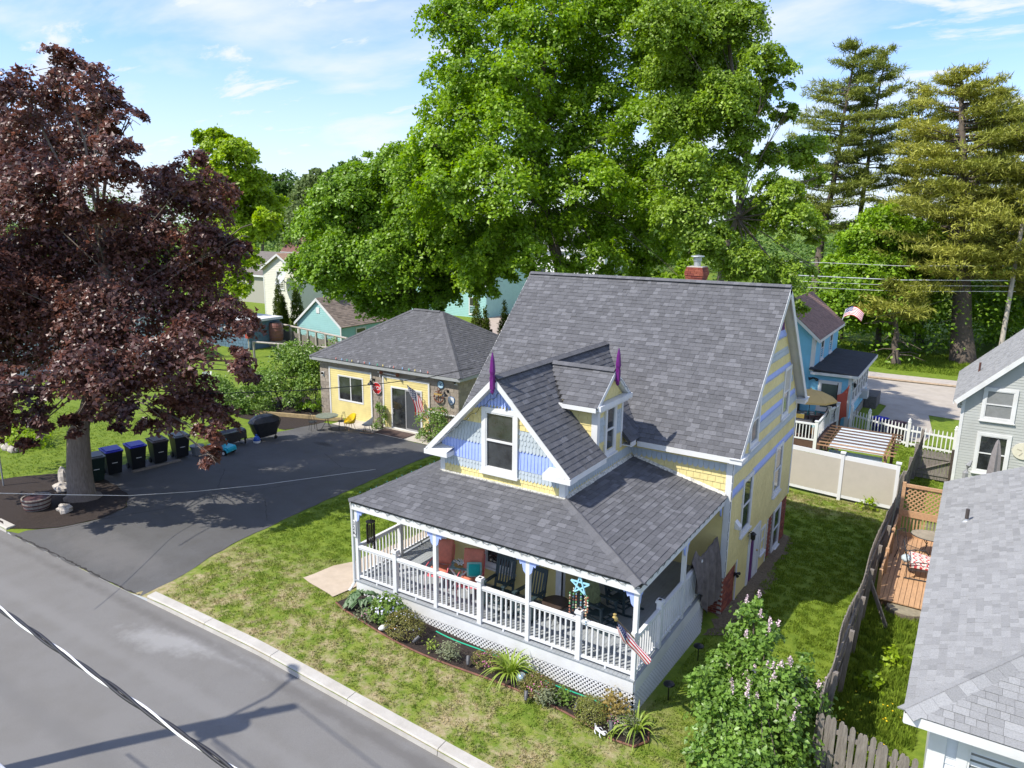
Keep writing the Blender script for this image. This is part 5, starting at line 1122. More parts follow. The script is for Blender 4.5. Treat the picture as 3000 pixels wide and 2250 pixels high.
t = thing('pillow', 'square teal pillow leaning in the coral chair', 'pillow', (-4.98, 1.0, 0), R(22)); m = MB(); n = 9; vs = []
tm = Matrix.Translation((.06, .12, .66)) @ Matrix.Rotation(R(12), 4, 'Z') @ Matrix.Rotation(R(-22), 4, 'X')
for sg in (1, -1):
    for j in range(n):
        for i in range(n):
            u, v = i/4-1, j/4-1; h = .07*((1-u*u)*(1-v*v))**.5; vs.append((tm@Vector((u*.2*(1-.06*v*v), -sg*h, v*.2*(1-.06*u*u))))[:])
q = [(j*n+i, j*n+i+1, (j+1)*n+i+1, (j+1)*n+i) for j in range(n-1) for i in range(n-1)]; m.add(vs, q); m.add([], []); m.k = 0; m.add(vs[n*n:], [])
m = MB(); 
for f in q:
    pass
m.add(vs, q+[tuple(reversed([k+n*n for k in r])) for r in q]); pal = MAT('pale_teal_border', (.25, .5, .45), .8, .1, 20); m.mi = [1 if 1 <= (k % 64) % 8 <= 6 and 1 <= (k % 64)//8 <= 6 and k < 64 else 0 for k in range(len(m.f))]; m.build('pillow_body', [pal, MAT('teal_fabric', (.01, .33, .31), .8, .12, 20)], t, True)
t = thing('folding_table', 'white folding table with a blue patterned top between the coral chairs', 'table', (-5.47, 1.22, DK), R(18))
MB().box(-.29, .29, -.24, .24, .60, .63).build('tabletop', MAT('blue_green_tile_top', (.16, .28, .30), .4, .5, 14), t)
for y in (-.2, .2):
    MB().beam((-.24, y, 0), (.24, y, .6), .04, .022, (0, 1, 0)).build('leg', white, t); MB().beam((.24, y+.025, 0), (-.24, y+.025, .6), .04, .022, (0, 1, 0)).build('leg', white, t)
MB().beam((-.24, -.2, .58), (-.24, .2, .58), .03, .03).build('rail', white, t); MB().beam((.24, -.2, .58), (.24, .2, .58), .03, .03).build('rail', white, t)
t = thing('coral_ornament', 'white branching coral ornament on the blue topped folding table', 'ornament', (-5.47, 1.2, .63)); m = MB(); 
for k in range(9):
    a = k*.7; l = random.uniform(.1, .2); m.tube([(0, 0, .02), (.5*l*math.cos(a), .5*l*math.sin(a), .06), (l*math.cos(a), l*math.sin(a), random.uniform(.05, .14))], [.022, .016, .012], 5)
    m.tube([(.5*l*math.cos(a), .5*l*math.sin(a), .06), (.8*l*math.cos(a+.5), .8*l*math.sin(a+.5), .12)], [.014, .01], 5)
m.build('coral_branch', clothw, t, True); MB().lathe((0, 0, 0), [(.17, 0), (.17, .012), (.02, .012)], 14).build('base', MAT('ochre', (.4, .26, .08)), t)
t = thing('round_table', 'round dark brown side table to the right of the rocking chairs', 'table', (-2.5, 1.05, DK)); MB().lathe((0, 0, .50), [(.02, 0), (.33, 0), (.34, .02), (.34, .05), (.3, .055), (.02, .055)], 24).build('tabletop', MAT('brown_tabletop', (.06, .042, .035), .35, .3, 5), t)
for k in range(3):
    a = 2.09*k+.5; MB().tube([(.12*math.cos(a), .12*math.sin(a), .5), (.07*math.cos(a), .07*math.sin(a), .25), (.26*math.cos(a), .26*math.sin(a), 0)], .013, 5).build('leg', ir, t)
# wind chimes
t = thing('star_wind_chime', 'pale blue star wind chime with dangling beads under the porch eave', 'wind chime', (-1.35, .05, 1.95), world=True)
m = MB(); SP = [Vector((-1.35+.23*math.sin(k*1.2566), .0+.02*(k % 2), 1.80+.23*math.cos(k*1.2566))) for k in range(5)]
for k in range(5): m.beam(SP[k], SP[(k+2) % 5], .03, .03, (0, 1, 0))
m.build('star', MAT('pale_blue_star', (.32, .62, .75), .4, .1), t); MB().tube([(-1.35, .02, 2.15), (-1.35, .02, 2.0)], .008, 4).build('cord', white, t)
bd = [MAT('bead_%d' % i, c, .25, .2) for i, c in enumerate(((.5, .42, .25), (.35, .14, .08), (.12, .35, .15), (.6, .58, .5), (.2, .3, .4)))]
for k in range(9):
    x, y = -1.35+.2*math.sin(k*.9)*1.1, .02+.06*math.cos(k*1.9); z0, z1 = 1.72-.12*abs(math.sin(k)), .92+.3*random.random(); m = MB(); z = z0
    while z > z1: m.k = random.randrange(5); m.lathe((x, y, z-.05), [(.004, .05), (random.uniform(.016, .028), .025), (.004, 0)], 5); z -= random.uniform(.05, .08)
    m.build('bead_strand', bd, t)
t = thing('tube_wind_chime', 'dark metal tube wind chime hanging at the left end of the porch', 'wind chime', (-7.55, .1, 1.9), world=True)
MB().lathe((-7.6, .12, 1.72), [(.12, 0), (.13, .02), (.02, .03)], 14).build('disc', black, t); MB().tube([(-7.6, .12, 1.74), (-7.6, .12, 2.1)], .008, 4).build('cord', black, t)
for k in range(6): a = k*1.047; MB().tube([(-7.6+.1*math.cos(a), .12+.1*math.sin(a), 1.68), (-7.6+.1*math.cos(a), .12+.1*math.sin(a), .86+.07*k)], .022, 7).build('chime_tube', MAT('bronze_tube', (.035, .03, .028), .4, .2, metal=.5), t)
MB().lathe((-7.6, .12, 1.15), [(.06, 0), (.06, .02)], 10).build('clapper', black, t)
# blanket over the back rail
t = thing('blanket', 'gray brown plush blanket slung over the porch rail by the house corner', 'blanket', (0, 4.9, 0), world=True); gb = MAT('gray_plush', (.135, .115, .105), .85, .35, 5, .8, 14); m = MB(); vs = []; nu, nv = 30, 22
for j in range(nv+1):
    for i in range(nu+1):
        s, h = i/nu, j/nv; y = 3.6+2.1*s; top = 1.06+.36*math.exp(-((s-.12)/.13)**2)+.1*max(0, s-.45); z = top-h*(.72+1.0*min(1, s*1.7)-.22*max(0, s-.6)+.12*math.sin(s*16)); f = .06*math.sin(s*26+h*2)*(.25+h)+.03*math.sin(s*55+3*h)*h; vs.append((.06+.05*h+f-.12*(1-h)**3, y-.18*h*(1-s), z))
m.add(vs, [(j*(nu+1)+i, j*(nu+1)+i+1, (j+1)*(nu+1)+i+1, (j+1)*(nu+1)+i) for j in range(nv) for i in range(nu)]); vs2 = []
for j in range(9):
    for i in range(nu+1):
        s, h = i/nu, j/8; y = 3.6+2.1*s; top = 1.06+.36*math.exp(-((s-.12)/.13)**2)+.1*max(0, s-.45); vs2.append((-.06-.05*h-.03*math.sin(s*22)*h, y, top-.01-.7*h*(1 if j else 0)))
m.add(vs2, [(j*(nu+1)+i, (j+1)*(nu+1)+i, (j+1)*(nu+1)+i+1, j*(nu+1)+i+1) for j in range(8) for i in range(nu)]); b = (nv+1)*(nu+1); m.add([], []); 
for i in range(nu): m.f.append((i, b+i, b+i+1, i+1)); m.mi.append(0)
m.build('blanket_cloth', gb, t, True)
MB().box(-.28, -.12, 5.0, 5.12, -1.6, -.15).build('porch_support', woodg, H)
# flag furled on its pole at the corner post
t = thing('flag', 'partly furled striped flag on a short pole at the right porch corner post', 'flag', (-.04, -.02, 1.0), world=True)
q0, q1 = Vector((-.02, -.07, 1.02)), Vector((-.21, -.6, 1.66)); pole = MB().tube([q0, q1], .016, 7).build('flagpole', MAT('pole_brown', (.25, .16, .09), .4, .2), t)
m = MB(); m.blob(q1, .045, 8, 6, .1); m.lathe(q1+Vector((-.02, -.03, .02)), [(.01, 0), (.05, .03), (.02, .07), (.04, .1), (.005, .12)], 8); m.build('finial', MAT('gold', (.5, .36, .12), .35, .15, metal=.5), pole)
MB().box(-.09, .0, -.06, -.0, .94, 1.12).build('flag_bracket', white, t)
def fp(s, h):
    b = q1.lerp(q0, .12+.9*s*.85); sw = .035+.11*math.sin(min(1, s*1.3)*2.6); a = (h-.75)*4.6+.9-s*.8; p = b+Vector((sw*math.cos(a)*.8, -sw*.5*math.cos(a)-.03, sw*math.sin(a)-.06-.13*s)); k = max(0, s-.55); return (p.x+.9*k+.12*math.sin(a)*k, p.y-.1*k-.02, p.z-.32*k-.2*k*k)
flag(t, fp, 26, star=.006, canton=.42)
t = thing('potted_plant', 'terracotta pot with red foliage at the far left end of the porch', 'planter', (-7.7, 5.2, -.03)); MB().lathe((0, 0, 0), [(.13, 0), (.18, .3), (.21, .3), (.21, .36), (.05, .34)], 14).build('pot', MAT('terracotta', (.38, .13, .07), .8, .15), t)
pts, nr, _ = crown_pts([((0, 0, .55), .26, .26, .28)], 240, 6, .05, .3, .7, -1); link('foliage', leafmesh('foliage', pts, nr, np.full(len(pts), .09), LEAF('red_leaf', (.15, .03, .03), (.25, .08, .04))), t)
# ================================================================ FLOWER BED
gm = LEAF('moss_green', (.10, .12, .022), (.2, .17, .045), trans=.15, scale=7); gf = LEAF('fresh_green', (.10, .19, .025), (.17, .25, .05), scale=5); hs = LEAF('hosta_green', (.06, .14, .05), (.17, .24, .12), scale=9); lm = LEAF('lime_strap', (.20, .30, .035), (.30, .37, .07), trans=.3, scale=6); gs_ = LEAF('gray_green', (.17, .2, .12), (.25, .27, .15), scale=6)
pinkf = MAT('pink_flower', (.55, .14, .33), .6, .25, 20); whitef = MAT('pale_flower', (.6, .6, .7), .6, .15, 20); or_ = LEAF('bronze_leaf', (.18, .17, .04), (.3, .2, .06), scale=7)
t = thing('hosta', 'large leaved white edged hosta at the left end of the flower bed', 'plant', (-7.35, -.5, G(-7.35, -.5)+.03)); 
for i in range(46):
    a = random.uniform(0, 6.283); r = random.uniform(.06, .5); l = .26; m = MB(); d = Vector((math.cos(a), math.sin(a), 0)); q = Vector((-d.y, d.x, 0)); z = .42-.55*r+random.uniform(-.05, .05); b = d*r*.7; m.add([b+Vector((0, 0, z)), b+d*l*.45+q*.095+Vector((0, 0, z+.05)), b+d*l*.5+Vector((0, 0, z+.0)), b+d*l*.45-q*.095+Vector((0, 0, z+.05)), b+d*l+Vector((0, 0, z-.1))], [(0, 2, 1), (0, 3, 2), (1, 2, 4), (2, 3, 4)]); m.build('leaf', hs, t)
clump('garden_plant', 'leafy white flowered geranium next to the hosta', 'plant', (-6.45, -.55), (.5, .38, .62), 900, .085, gf, 'maple', flowers=whitef, fn=60, fs=.06)
clump('garden_plant', 'small pink flowered plant in front of the geranium', 'plant', (-6.85, -.92), (.28, .2, .25), 260, .05, gs_, flowers=pinkf, fn=18)
clump('mounded_plant', 'olive cushion of pale blue flowers, largest mound in the left of the bed', 'plant', (-5.72, -.78), (.52, .42, .5), 3200, .035, gm, sig=.035, shell=.85, flowers=whitef, fn=36, fs=.028, stems=False)
clump('garden_plant', 'tiny yellow green sprout on the bare mulch', 'plant', (-4.75, -.9), (.12, .1, .2), 60, .07, lm, stems=False)
clump('garden_plant', 'gray green spiky herb in the open mulch', 'plant', (-4.25, -.9), (.22, .2, .35), 420, .07, gs_, 'kite', width=.5, up=1.2)
clump('mounded_plant', 'pink flowered mound half covered by the big daylily', 'plant', (-3.35, -.55), (.42, .3, .32), 1500, .035, gm, sig=.035, shell=.8, flowers=pinkf, fn=60, stems=False)
strap_plant('daylily', 'big lime green daylily clump in the middle of the bed', (-2.72, -.62), 95, 1.0, .022, lm)
clump('mounded_plant', 'olive mound with pink flowers right of the big daylily', 'plant', (-1.95, -.72), (.4, .33, .38), 2300, .035, gm, sig=.035, shell=.85, flowers=pinkf, fn=40, stems=False)
clump('garden_plant', 'upright gray green plant at the right edge of the pink mound', 'plant', (-1.62, -.92), (.16, .13, .36), 320, .08, gs_, width=.4, up=1.4)
clump('garden_plant', 'dark leafy plant behind the gray green one', 'plant', (-1.4, -.62), (.2, .16, .25), 220, .07, gf)
strap_plant('daylily', 'small thin daylily on the bare mulch by the lattice', (-1.02, -.55), 16, .42, .010, gf, 1.1)
clump('mounded_plant', 'round olive green cushion without flowers, next to the white lizard', 'plant', (-.62, -.72), (.36, .33, .44), 2600, .03, LEAF('olive_cushion', (.13, .15, .02), (.2, .2, .045), trans=.15, scale=9), sig=.03, shell=.88, stems=False)
clump('garden_plant', 'bronze and yellow leafed bush against the lattice', 'plant', (-.2, -.45), (.34, .26, .62), 520, .07, or_, 'maple')
strap_plant('daylily', 'sparse yellowing strap plant in front of the bronze bush', (-.05, -.95), 9, .42, .014, lm, 1.1)
clump('mounded_plant', 'gray green mound with magenta flowers near the bed corner', 'plant', (.0, -.55), (.36, .28, .32), 1400, .035, gs_, sig=.04, shell=.8, flowers=pinkf, fn=34, stems=False)
strap_plant('daylily', 'arching lime green daylily at the right corner of the bed', (.32, -.52), 42, .85, .02, lm, 1.15)
for lb, x, y in (('dark garden spotlight beside the pale blue mound', -5.2, -.98), ('dark garden spotlight left of the big daylily', -3.72, -.88), ('dark garden spotlight below the mound with pink flowers', -2.0, -1.12), ('dark garden spotlight between the magenta mound and the corner daylily', -.1, -.86), ('dark garden spotlight left of the round olive cushion', -.98, -.72)):
    t = thing('garden_spotlight', lb, 'spotlight', (x, y, G(x, y)+.03), R(random.uniform(-40, 40)), 'small spotlights in the flower bed'); MB().tube([(0, 0, -.05), (0, 0, .1)], .012, 5).build('stake', black, t); MB().tube([(0, -.06, .08), (0, .0, .13), (0, .1, .2)], [.03, .045, .05], 9).build('lamp_head', MAT('gray_lamp', (.07, .07, .075), .5, .2), t)
t = thing('lizard_ornament', 'white lizard ornament lying on the mulch', 'ornament', (-.35, -1.0, G(-.3, -1)+.05), R(-20)); m = MB(); m.tube([(-.2, .05, .03), (-.16, .1, .03), (-.1, .06, .035), (-.02, 0, .04), (.1, -.01, .04), (.17, 0, .04)], [.006, .014, .024, .036, .03, .026], 7); m.blob((.2, 0, .045), (.05, .035, .028), 8, 6, .05)
for x, s in ((-.03, 1), (-.03, -1), (.11, 1), (.11, -1)): m.tube([(x, s*.02, .035), (x+.05, s*.09, .045), (x+.1, s*.1, .008)], [.014, .01, .012], 5)
m.build('lizard_body', whitev, t, True)
t = thing('garden_gnome', 'small white figure lying beside the pale blue mound', 'ornament', (-6.2, -1.0, G(-6.2, -1)+.03), 1.2); MB().blob((0, 0, .08), (.13, .08, .07), 10, 7, .15).build('body', clothw, t, True); MB().blob((.13, 0, .1), .05, 8, 6, .05).build('head', MAT('pinkish', (.5, .35, .3)), t, True); MB().tube([(.05, -.05, .05), (.3, -.12, .02)], .014, 5).build('stick', MAT('orange_stick', (.5, .2, .05)), t)
t = thing('glass_ball', 'silvery glass ball lamp beside the big daylily', 'ornament', (-2.35, -.75, G(-2.3, -.7)+.03)); MB().tube([(0, 0, -.05), (0, 0, .15)], .015, 6).build('stake', black, t); MB().blob((0, 0, .26), .115, 14, 10, 0).build('ball', MAT('mercury_glass', (.45, .52, .54), .12, .4, 9, metal=.7), t, True)
t = thing('path_light', 'dark mushroom path light beside the right lattice near the corner', 'garden light', (.42, 1.05, G(.4, 1))); MB().tube([(0, 0, -.05), (0, 0, .42)], .014, 6).build('stake', black, t); MB().lathe((0, 0, .40), [(.13, 0), (.12, .025), (.03, .06)], 14).build('lamp_shade', black, t)
dup(t, (.42, 3.1, G(.4, 3.1)), .4, 'dark path light farther back beside the right lattice')
setp(MB().tube([(x, -.16-.05*math.sin(x*2.3), G(x, -.15)+.05) for x in np.arange(-5.2, .2, .2)], .016, 6).build('garden_hose', MAT('green_hose', (.02, .38, .22), .4, .1)), 'bright green hose along the foot of the front lattice', 'hose')
# ================================================================ RIGHT SIDE: fences
tanv = MAT('tan_vinyl', (.46, .42, .355), .45, .04, 3)
t = thing('vinyl_fence', 'tan vinyl privacy fence with white rails and posts across the back yard', 'fence', (.2, 18.95, -1.9), world=True)
def vy(x): return 19.05-.055*(x+.83)
VX = [-6.2, -3.6, -1.15, 1.22, 3.3]; its = []
for a, b in zip(VX, VX[1:]):
    for z0, z1 in ((.12, .26), (1.80, 1.98)):
        m = MB(); m.beam((a+.06, vy(a), G(a, 19)+(z0+z1)/2), (b-.06, vy(b), G(b, 19)+(z0+z1)/2), .06, z1-z0); m.build('rail', whitev, t)
    n = int((b-a)/.155); fr = Fr((0, vy((a+b)/2)-.012, 0), (1, -.055, 0), (0, -1, 0))
    for i in range(n): x = a+.06+(b-a-.12)*(i+.5)/n; its.append((Matrix.Translation((x, vy(x)-.012, G(x, 19)+.26)) @ Matrix(((.15, 0, 0, 0), (-.008, -.02, 0, 0), (0, 0, 1.54, 0), (0, 0, 0, 1))), 'box', tanv, t))
pieces('panel_board', its, 300)
for x in VX[1:]:
    o = MB().box(x-.065, x+.065, vy(x)-.065, vy(x)+.065, G(x, 19)-.1, G(x, 19)+2.06).build('post', whitev, t); MB().box(x-.1, x+.1, vy(x)-.1, vy(x)+.1, G(x, 19)+2.06, G(x, 19)+2.12).build('post_cap', whitev, o)
# weathered stockade fence between the yards
t = thing('stockade_fence', 'long gray weathered stockade fence leaning between the two yards', 'fence', (3.42, 9, -1.6), world=True); its = []
y = 1.0; lean = .05
while y < 18.9:
    w_ = random.uniform(.10, .14); x = 3.38+.03*math.sin(y*1.3)+.05*math.sin(y*.45); h = 1.86-.018*y+random.uniform(-.04, .04)+(0 if y < 13 else .25); z = G(x, y)+.04
    M = Matrix.Translation((x, y+w_/2, z)) @ Matrix.Rotation(random.uniform(-.03, .03), 4, 'X') @ Matrix.Rotation(.05+.03*math.sin(y), 4, 'Y') @ Matrix(((0, .022, 0, 0), (w_-.012, 0, 0, 0), (0, 0, h, 0), (0, 0, 0, 1)))
    its.append((M, 'picket', woodg, t)); y += w_
pieces('picket', its, 300)
for y in (1.7, 3.9, 6.1, 8.3, 10.6, 12.9, 15.2, 17.4):
    x = 3.49+.05*math.sin(y*.45); MB().beam((x+.03, y, G(x, y)-.1), (x+.14, y, G(x, y)+1.75-.018*y), .1, .1).build('post', woodg, t)
for zz in (.35, 1.0, 1.5):
    m = MB()
    for y in np.arange(1, 18.4, 1.1): m.beam((3.44+.04*zz+.05*math.sin(y*.45), y, G(3.4, y)+zz-.012*y), (3.44+.04*zz+.05*math.sin((y+1.1)*.45), y+1.1, G(3.4, y+1.1)+zz-.012*(y+1.1)), .04, .085)
    m.build('rail', woodg, t)
MB().beam((3.56, 8.5, G(3.5, 8.5)+1.2), (4.15, 8.2, G(4, 8.2)), .05, .1).build('brace', woodg, t)
# picket fence in front of the near house
t = thing('picket_fence', 'short gray dog-eared picket fence beside the lilac', 'fence', (4.6, .5, -1.1), world=True); its = []
for k in range(15):
    x = 3.6+.118*k; y = .86-.09*k*.3+random.uniform(-.01, .01); z = G(x, y)
    M = Matrix.Translation((x, y, z)) @ Matrix.Rotation(random.uniform(-.03, .03), 4, 'Y') @ Matrix(((.1, 0, 0, 0), (0, .022, 0, 0), (0, 0, 1.22+random.uniform(-.03, .03), 0), (0, 0, 0, 1)))
    its.append((M, 'picket', woodg, t))
pieces('picket', its, 300)
for z in (.4, .95): MB().beam((3.5, .93, G(3.5, 1)+z), (5.4, .5, G(5.4, .5)+z), .04, .09).build('rail', woodg, t)
# back fence run + gate beyond the vinyl fence
t = thing('stockade_fence', 'gray board fence running from the vinyl fence to the gray house gate', 'fence', (3.5, 22, -2), world=True); its = []; y = 19.2
while y < 27.2:
    w_ = random.uniform(.11, .15); x = 3.42+.02*(y-19); M = Matrix.Translation((x, y+w_/2, G(x, y))) @ Matrix.Rotation(.08, 4, 'Y') @ Matrix(((0, .022, 0, 0), (w_-.012, 0, 0, 0), (0, 0, 1.55+random.uniform(-.04, .04), 0), (0, 0, 0, 1))); its.append((M, 'box', woodg, t)); y += w_
pieces('picket', its, 300)
for y in (19.4, 21.6, 24, 26.8): MB().box(3.45+.02*(y-19), 3.58+.02*(y-19), y, y+.12, -2.3, -.35).build('post', woodg, t)
t = thing('gate', 'gray wooden gate with a diagonal brace beside the gray clapboard house', 'gate', (4.4, 24.3, -2.1), world=True); its = []
for k in range(11): its.append((Matrix.Translation((3.68+.135*k, 24.32, -2.0)) @ Matrix(((.125, 0, 0, 0), (0, .02, 0, 0), (0, 0, 1.35+random.uniform(-.02, .02), 0), (0, 0, 0, 1))), 'picket', woodg, t))
pieces('picket', its, 300)
for z in (-1.75, -.95): MB().beam((3.62, 24.29, z), (5.1, 24.29, z), .03, .1).build('rail', woodg, t)
MB().beam((3.66, 24.27, -1.7), (5.05, 24.27, -1.0), .03, .1, (0, 1, 0)).build('brace', woodg, t); MB().box(5.0, 5.13, 24.2, 24.33, -2.2, -.45).build('post', MAT('dark_post', (.06, .045, .035), .8, .2), t)
# ================================================================ gray clapboard house (behind) + near gray-roofed house
grw = MAT('gray_clapboard', (.42, .43, .405), .6, .05, 2, dirt=.08); GX, GYh, GE = 5.14, 24.2, 2.2
t = thing('house', 'gray clapboard house with a pale roof at the right edge of the picture', 'house', (8, 27, -2.1), world=True); m = MB(); W2 = 9.5
m.box(GX, GX+W2, GYh, GYh+7, -2.5, GE); m.prism([(GX, GYh, GE), (GX+W2, GYh, GE), (GX+W2/2, GYh, GE+W2/2)], (0, 7, 0)); wl2 = m.build('wall', grw, t)
fgh = FrY(GYh); WG = [(5.98, 6.98, 1.26, 2.47), (5.98, 7.0, -1.15, .44)]
pieces('clapboard', clap(fgh, wl2, grw, GX, GX+W2, -2.2, 6.5, .125, [(a-.1, b+.1, c-.1, d+.1) for a, b, c, d in WG], lambda b: (GX+max(0, b-GE), min(GX+W2-max(0, b-GE), GX+6))), 150)
pieces('side_clapboard', clap(Fr((GX, 0, 0), (0, -1, 0), (-1, 0, 0)), wl2, grw, -GYh-7, -GYh, -2.2, GE, .125), 0)
m = MB(); fgh.box(m, GX-.03, GX+.1, -2.2, GE-.1, 0, .035); m.build('corner_board', white, t)
sc_ = MAT('screened_glass', (.22, .225, .22), .35, .12, 6, spec=.4)
for q in WG: window(t, fgh, *q, case=.13, dep=.06, gl=sc_ if q[2] > 0 else glass)
m = MB(); P4 = [(GX-.35, GYh-.35, GE-.3), (GX+W2/2, GYh-.35, GE+W2/2+.05), (GX+W2/2, GYh+7.4, GE+W2/2+.05), (GX-.35, GYh+7.4, GE-.3)]; R4 = [P4[3], P4[0], P4[1], P4[2]]; slab(m, R4, .1); slab(m, [(GX+W2+.35, GYh-.35, GE-.3), (GX+W2+.35, GYh+7.4, GE-.3), P4[2], P4[1]], .1); rf = m.build('roof', under, t)
pieces('shingle', shingles(R4, rf, SL, exp=.14, wt=(2, 3, 4, 4, 4)), 250)
a, b = Vector(P4[0]), Vector(P4[1]); d = (b-a).normalized(); dn = Vector((d.z, 0, -d.x)); MB().prism([a+Vector((0, -.012, 0)), b+Vector((0, -.012, 0)), b+dn*.2+Vector((0, -.012, 0)), a+dn*.2+Vector((0, -.012, 0))], (0, .03, 0)).build('rake_board', white, t)
MB().box(GX-.37, GX-.33, GYh-.3, GYh+7.3, GE-.45, GE-.31).build('fascia', white, t)
MB().tube([(5.6, 27.3, 2.4), (5.6, 27.3, 3.15)], .045, 8).build('vent_pipe', MAT('rust_pipe', (.10, .045, .035), .7, .2), t)
fgl = Fr((GX, 0, 0), (0, -1, 0), (-1, 0, 0)); fgl.box(MB(), -25.6, -25.2, 1.3, 1.75, .02, .2).build('meter_box', white, t)
t = thing('sand_dollar', 'round cream sand dollar plaque on the gray clapboard wall', 'ornament', (7.75, 24.1, -.1), world=True); m = MB(); fgh.poly(m, [(7.62+(.42+.02*(k % 4 == 0))*math.cos(k*.2618), -.02+.37*math.sin(k*.2618)) for k in range(24)], .03, .07); m.build('plaque', MAT('cream', (.62, .58, .46), .7, .06, 6), t)
m = MB()
for k in range(5): a = 1.57+k*1.2566; m.beam(fgh.p(7.62+.08*math.cos(a), -.02+.08*math.sin(a), .075), fgh.p(7.62+.26*math.cos(a), -.02+.26*math.sin(a), .075), .03, .015, (0, 1, 0))
m.build('slots', MAT('cream_shadow', (.4, .36, .28), .8), t)
t = thing('closed_umbrella', 'closed gray patio umbrella in front of the gray clapboard house', 'umbrella', (6.55, 21.5, -1.9), world=True); MB().tube([(6.5, 21.5, -2), (6.55, 21.5, 1.0)], .022, 6).build('pole', galv, t); m = MB(); vs = []
for z, r in ((.98, .03), (.85, .07), (.4, .14), (-.2, .18), (-.7, .2), (-.9, .24)): vs += [(6.55+r*(1+.35*(k % 2))*math.cos(k*.5236), 21.5+r*(1+.35*(k % 2))*math.sin(k*.5236), z) for k in range(12)]
m.add(vs, [(j*12+i, (j+1)*12+i, (j+1)*12+(i+1) % 12, j*12+(i+1) % 12) for j in range(5) for i in range(12)]); m.build('canopy', MAT('gray_canvas', (.22, .20, .20), .85, .15, 7), t)
t = thing('patio_chair_cover', 'gray covered chair with a curved back beside the closed umbrella', 'covered furniture', (5.75, 21.3, -1.9), world=True); m = MB()
m.tube([(5.62, 21.2, -1.9), (5.6, 21.2, -.5), (5.66, 21.25, -.2), (5.76, 21.3, 0.02)], [.1, .12, .1, .03], 6); m.build('frame', MAT('gray_cover', (.27, .27, .27), .7, .1), t); MB().box(6.05, 6.7, 21.15, 21.35, -1.9, -.6).build('screen', woodg, t)
# near house, lower right
NZ, NX, NY = 1.6, 4.99, -.5
t = thing('house', 'near house with a light gray hip roof in the lower right corner', 'house', (8, 6, -1.2), world=True); wn = MB().box(NX+.42, NX+8, NY+.42, 12.2, -1.8, NZ-.1).build('wall', MAT('light_siding', (.62, .64, .66), .5, .04), t)
ridge = 3.9; A0, A1, A2 = (NX, NY, NZ), (NX+8.4, NY, NZ), (NX+4.2, NY+4.2, NZ+1.9); A3, A4 = (NX, 12.65, NZ), (NX+4.2, 12.65, NZ+1.9)
m = MB(); slab(m, [A3, A0, A2, A4], .1); slab(m, [A0, A1, A2], .1); slab(m, [A1, (NX+8.4, 12.65, NZ), A4, A2], .1); rn = m.build('roof', under, t)
its = shingles([A3, A0, A2, A4], rn, SL, exp=.145, w=(.12, .3), wt=(1, 3, 4, 4, 3))+shingles([A0, A1, A2], rn, SL, exp=.145, w=(.12, .3), wt=(3, 4, 3, 2, 1)); its += caps(rn, A0, A2, [SL[0], SL[2], SL[4]], .26, .2, .025); pieces('shingle', its, 300)
m = MB(); m.box(NX+.0, NX+8.4, NY-.012, NY+.02, NZ-.20, NZ-.022); m.build('fascia', white, t); MB().box(NX-.012, NX+.02, NY+.021, 12.6, NZ-.2, NZ-.022).build('fascia', white, t); MB().box(NX+.02, NX+8.3, NY+.02, 12.6, NZ-.215, NZ-.18).build('soffit', white, t)
fn_ = FrY(NY+.42); pieces('clapboard', clap(fn_, wn, MATS['light_siding'], NX+.42, NX+6, -1.4, NZ-.2, .12), 60); window(t, fn_, NX+.98, NX+2.5, -.3, 1.08, case=.16, dep=.06, sash='slide', gl=glassl); m = MB(); fn_.box(m, NX+.40, NX+.66, -1.5, NZ-.2, .0, .04); m.build('corner_board', white, t)
def pipe(x, y, h, par, label=None):
    z = NZ+(x-NX)*1.9/4.2; m = MB(); m.tube([(x, y, z-.1), (x, y, z+h)], .045, 8); o = m.build('vent_pipe', MAT('dark_pipe', (.06, .05, .045), .6, .2), par); MB().lathe((x, y, z-.02), [(.14, -.04), (.07, .05), (.06, .09)], 10).build('flashing', galv, o)
pipe(5.62, 8.6, .34, t)
# deck of the near house
t = thing('wooden_deck', 'new tan wooden deck with a lattice screen behind the near house', 'deck', (4.4, 12.5, -1.5), world=True); DZ_ = -1.35; its = []; x = 3.72; frk = Fr((0, 0, DZ_), (1, 0, 0), (0, 0, 1), (0, 1, 0))
MB().box(3.7, 6.4, 9.6, 15.0, DZ_-.25, DZ_-.045).build('deck_frame', MAT('deck_dark', (.12, .07, .04), .8), t)
while x < 6.4: its.append((frk.mat(x+.07, 9.55, -.03, .128, 5.45, .03), 'box', woodt, t)); x += .14
pieces('deck_board', its, 300); rt = MB().beam((3.72, 14.95, DZ_+.85), (6.4, 14.95, DZ_+.85), .06, .24).build('rail', woodt, t)
its = [(Matrix.Translation((3.8+.105*k, 14.97, DZ_+.12)) @ Matrix(((.05, 0, 0, 0), (0, .03, 0, 0), (0, 0, .62, 0), (0, 0, 0, 1))), 'box', woodg if k > 7 else woodt, t) for k in range(24)]; pieces('baluster', its, 300)
lattice(t, FrY(14.98), 3.86, 6.4, lambda a: DZ_+.98, DZ_+1.82, woodt, .115, .045, .012, 'lattice_screen')
for q in (((3.78, 14.95, DZ_-.3), (3.78, 14.95, DZ_+1.98)),): MB().beam(*q, .11, .11).build('post', woodt, t)
MB().beam((3.8, 14.95, DZ_+1.88), (6.4, 14.95, DZ_+1.88), .09, .1).build('top_rail', woodt, t); MB().beam((3.8, 14.94, DZ_+.08), (6.4, 14.94, DZ_+.08), .05, .16).build('bottom_rail', woodt, t)
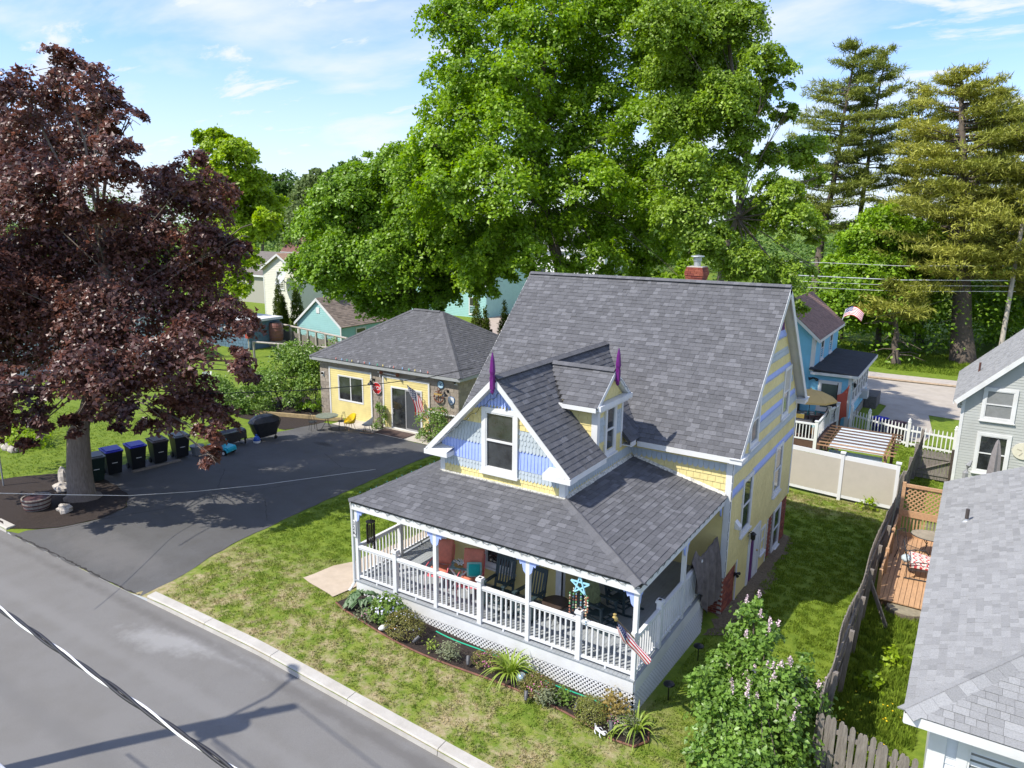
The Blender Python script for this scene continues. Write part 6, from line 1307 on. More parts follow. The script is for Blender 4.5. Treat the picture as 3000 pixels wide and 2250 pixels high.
for a, b in ((9.8, 11.4), (11.45, 13.1), (13.15, 14.8)):
    zz = DZ_+.75-.1*(13-a)*.2; MB().beam((3.72, a, zz), (3.72, b, zz), .05, .15).build('side_rail', woodt, t); MB().box(3.68, 3.78, a-.06, a+.06, DZ_-.4, zz+.12).build('post', woodt, t)
t = thing('glass_table', 'oval glass topped patio table on the tan deck', 'table', (4.85, 13.6, DZ_)); MB().lathe((0, 0, .70), [(.02, 0), (.54, 0), (.55, .012), (.54, .024), (.02, .024)], 24, 1.15, .85).build('tabletop', MAT('pale_glass_top', (.30, .27, .21), .08, .2, 3, spec=.7), t); MB().tube([(.62*math.cos(k*.2618), .46*math.sin(k*.2618), .71) for k in range(25)], .016, 6).build('rim', ir, t)
for k in range(4): a = .8+1.57*k; MB().tube([(.4*math.cos(a), .3*math.sin(a), .7), (.15*math.cos(a), .12*math.sin(a), .4), (.36*math.cos(a), .28*math.sin(a), .03), (.42*math.cos(a), .32*math.sin(a), .06)], .016, 5).build('leg', ir, t)
t = thing('glider_bench', 'black metal glider with a folded red zigzag cushion on the tan deck', 'bench', (4.62, 11.9, DZ_), R(98)); 
for x in (-.5, .5):
    MB().tube([(x, -.42, .03), (x, .42, .03)], .02, 6).build('runner', ir, t); MB().tube([(x, -.35, .03), (x, -.32, .45), (x, -.2, .62), (x, .1, .6), (x, .36, .5), (x, .36, .03)], .018, 6).build('arm', ir, t); MB().tube([(x, .3, .3), (x, .45, .9)], .018, 6).build('back_post', ir, t)
m = MB(); 
for k in range(8): m.tube([(-.5+k*.143, -.33, .36), (-.5+k*.143, .28, .32), (-.5+k*.143, .44, .88)], .008, 4)
m.tube([(-.5, .45, .9), (0, .47, .98), (.5, .45, .9)], .018, 6); m.tube([(-.5, -.34, .37), (.5, -.34, .37)], .018, 6); m.tube([(-.5, -.42, .03), (.5, -.42, .03)], .016, 5); m.build('mesh_seat', ir, t)
zz1, zz2, zz3 = MAT('zigzag_red', (.45, .05, .06), .85), MAT('zigzag_white', (.66, .6, .55), .85), MAT('zigzag_pink', (.55, .28, .24), .85)
m = MB(); vs = []; nu, nv = 48, 26
for j in range(nv+1):
    for i in range(nu+1):
        u, v = i/nu*2-1, j/nv*2-1; vs.append((u*.46, -.06+v*.34, .46+.10*(1-u**6)*(1-v**6)+.02*math.sin(u*9)+.05*v))
m.add(vs, []); 
for j in range(nv):
    for i in range(nu):
        q = int((j+abs((i % 8)-4)*.9)) % 7; m.k = (0, 0, 1, 1, 2, 1, 1)[q]; a = j*(nu+1)+i; m.f.append((a, a+1, a+nu+2, a+nu+1)); m.mi.append(m.k)
b = len(vs); rim = [i for i in range(nu+1)]+[j*(nu+1)+nu for j in range(1, nv+1)]+[nv*(nu+1)+nu-i for i in range(1, nu+1)]+[j*(nu+1) for j in range(nv-1, 0, -1)]
m.v += [(vs[i][0]*.97, vs[i][1]*.97-.0, .38) for i in rim]; L_ = len(rim)
for i in range(L_): m.f.append((rim[i], b+i, b+(i+1) % L_, rim[(i+1) % L_])); m.mi.append(i//3 % 2)
m.build('cushion', [zz1, zz2, zz3], t, True); MB().blob((-.1, .38, .52), (.2, .14, .12), 10, 7, .1).build('pillow', MAT('blue_gray_pillow', (.4, .47, .5), .85, .3, 18), t, True)
t = thing('metal_chair', 'black wire chair between the glider and the glass table', 'chair', (4.25, 12.9, DZ_), R(60)); m = MB()
for x in (-.22, .22): MB().tube([(x, -.25, 0), (x, -.22, .42), (x, .22, .4), (x, .34, .92)], .014, 5).build('leg', ir, t); MB().tube([(x, .2, .4), (x, .3, 0)], .014, 5).build('leg', ir, t)
for k in range(7): m.tube([(-.22+.073*k, -.22, .42), (-.22+.073*k, .22, .4), (-.22+.073*k, .34, .92)], .006, 4)
m.tube([(-.22, .34, .92), (0, .35, .96), (.22, .34, .92)], .012, 5); m.build('wire_seat', ir, t)
t = thing('tree_stump', 'wide flat cut tree stump at the end of the tan deck', 'stump', (4.5, 10.05, G(4.5, 10)), world=True); m = MB(); z = G(4.5, 10); m.lathe((4.5, 9.5, z), [(.66, -.1), (.55, .1), (.5, .22)], 18, 1, .8); m.build('trunk', bark, t); MB().lathe((4.5, 9.5, z+.22), [(.5, 0), (.49, .02), (.02, .03)], 18, 1, .8).build('cut_face', MAT('cut_wood', (.24, .21, .15), .9, .25, 8), t)
t['category'] = 'stump'
# ================================================================ blue house, its deck, pergola and yard
sky_b = MAT('sky_blue_clapboard', (.19, .49, .66), .55, .06, 2, dirt=.06); BX0, BX1, BY0, BY1 = -6.6, -.4, 32.0, 41.0
t = thing('house', 'sky blue house with a brown roof and a low black roofed wing', 'house', (-3, 36, -2.2), world=True); zb2 = .85
m = MB(); m.box(BX0, -2.6, BY0+.25, 40.3, -2.5, 3.0); m.prism([(BX0, BY0+.25, 3.0), (-2.6, BY0+.25, 3.0), (-4.6, BY0+.25, 4.75)], (0, 8.05, 0)); m.box(-2.6, BX1, BY0, 39.6, -2.5, zb2); wb = m.build('wall', sky_b, t)
fb_ = FrY(BY0+.25); fbw = FrY(BY0); fbx = FrX(BX1); fb2x = FrX(-2.6)
its = clap(fb_, wb, sky_b, BX0, -2.6, -2.2, 4.6, .13, (), lambda b: (BX0+max(0, b-3)*1.14, -2.6-max(0, b-3)*1.14))+clap(fbw, wb, sky_b, -2.6, BX1, -2.0, zb2, .15, [(-2.1, -.9, -1.3, .5)], th=.03)+clap(fb2x, wb, sky_b, BY0+.25, 40.3, 1.0, 3.0, .13)+clap(fbx, wb, sky_b, BY0, 39.6, -1.7, -.8, .13); pieces('clapboard', its, 150)
window(t, fbw, -2.0, -1.05, -1.15, .34, case=.16, dep=.08, sash='none', gl=MAT('green_glass', (.10, .13, .11), .15, .3, .8)); window(t, fb2x, 34.2, 35.0, 1.35, 2.6, case=.1); window(t, fb2x, 37.2, 38.0, 1.35, 2.6, case=.1)
for k in range(6): window(t, fbx, 32.6+1.12*k, 33.4+1.12*k, -.75, .45, case=.12, dep=.06)
fbx.box(MB(), 32.2, 39.5, .5, .8, 0, .05).build('trim_band', white, t)
for f_, a, z1 in ((fb2x, 32.28, 3.0), ): m = MB(); f_.box(m, 32.22, 32.42, .9, 2.9, 0, .04); m.build('corner_board', white, t)
m = MB(); fb_.box(m, -2.78, -2.56, .9, 2.9, 0, .04); m.build('corner_board', white, t); m = MB(); fbw.box(m, -.56, -.36, -2.2, zb2-.1, 0, .04); m.build('corner_board', white, t)
m = MB(); m.prism([(-2.7, BY0-.35, zb2+.24), (-.05, BY0-.35, zb2+.08), (-.05, BY0-.35, zb2+.16), (-2.7, BY0-.35, zb2+.32)], (0, 8.6, 0)); m.build('wing_roof', MAT('rolled_roofing', (.035, .037, .042), .9, .3, 2, .3, 80), t)
m = MB(); m.box(-2.6, -.02, BY0-.38, BY0-.34, zb2-.02, zb2+.14); m.box(-.05, -.01, BY0-.33, 40.2, zb2-.06, zb2+.12); m.build('fascia', white, t)
brn = [MAT('brown_shingle_%d' % i, (v, v*.62, v*.5), .9, .2, 40) for i, v in enumerate((.21, .245, .28))]; m = MB(); e0, e1, ap = -2.3, -6.9, -4.6
Q1 = [(e0, 31.95, 2.85), (e0, 40.7, 2.85), (ap, 40.7, 4.85), (ap, 31.95, 4.85)]; Q2 = [(e1, 40.7, 2.85), (e1, 31.95, 2.85), (ap, 31.95, 4.85), (ap, 40.7, 4.85)]; slab(m, Q1, .1); slab(m, Q2, .1); rb_ = m.build('roof', under, t); pieces('shingle', shingles(Q1, rb_, brn, exp=.15, wt=(1, 2, 1)), 200)
for e in (e0, e1): MB().prism([(e, 31.93, 2.83), (ap, 31.93, 4.83), (ap, 31.93, 4.6), (e, 31.93, 2.62)], (0, .04, 0)).build('rake_board', white, t)
MB().box(e0-.02, e0+.02, 31.98, 40.7, 2.66, 2.83).build('fascia', white, t); fbx.box(MB(), 36.3, 37.0, -1.25, -.75, .02, .45).build('air_conditioner', MAT('ac_gray', (.5, .5, .48), .5, .1), t); lantern(fbx, 32.3, .35, par=t)
fbx.box(MB(), 38.4, 40.6, -2.4, -1.5, .1, .8).build('stone_steps', MAT('dark_stone', (.13, .12, .11), .9, .3), t); fbx.box(MB(), BY0, 39.6, -2.5, -1.75, 0, .05).build('foundation', MAT('foundation_gray', (.25, .23, .2), .9, .15), t)
m = MB(); fbw.box(m, -2.55, -2.35, .52, .6, 0, .04)
for s in (-1, 1): m.tube([fbw.p(-2.45, .55, .04), fbw.p(-2.45+s*.08, .55, .12), fbw.p(-2.45+s*.24, .5, .2)], [.03, .05, .1], 8)
m.build('floodlight', black, t); fbw.box(MB(), -3.9, -3.1, -2.2, -.1, -.26, .03).build('door', MAT('dark_door', (.03, .035, .03), .2), t)
t = thing('sun_shade', 'red fabric shade stretched at the corner of the blue house', 'shade', (-.7, 31.4, -2), world=True); m = MB(); vs = []; C4 = [Vector(q) for q in ((-.42, 31.55, .5), (-1.02, 31.3, -.15), (-.9, 31.3, -1.95), (-.4, 31.55, -1.4))]
for j in range(9):
    for i in range(9):
        u, v = i/8, j/8; p = C4[0].lerp(C4[1], u).lerp(C4[3].lerp(C4[2], u), v); c = Vector((-.7, 31.4, -.7)); vs.append(p.lerp(c, .3*(4*u*(1-u)*(1-4*v*(1-v))*.6+4*v*(1-v)*(1-4*u*(1-u))*.6))+Vector((0, -.1*16*u*(1-u)*v*(1-v), 0)))
m.add(vs, [(j*9+i, j*9+i+1, (j+1)*9+i+1, (j+1)*9+i) for j in range(8) for i in range(8)]); m.build('shade_cloth', MAT('brick_red_canvas', (.38, .075, .05), .8, .08), t, True); MB().tube([(-1.0, 31.3, -2), (-1.0, 31.3, .55)], .025, 6).build('pole', black, t)
t = thing('flag', 'striped flag flying from the far end of the blue house', 'flag', (-2.2, 40.8, 2.6), world=True); q0_, q1_ = Vector((-2.5, 40.6, 2.9)), Vector((-2.4, 41.2, 3.75)); MB().tube([q0_, q1_], .02, 6).build('flagpole', white, t)
flag(t, lambda s, h: (q0_.lerp(q1_, .35+.65*h).x+1.15*s, q0_.lerp(q1_, .35+.65*h).y+.12*math.sin(6*s), q0_.lerp(q1_, .35+.65*h).z+.28*math.sin(2.6*s)-.35*s*s), star=.012)
t = thing('patio_deck', 'raised brown deck with white railings beside the blue house', 'deck', (-2, 28, -2), world=True); MB().box(-5.5, -.75, 25.6, 31.95, -2.2, -1.5).build('deck_base', MAT('brown_deck', (.10, .055, .04), .7, .2, 5), t); its = []
fd_ = Fr((0, 0, -1.5), (1, 0, 0), (0, 0, 1), (0, 1, 0)); 
for k in range(33): its.append((fd_.mat(-5.45+.145*k, 25.6, .003, .135, 6.3, .02), 'box', MATS['brown_deck'], t))
pieces('deck_board', its, 40); DL = []
def rail2(p, q, zb, sp=.16):
    return [(Matrix.Translation((0, 0, zb)) @ M, k, mt, pr) for M, k, mt, pr in railing2(p, q, sp)]
def railing2(p, q, sp):
    p3, q3 = Vector((*p, -1.5)), Vector((*q, -1.5)); d = q3-p3; n = max(2, round(d.length/sp)); u = Vector((0, 0, 1)); m = MB(); m.beam(p3+u*.93, q3+u*.93, .09, .09); m.beam(p3+u*.1, q3+u*.1, .06, .07); r = m.build('railing', whitev, t)
    return [(Fr(p3, d.normalized(), u.cross(d).normalized()).mat(d.length*i/n, .14, -.02, .04, .75, .04), 'box', whitev, r) for i in range(1, n)]
for p, q in (((-3.6, 25.65), (-1.0, 25.65)), ((-1.0, 25.65), (-1.0, 29.2)), ((-1.0, 29.2), (-.75, 30.4))): DL += railing2(p, q, .16)
pieces('baluster', DL, 120)
for x, y in ((-1.0, 25.65), (-1.0, 29.2), (-.75, 30.5), (-3.6, 25.65)):
    o = MB().box(x-.08, x+.08, y-.08, y+.08, -2, -.42).build('newel_post', whitev, t); MB().prism([(x-.1, y-.1, -.42), (x+.1, y-.1, -.42), (x+.1, y+.1, -.42), (x-.1, y+.1, -.42)], (0, 0, .05)).build('post_cap', whitev, o)
t = thing('patio_umbrella', 'pale yellow patio umbrella open above the blue house deck', 'umbrella', (-1.95, 28.6, -1.5)); MB().tube([(0, 0, 0), (0, 0, 2.1)], .022, 8).build('pole', black, t); MB().lathe((0, 0, .0), [(.25, 0), (.24, .06), (.05, .1)], 14).build('base', black, t)
m = MB(); n = 8; ring = lambda r, z, o=0: [(r*math.cos(2*math.pi*(k+o)/n), r*math.sin(2*math.pi*(k+o)/n), z) for k in range(n)]; m.add([(0, 0, 2.12)]+ring(.7, 1.93)+ring(1.38, 1.62)+ring(1.39, 1.52), [(0, 1+k, 1+(k+1) % n) for k in range(n)]+[(1+j*n+k, 1+(j+1)*n+k, 1+(j+1)*n+(k+1) % n, 1+j*n+(k+1) % n) for j in range(2) for k in range(n)]); m.build('canopy', MAT('pale_yellow_canvas', (.68, .48, .20), .8, .05, 3, trans=.25), t)
m = MB(); 
for p in ring(1.34, 1.6): m.tube([(0, 0, 2.05), p], .01, 4)
m.build('rib', black, t); MB().lathe((0, 0, 2.1), [(.05, 0), (.04, .06), (.01, .08)], 8).build('finial', MATS['pale_yellow_canvas'], t)
t = thing('patio_table', 'dark patio table with dishes beneath the yellow umbrella', 'table', (-1.95, 28.6, -1.5)); MB().lathe((0, 0, .7), [(.02, 0), (.62, 0), (.62, .03), (.02, .03)], 18).build('tabletop', MAT('dark_red_table', (.08, .03, .03), .3), t)
for k in range(4): MB().tube([(.35*math.cos(k*1.57+.7), .35*math.sin(k*1.57+.7), .7), (.5*math.cos(k*1.57+.7), .5*math.sin(k*1.57+.7), 0)], .02, 5).build('leg', black, t)
t2 = thing('dishes', 'white dishes and bottles on the dark patio table', 'dishes', (-1.9, 28.5, -.77)); m = MB()
for x, y in ((-.2, .1), (.15, -.1), (.05, .3), (-.3, -.25)): MB().lathe((x, y, 0), [(.05, 0), (.12, .02), (.11, .03), (.02, .02)], 10).build('plate', whitev, t2)
for x, y in ((.3, .1), (-.05, -.2)): MB().lathe((x, y, 0), [(.035, 0), (.035, .13), (.015, .17), (.015, .22)], 8).build('bottle', MAT('teal_glass', (.05, .3, .28), .2), t2)
def sling(label, loc, rz, mat):
    t = thing('patio_chair', label, 'chair', loc, rz, 'patio chairs on the blue house deck')
    for x in (-.27, .27): MB().tube([(x, -.28, 0), (x, -.26, .6), (x, .25, .58), (x, .3, 0)], .016, 5).build('leg', black, t); MB().tube([(x*.9, .2, .4), (x*.9, .42, 1.0)], .016, 5).build('back_post', black, t)
    MB().prism([(-.25, -.25, .42), (.25, -.25, .42), (.25, .22, .39), (-.25, .22, .39)], (0, 0, .02)).build('seat', mat, t); MB().prism([(-.25, .22, .42), (.25, .22, .42), (.25, .43, 1.02), (-.25, .43, 1.02)], (0, .02, 0)).build('backrest', mat, t)
yc = MAT('yellow_towel', (.55, .42, .10), .85, .1); sling('patio chair with a yellow towel nearest the yellow house corner', (-2.2, 27.35, -1.48), R(190), yc); sling('dark sling patio chair against the blue wall', (-1.15, 29.7, -1.48), R(-20), black); sling('dark patio chair beside the railing', (-1.35, 28.3, -1.48), R(-80), MAT('navy_cushion', (.02, .03, .06), .8))
t = thing('cushion', 'purple cushion lying near the patio railing', 'cushion', (-1.9, 27.0, -1.48)); MB().blob((0, 0, .42), (.36, .26, .09), 12, 8, .05).build('cushion_body', MAT('purple_fabric', (.13, .07, .28), .85, .2), t, True); MB().box(-.3, .3, -.22, .22, 0, .34).build('crate', black, t)
t = thing('towel_basket', 'basket of patterned towels near the deck railing', 'basket', (-1.35, 27.2, -1.48)); MB().lathe((0, 0, 0), [(.2, 0), (.26, .4)], 12).build('basket_body', MAT('wicker', (.2, .12, .06), .8, .2, 20), t); MB().blob((0, 0, .42), (.27, .24, .14), 10, 7, .25).build('towel', MAT('teal_print', (.12, .3, .35), .85, .6, 12), t)
t = thing('gas_grill', 'black barbecue grill on the blue house deck behind the railing', 'grill', (-1.75, 26.15, -1.48)); MB().box(-.4, .4, -.25, .25, .5, .72).build('firebox', black, t); MB().tube([(-.4, 0, .74), (.4, 0, .74)], .26, 12).build('lid', black, t)
for x in (-.36, .36):
    for y in (-.2, .2): MB().box(x-.02, x+.02, y-.02, y+.02, 0, .5).build('leg', black, t)
# pergola shed
t = thing('pergola', 'brown pergola over a white sheeted roof behind the vinyl fence', 'pergola', (1.6, 21, -2), world=True); pb_ = MAT('brown_timber', (.13, .075, .045), .75, .25, 6); tn = MAT('tan_timber', (.36, .21, .11), .75, .2, 6)
for x in (.45, 2.75):
    for y in (19.5, 22.7): MB().box(x-.06, x+.06, y-.06, y+.06, -2.3, .12).build('post', tn if x > 1 and y < 20 else pb_, t)
    for dx_ in (-.06, .06): MB().beam((x+dx_, 19.1, .17), (x+dx_, 23.1, .17), .035, .1).build('beam', tn if x > 1 else pb_, t)
its = []
for k in range(8): MB().beam((.1, 19.25+.5*k, .255), (3.1, 19.25+.5*k, .255), .03, .05).build('rafter', pb_ if k > 1 else tn, t)
m = MB(); m.prism([(.55, 19.35, .17), (2.65, 19.35, .17), (2.65, 22.85, .19), (.55, 22.85, .19)], (0, 0, .03)); m.build('roof_sheet', MAT('pale_sheet', (.55, .60, .63), .45, .06, 3, dirt=.1), t); m = MB()
for k in range(13): m.box(.55+.16*k, .70+.16*k, 19.55, 19.6, -2.0, .02)
m.build('front_panel', MAT('pale_blue_panel', (.45, .55, .60), .6, .06, 3), t)
# white picket fence + bins behind
t = thing('picket_fence', 'white vinyl picket fence between the blue house and the gray house', 'fence', (2, 30, -2.15), world=True); PF = [(-.15, 31.6), (.85, 30.9), (2.9, 29.9), (5.05, 29.6)]; its = []
for (x0, y0), (x1, y1) in zip(PF, PF[1:]):
    p, q = Vector((x0, y0, G(x0, y0))), Vector((x1, y1, G(x1, y1))); d = q-p; n = int(d.length/.19)
    for z in (.2, .92): MB().beam(p+Vector((0, 0, z)), q+Vector((0, 0, z)), .05, .1).build('rail', whitev, t)
    for i in range(1, n): its.append((Fr(p+d*i/n, d.normalized(), Vector((0, 0, 1)).cross(d).normalized()).mat(0, .08, -.02, .05, 1.14, .03), 'picket', whitev, t))
pieces('picket', its, 300)
for x, y in PF: o = MB().box(x-.075, x+.075, y-.075, y+.075, -2.4, -.82).build('post', whitev, t); MB().lathe((x, y, -.82), [(.1, 0), (.1, .03), (.07, .06), (.08, .13), (.01, .24)], 8).build('finial', whitev, o)
bin_('bin with a bright blue lid behind the white picket fence', 1.35, 31.3, MAT('navy_bin', (.01, .012, .12), .4), bl, 2.6); bin_('dark purple bin behind the white picket fence', 2.3, 30.9, MAT('plum_bin', (.03, .015, .04), .4), MAT('plum_lid', (.035, .02, .04), .4), 2.6)
# ================================================================ LEFT BACKGROUND
def gpt(u, v):
    d = np.array(at(u, v, 1.))-CAM; t = 5.
    while t < 500:
        P = CAM+d*t
        if P[2] < G(P[0], P[1]): break
        t += .2
    return Vector(P)
def simple_house(name, label, x0, x1, y0, y1, zg, ze, zr, wallmat, roofmat, axis='y', ov=.35, wins=(), group=None, trim=True, clapexp=.16, clapn=60, sidewins=()):
    """gabled house; gable faces the camera when axis == 'y' """
    t = thing(name, label, 'house' if name == 'house' else 'garage', ((x0+x1)/2, (y0+y1)/2, zg), world=True, group=group); m = MB(); m.box(x0, x1, y0, y1, zg-.5, ze)
    if axis == 'y': m.prism([(x0, y0, ze), (x1, y0, ze), ((x0+x1)/2, y0, zr)], (0, y1-y0, 0))
    else: m.prism([(x0, y0, ze), (x0, y1, ze), (x0, (y0+y1)/2, zr)], (x1-x0, 0, 0))
    w = m.build('wall', wallmat, t); sl_ = (zr-ze)/((x1-x0 if axis == 'y' else y1-y0)/2); m = MB()
    if axis == 'y':
        c = (x0+x1)/2; Q = [[(x1+ov, y0-ov, ze-ov*sl_), (x1+ov, y1+ov, ze-ov*sl_), (c, y1+ov, zr), (c, y0-ov, zr)], [(x0-ov, y1+ov, ze-ov*sl_), (x0-ov, y0-ov, ze-ov*sl_), (c, y0-ov, zr), (c, y1+ov, zr)]]
    else:
        c = (y0+y1)/2; Q = [[(x0-ov, y0-ov, ze-ov*sl_), (x1+ov, y0-ov, ze-ov*sl_), (x1+ov, c, zr), (x0-ov, c, zr)], [(x1+ov, y1+ov, ze-ov*sl_), (x0-ov, y1+ov, ze-ov*sl_), (x0-ov, c, zr), (x1+ov, c, zr)]]
    for q in Q: slab(m, [tuple(Vector(p)+Vector((0, 0, .1))) for p in q], .1)
    r = m.build('roof', roofmat[0] if isinstance(roofmat, list) else roofmat, t)
    if isinstance(roofmat, list): pieces('shingle', shingles([tuple(Vector(p)+Vector((0, 0, .1))) for p in Q[0]], r, roofmat, exp=.2, w=(.25, .5), wt=[1]*len(roofmat)), 80)
    if trim:
        m = MB()
        if axis == 'y':
            for e in (x0-ov, x1+ov): MB().prism([(e, y0-ov-.02, ze-ov*sl_+.1), ((x0+x1)/2, y0-ov-.02, zr+.1), ((x0+x1)/2, y0-ov-.02, zr-.16), (e, y0-ov-.02, ze-ov*sl_-.14)], (0, .05, 0)).build('rake_board', white, t)
            for a in (x0, x1-.12): MB().box(a-.01, a+.13, y0-.03, y0, zg, ze-.05).build('corner_board', white, t)
        else: MB().box(x0-ov, x1+ov, y0-ov-.02, y0-ov+.02, ze-ov*sl_-.16, ze-ov*sl_+.08).build('fascia', white, t)
    pieces('clapboard', clap(FrY(y0), w, wallmat, x0+.1, x1-.1, zg, zr, clapexp, (), (lambda b: (x0+.05+max(0, b-ze)/sl_, x1-.05-max(0, b-ze)/sl_)) if axis == 'y' else None) if clapexp and axis == 'y' else (clap(FrY(y0), w, wallmat, x0+.1, x1-.1, zg, ze, clapexp) if clapexp else []), clapn) if clapexp else None
    for q in wins: window(t, FrY(y0), *q[:4], case=.1, grid=q[4] if len(q) > 4 else 0)
    for q in sidewins: window(t, FrX(x1), *q[:4], case=.1)
    return t
cream = MAT('cream_siding', (.70, .68, .59), .6, .04, 2); teal = MAT('teal_siding', (.30, .52, .50), .6, .06, 2); tanr = [MAT('tan_shingle_%d' % i, (v, v*.78, v*.6), .9, .2, 30) for i, v in enumerate((.19, .23, .27))]; orr = [MAT('orange_tan_shingle_%d' % i, (v, v*.62, v*.4), .9, .2, 30) for i, v in enumerate((.33, .38))]
h = simple_house('house', 'cream sided house with a satellite dish behind the arborvitae', -65.8, -60.0, 44, 60, -1.9, 3.55, 5.25, cream, orr, wins=((-63.4, -62.3, 1.35, 3.3, 3),), clapexp=.2, clapn=80)
t = thing('satellite_dish', 'gray satellite dish on the corner of the cream sided house', 'satellite dish', (-60.3, 43.6, 1.2), world=True); c = Vector((-61.5, 43.1, 2.55)); n_ = Vector((-.25, -.75, .55)).normalized(); a_ = n_.cross(Vector((0, 0, 1))).normalized(); b_ = a_.cross(n_); m = MB()
vs = [c]+[c+(a_*math.cos(k*.3927)+b_*math.sin(k*.3927)*1.0)*r+n_*(r*r*.25) for r in (.5, .95) for k in range(16)]; m.add(vs, [(0, 1+k, 1+(k+1) % 16) for k in range(16)]+[(1+k, 17+k, 17+(k+1) % 16, 1+(k+1) % 16) for k in range(16)]); m.build('dish', MAT('dish_gray', (.45, .47, .48), .5, .08, 2), t, True)
MB().tube([c, (-60.6, 43.6, 1.6), (-60.1, 43.95, 1.2)], .06, 6).build('arm', galv, t); MB().tube([c-b_*.8, c+n_*.8], .03, 5).build('feed_arm', galv, t)
simple_house('garage', 'small teal gabled garage with a brown shingle roof', -46.3, -40.8, 31.7, 41, -1.7, .3, 2.5, teal, tanr, ov=.2, clapexp=.17, clapn=80, sidewins=((33.5, 34.6, -.9, -.1),))
t = MB(); fq = FrY(31.7); fq.box(t, -43.75, -43.35, 1.25, 1.75, .0, .05); setp(t.build('gable_vent', white), 'small slatted white vent under the peak of the teal garage', 'vent')
for z in (1.35, 1.5, 1.65): pass
t = thing('shed', 'slate blue shed wall with white flat roof trim beside the red maple', 'shed', (-48, 27, -1.6), world=True); m = MB(); bs = MAT('slate_blue', (.10, .165, .225), .7, .2, 4); wsh = m.box(-52.5, -46.6, 26.6, 30, -2, .72).build('wall', bs, t); its = []
fs_ = FrY(26.6); b = -1.7
while b < .6:
    a = -52.5-random.random()*.3
    while a < -46.7: w_ = random.uniform(.3, .6); its.append((fs_.mat(a+w_/2, b, 0, w_-.03, .27, .03, .06), 'box', bs, wsh)); a += w_
    b += .28
pieces('shake', its, 120); MB().box(-52.8, -46.4, 26.3, 30.2, .72, .92).build('roof', white, t); m = MB(); m.tube([fs_.p(-47.6, .1, .06), fs_.p(-47.4, .45, .06)], .06, 5); m.tube([fs_.p(-47.9, .45, .06), fs_.p(-47.1, .45, .06)], .05, 5); m.build('wall_ornament', black, t)
t = thing('rain_barrel', 'big red brown ribbed rain barrel beside the blue shed', 'barrel', (-46.3, 29.3, -1.1)); MB().lathe((0, 0, 0), [(.5, 0), (.56, .15), (.6, .5), (.61, .9), (.58, 1.35), (.5, 1.55)], 18).build('barrel_body', MAT('red_brown_plastic', (.20, .085, .065), .5, .15, 3), t)
for z in (.3, .6, .9, 1.2): MB().lathe((0, 0, z), [(.6, 0), (.63, .02), (.6, .05)], 18).build('band', MATS['red_brown_plastic'], t)
MB().lathe((0, 0, 1.55), [(.5, 0), (.5, .05), (.05, .08)], 18).build('lid', black, t); MB().box(-.55, .55, -.55, .55, -.6, 0).build('stand', woodg, t)
t = thing('birdhouse', 'little red birdhouse on a slender pole near the blue shed', 'birdhouse', (-43.6, 24.3, -1.6)); MB().tube([(0, 0, -.1), (0, 0, 1.6)], .05, 6).build('pole', MAT('pale_pole', (.45, .4, .32), .8), t); MB().prism([(-.17, -.17, 1.6), (.17, -.17, 1.6), (.17, -.17, 1.95), (0, -.17, 2.1), (-.17, -.17, 1.95)], (0, .34, 0)).build('wall', MAT('birdhouse_red', (.35, .07, .05), .7), t)
for s in (-1, 1): MB().prism([(s*.27, -.25, 1.9), (0, -.25, 2.17), (0, -.25, 2.21), (s*.27, -.25, 1.95)], (0, .5, 0)).build('roof', MAT('pale_tile', (.45, .38, .3), .8), t)
# rustic timber rails and board fence round the vegetable plot
def rails(label, pts, zt, posts, boards=None):
    t = thing('timber_fence', label, 'fence', (*pts[0], -1.7), world=True); 
    for a, b in zip(pts, pts[1:]): MB().tube([(a[0], a[1], G(*a[:2])+zt), (b[0], b[1], G(*b[:2])+zt)], .09, 6).build('rail', MAT('gray_log', (.36, .32, .28), .85, .25, 5), t)
    for k in range(posts):
        s = k/(posts-1)*(len(pts)-1); i = min(int(s), len(pts)-2); f = s-i; x, y = pts[i][0]*(1-f)+pts[i+1][0]*f, pts[i][1]*(1-f)+pts[i+1][1]*f; MB().box(x-.07, x+.07, y-.07, y+.07, G(x, y)-.2, G(x, y)+zt+.05).build('post', MATS['gray_log'], t)
    if boards:
        its = []
        for a, b in zip(pts, pts[1:]):
            p, q = Vector((a[0], a[1], G(*a[:2]))), Vector((b[0], b[1], G(*b[:2]))); d = q-p; n = int(d.length/.17)
            for i in range(n): its.append((Fr(p+d*i/n, d.normalized(), Vector((0, 0, 1)).cross(d).normalized()).mat(0, 0, .1, .15, zt*boards*random.uniform(.9, 1.05), .02), 'box', woodg, t))
        pieces('board', its, 120)
rails('gray log rail fence with vertical boards beyond the rain barrel', [(-49.5, 31.5), (-45, 30.5), (-41.3, 29.6), (-37, 28.6)], 1.7, 9, .72)
rails('single gray log rail in front of the birdhouse', [(-43.4, 24.6), (-38.7, 25.7), (-36.6, 26.4)], 1.25, 5)
simple_house('house', 'far white house with a red brown roof seen between the maples', -88, -74, 66, 76, -2, 4.3, 8.8, MAT('white_siding', (.7, .7, .69), .6, .03), [MAT('red_brown_shingle', (.17, .085, .07), .9, .15, 5)], 'x', clapexp=0)
simple_house('house', 'far house with a gray roof and white trim above the cream house', -98, -88, 92, 104, -2, 6.0, 9.5, MATS['white_siding'], [MAT('far_gray_shingle', (.16, .165, .17), .9, .15, 5)], 'y', clapexp=0)
simple_house('house', 'beige house half hidden behind the yellow green maple', -84, -73, 52, 62, -2, 1.9, 4.5, MAT('beige_siding', (.36, .34, .29), .6, .05), [MAT('beige_roof', (.17, .15, .13), .9, .1)], 'x', clapexp=0, wins=((-79, -78, -.2, 1.2),))
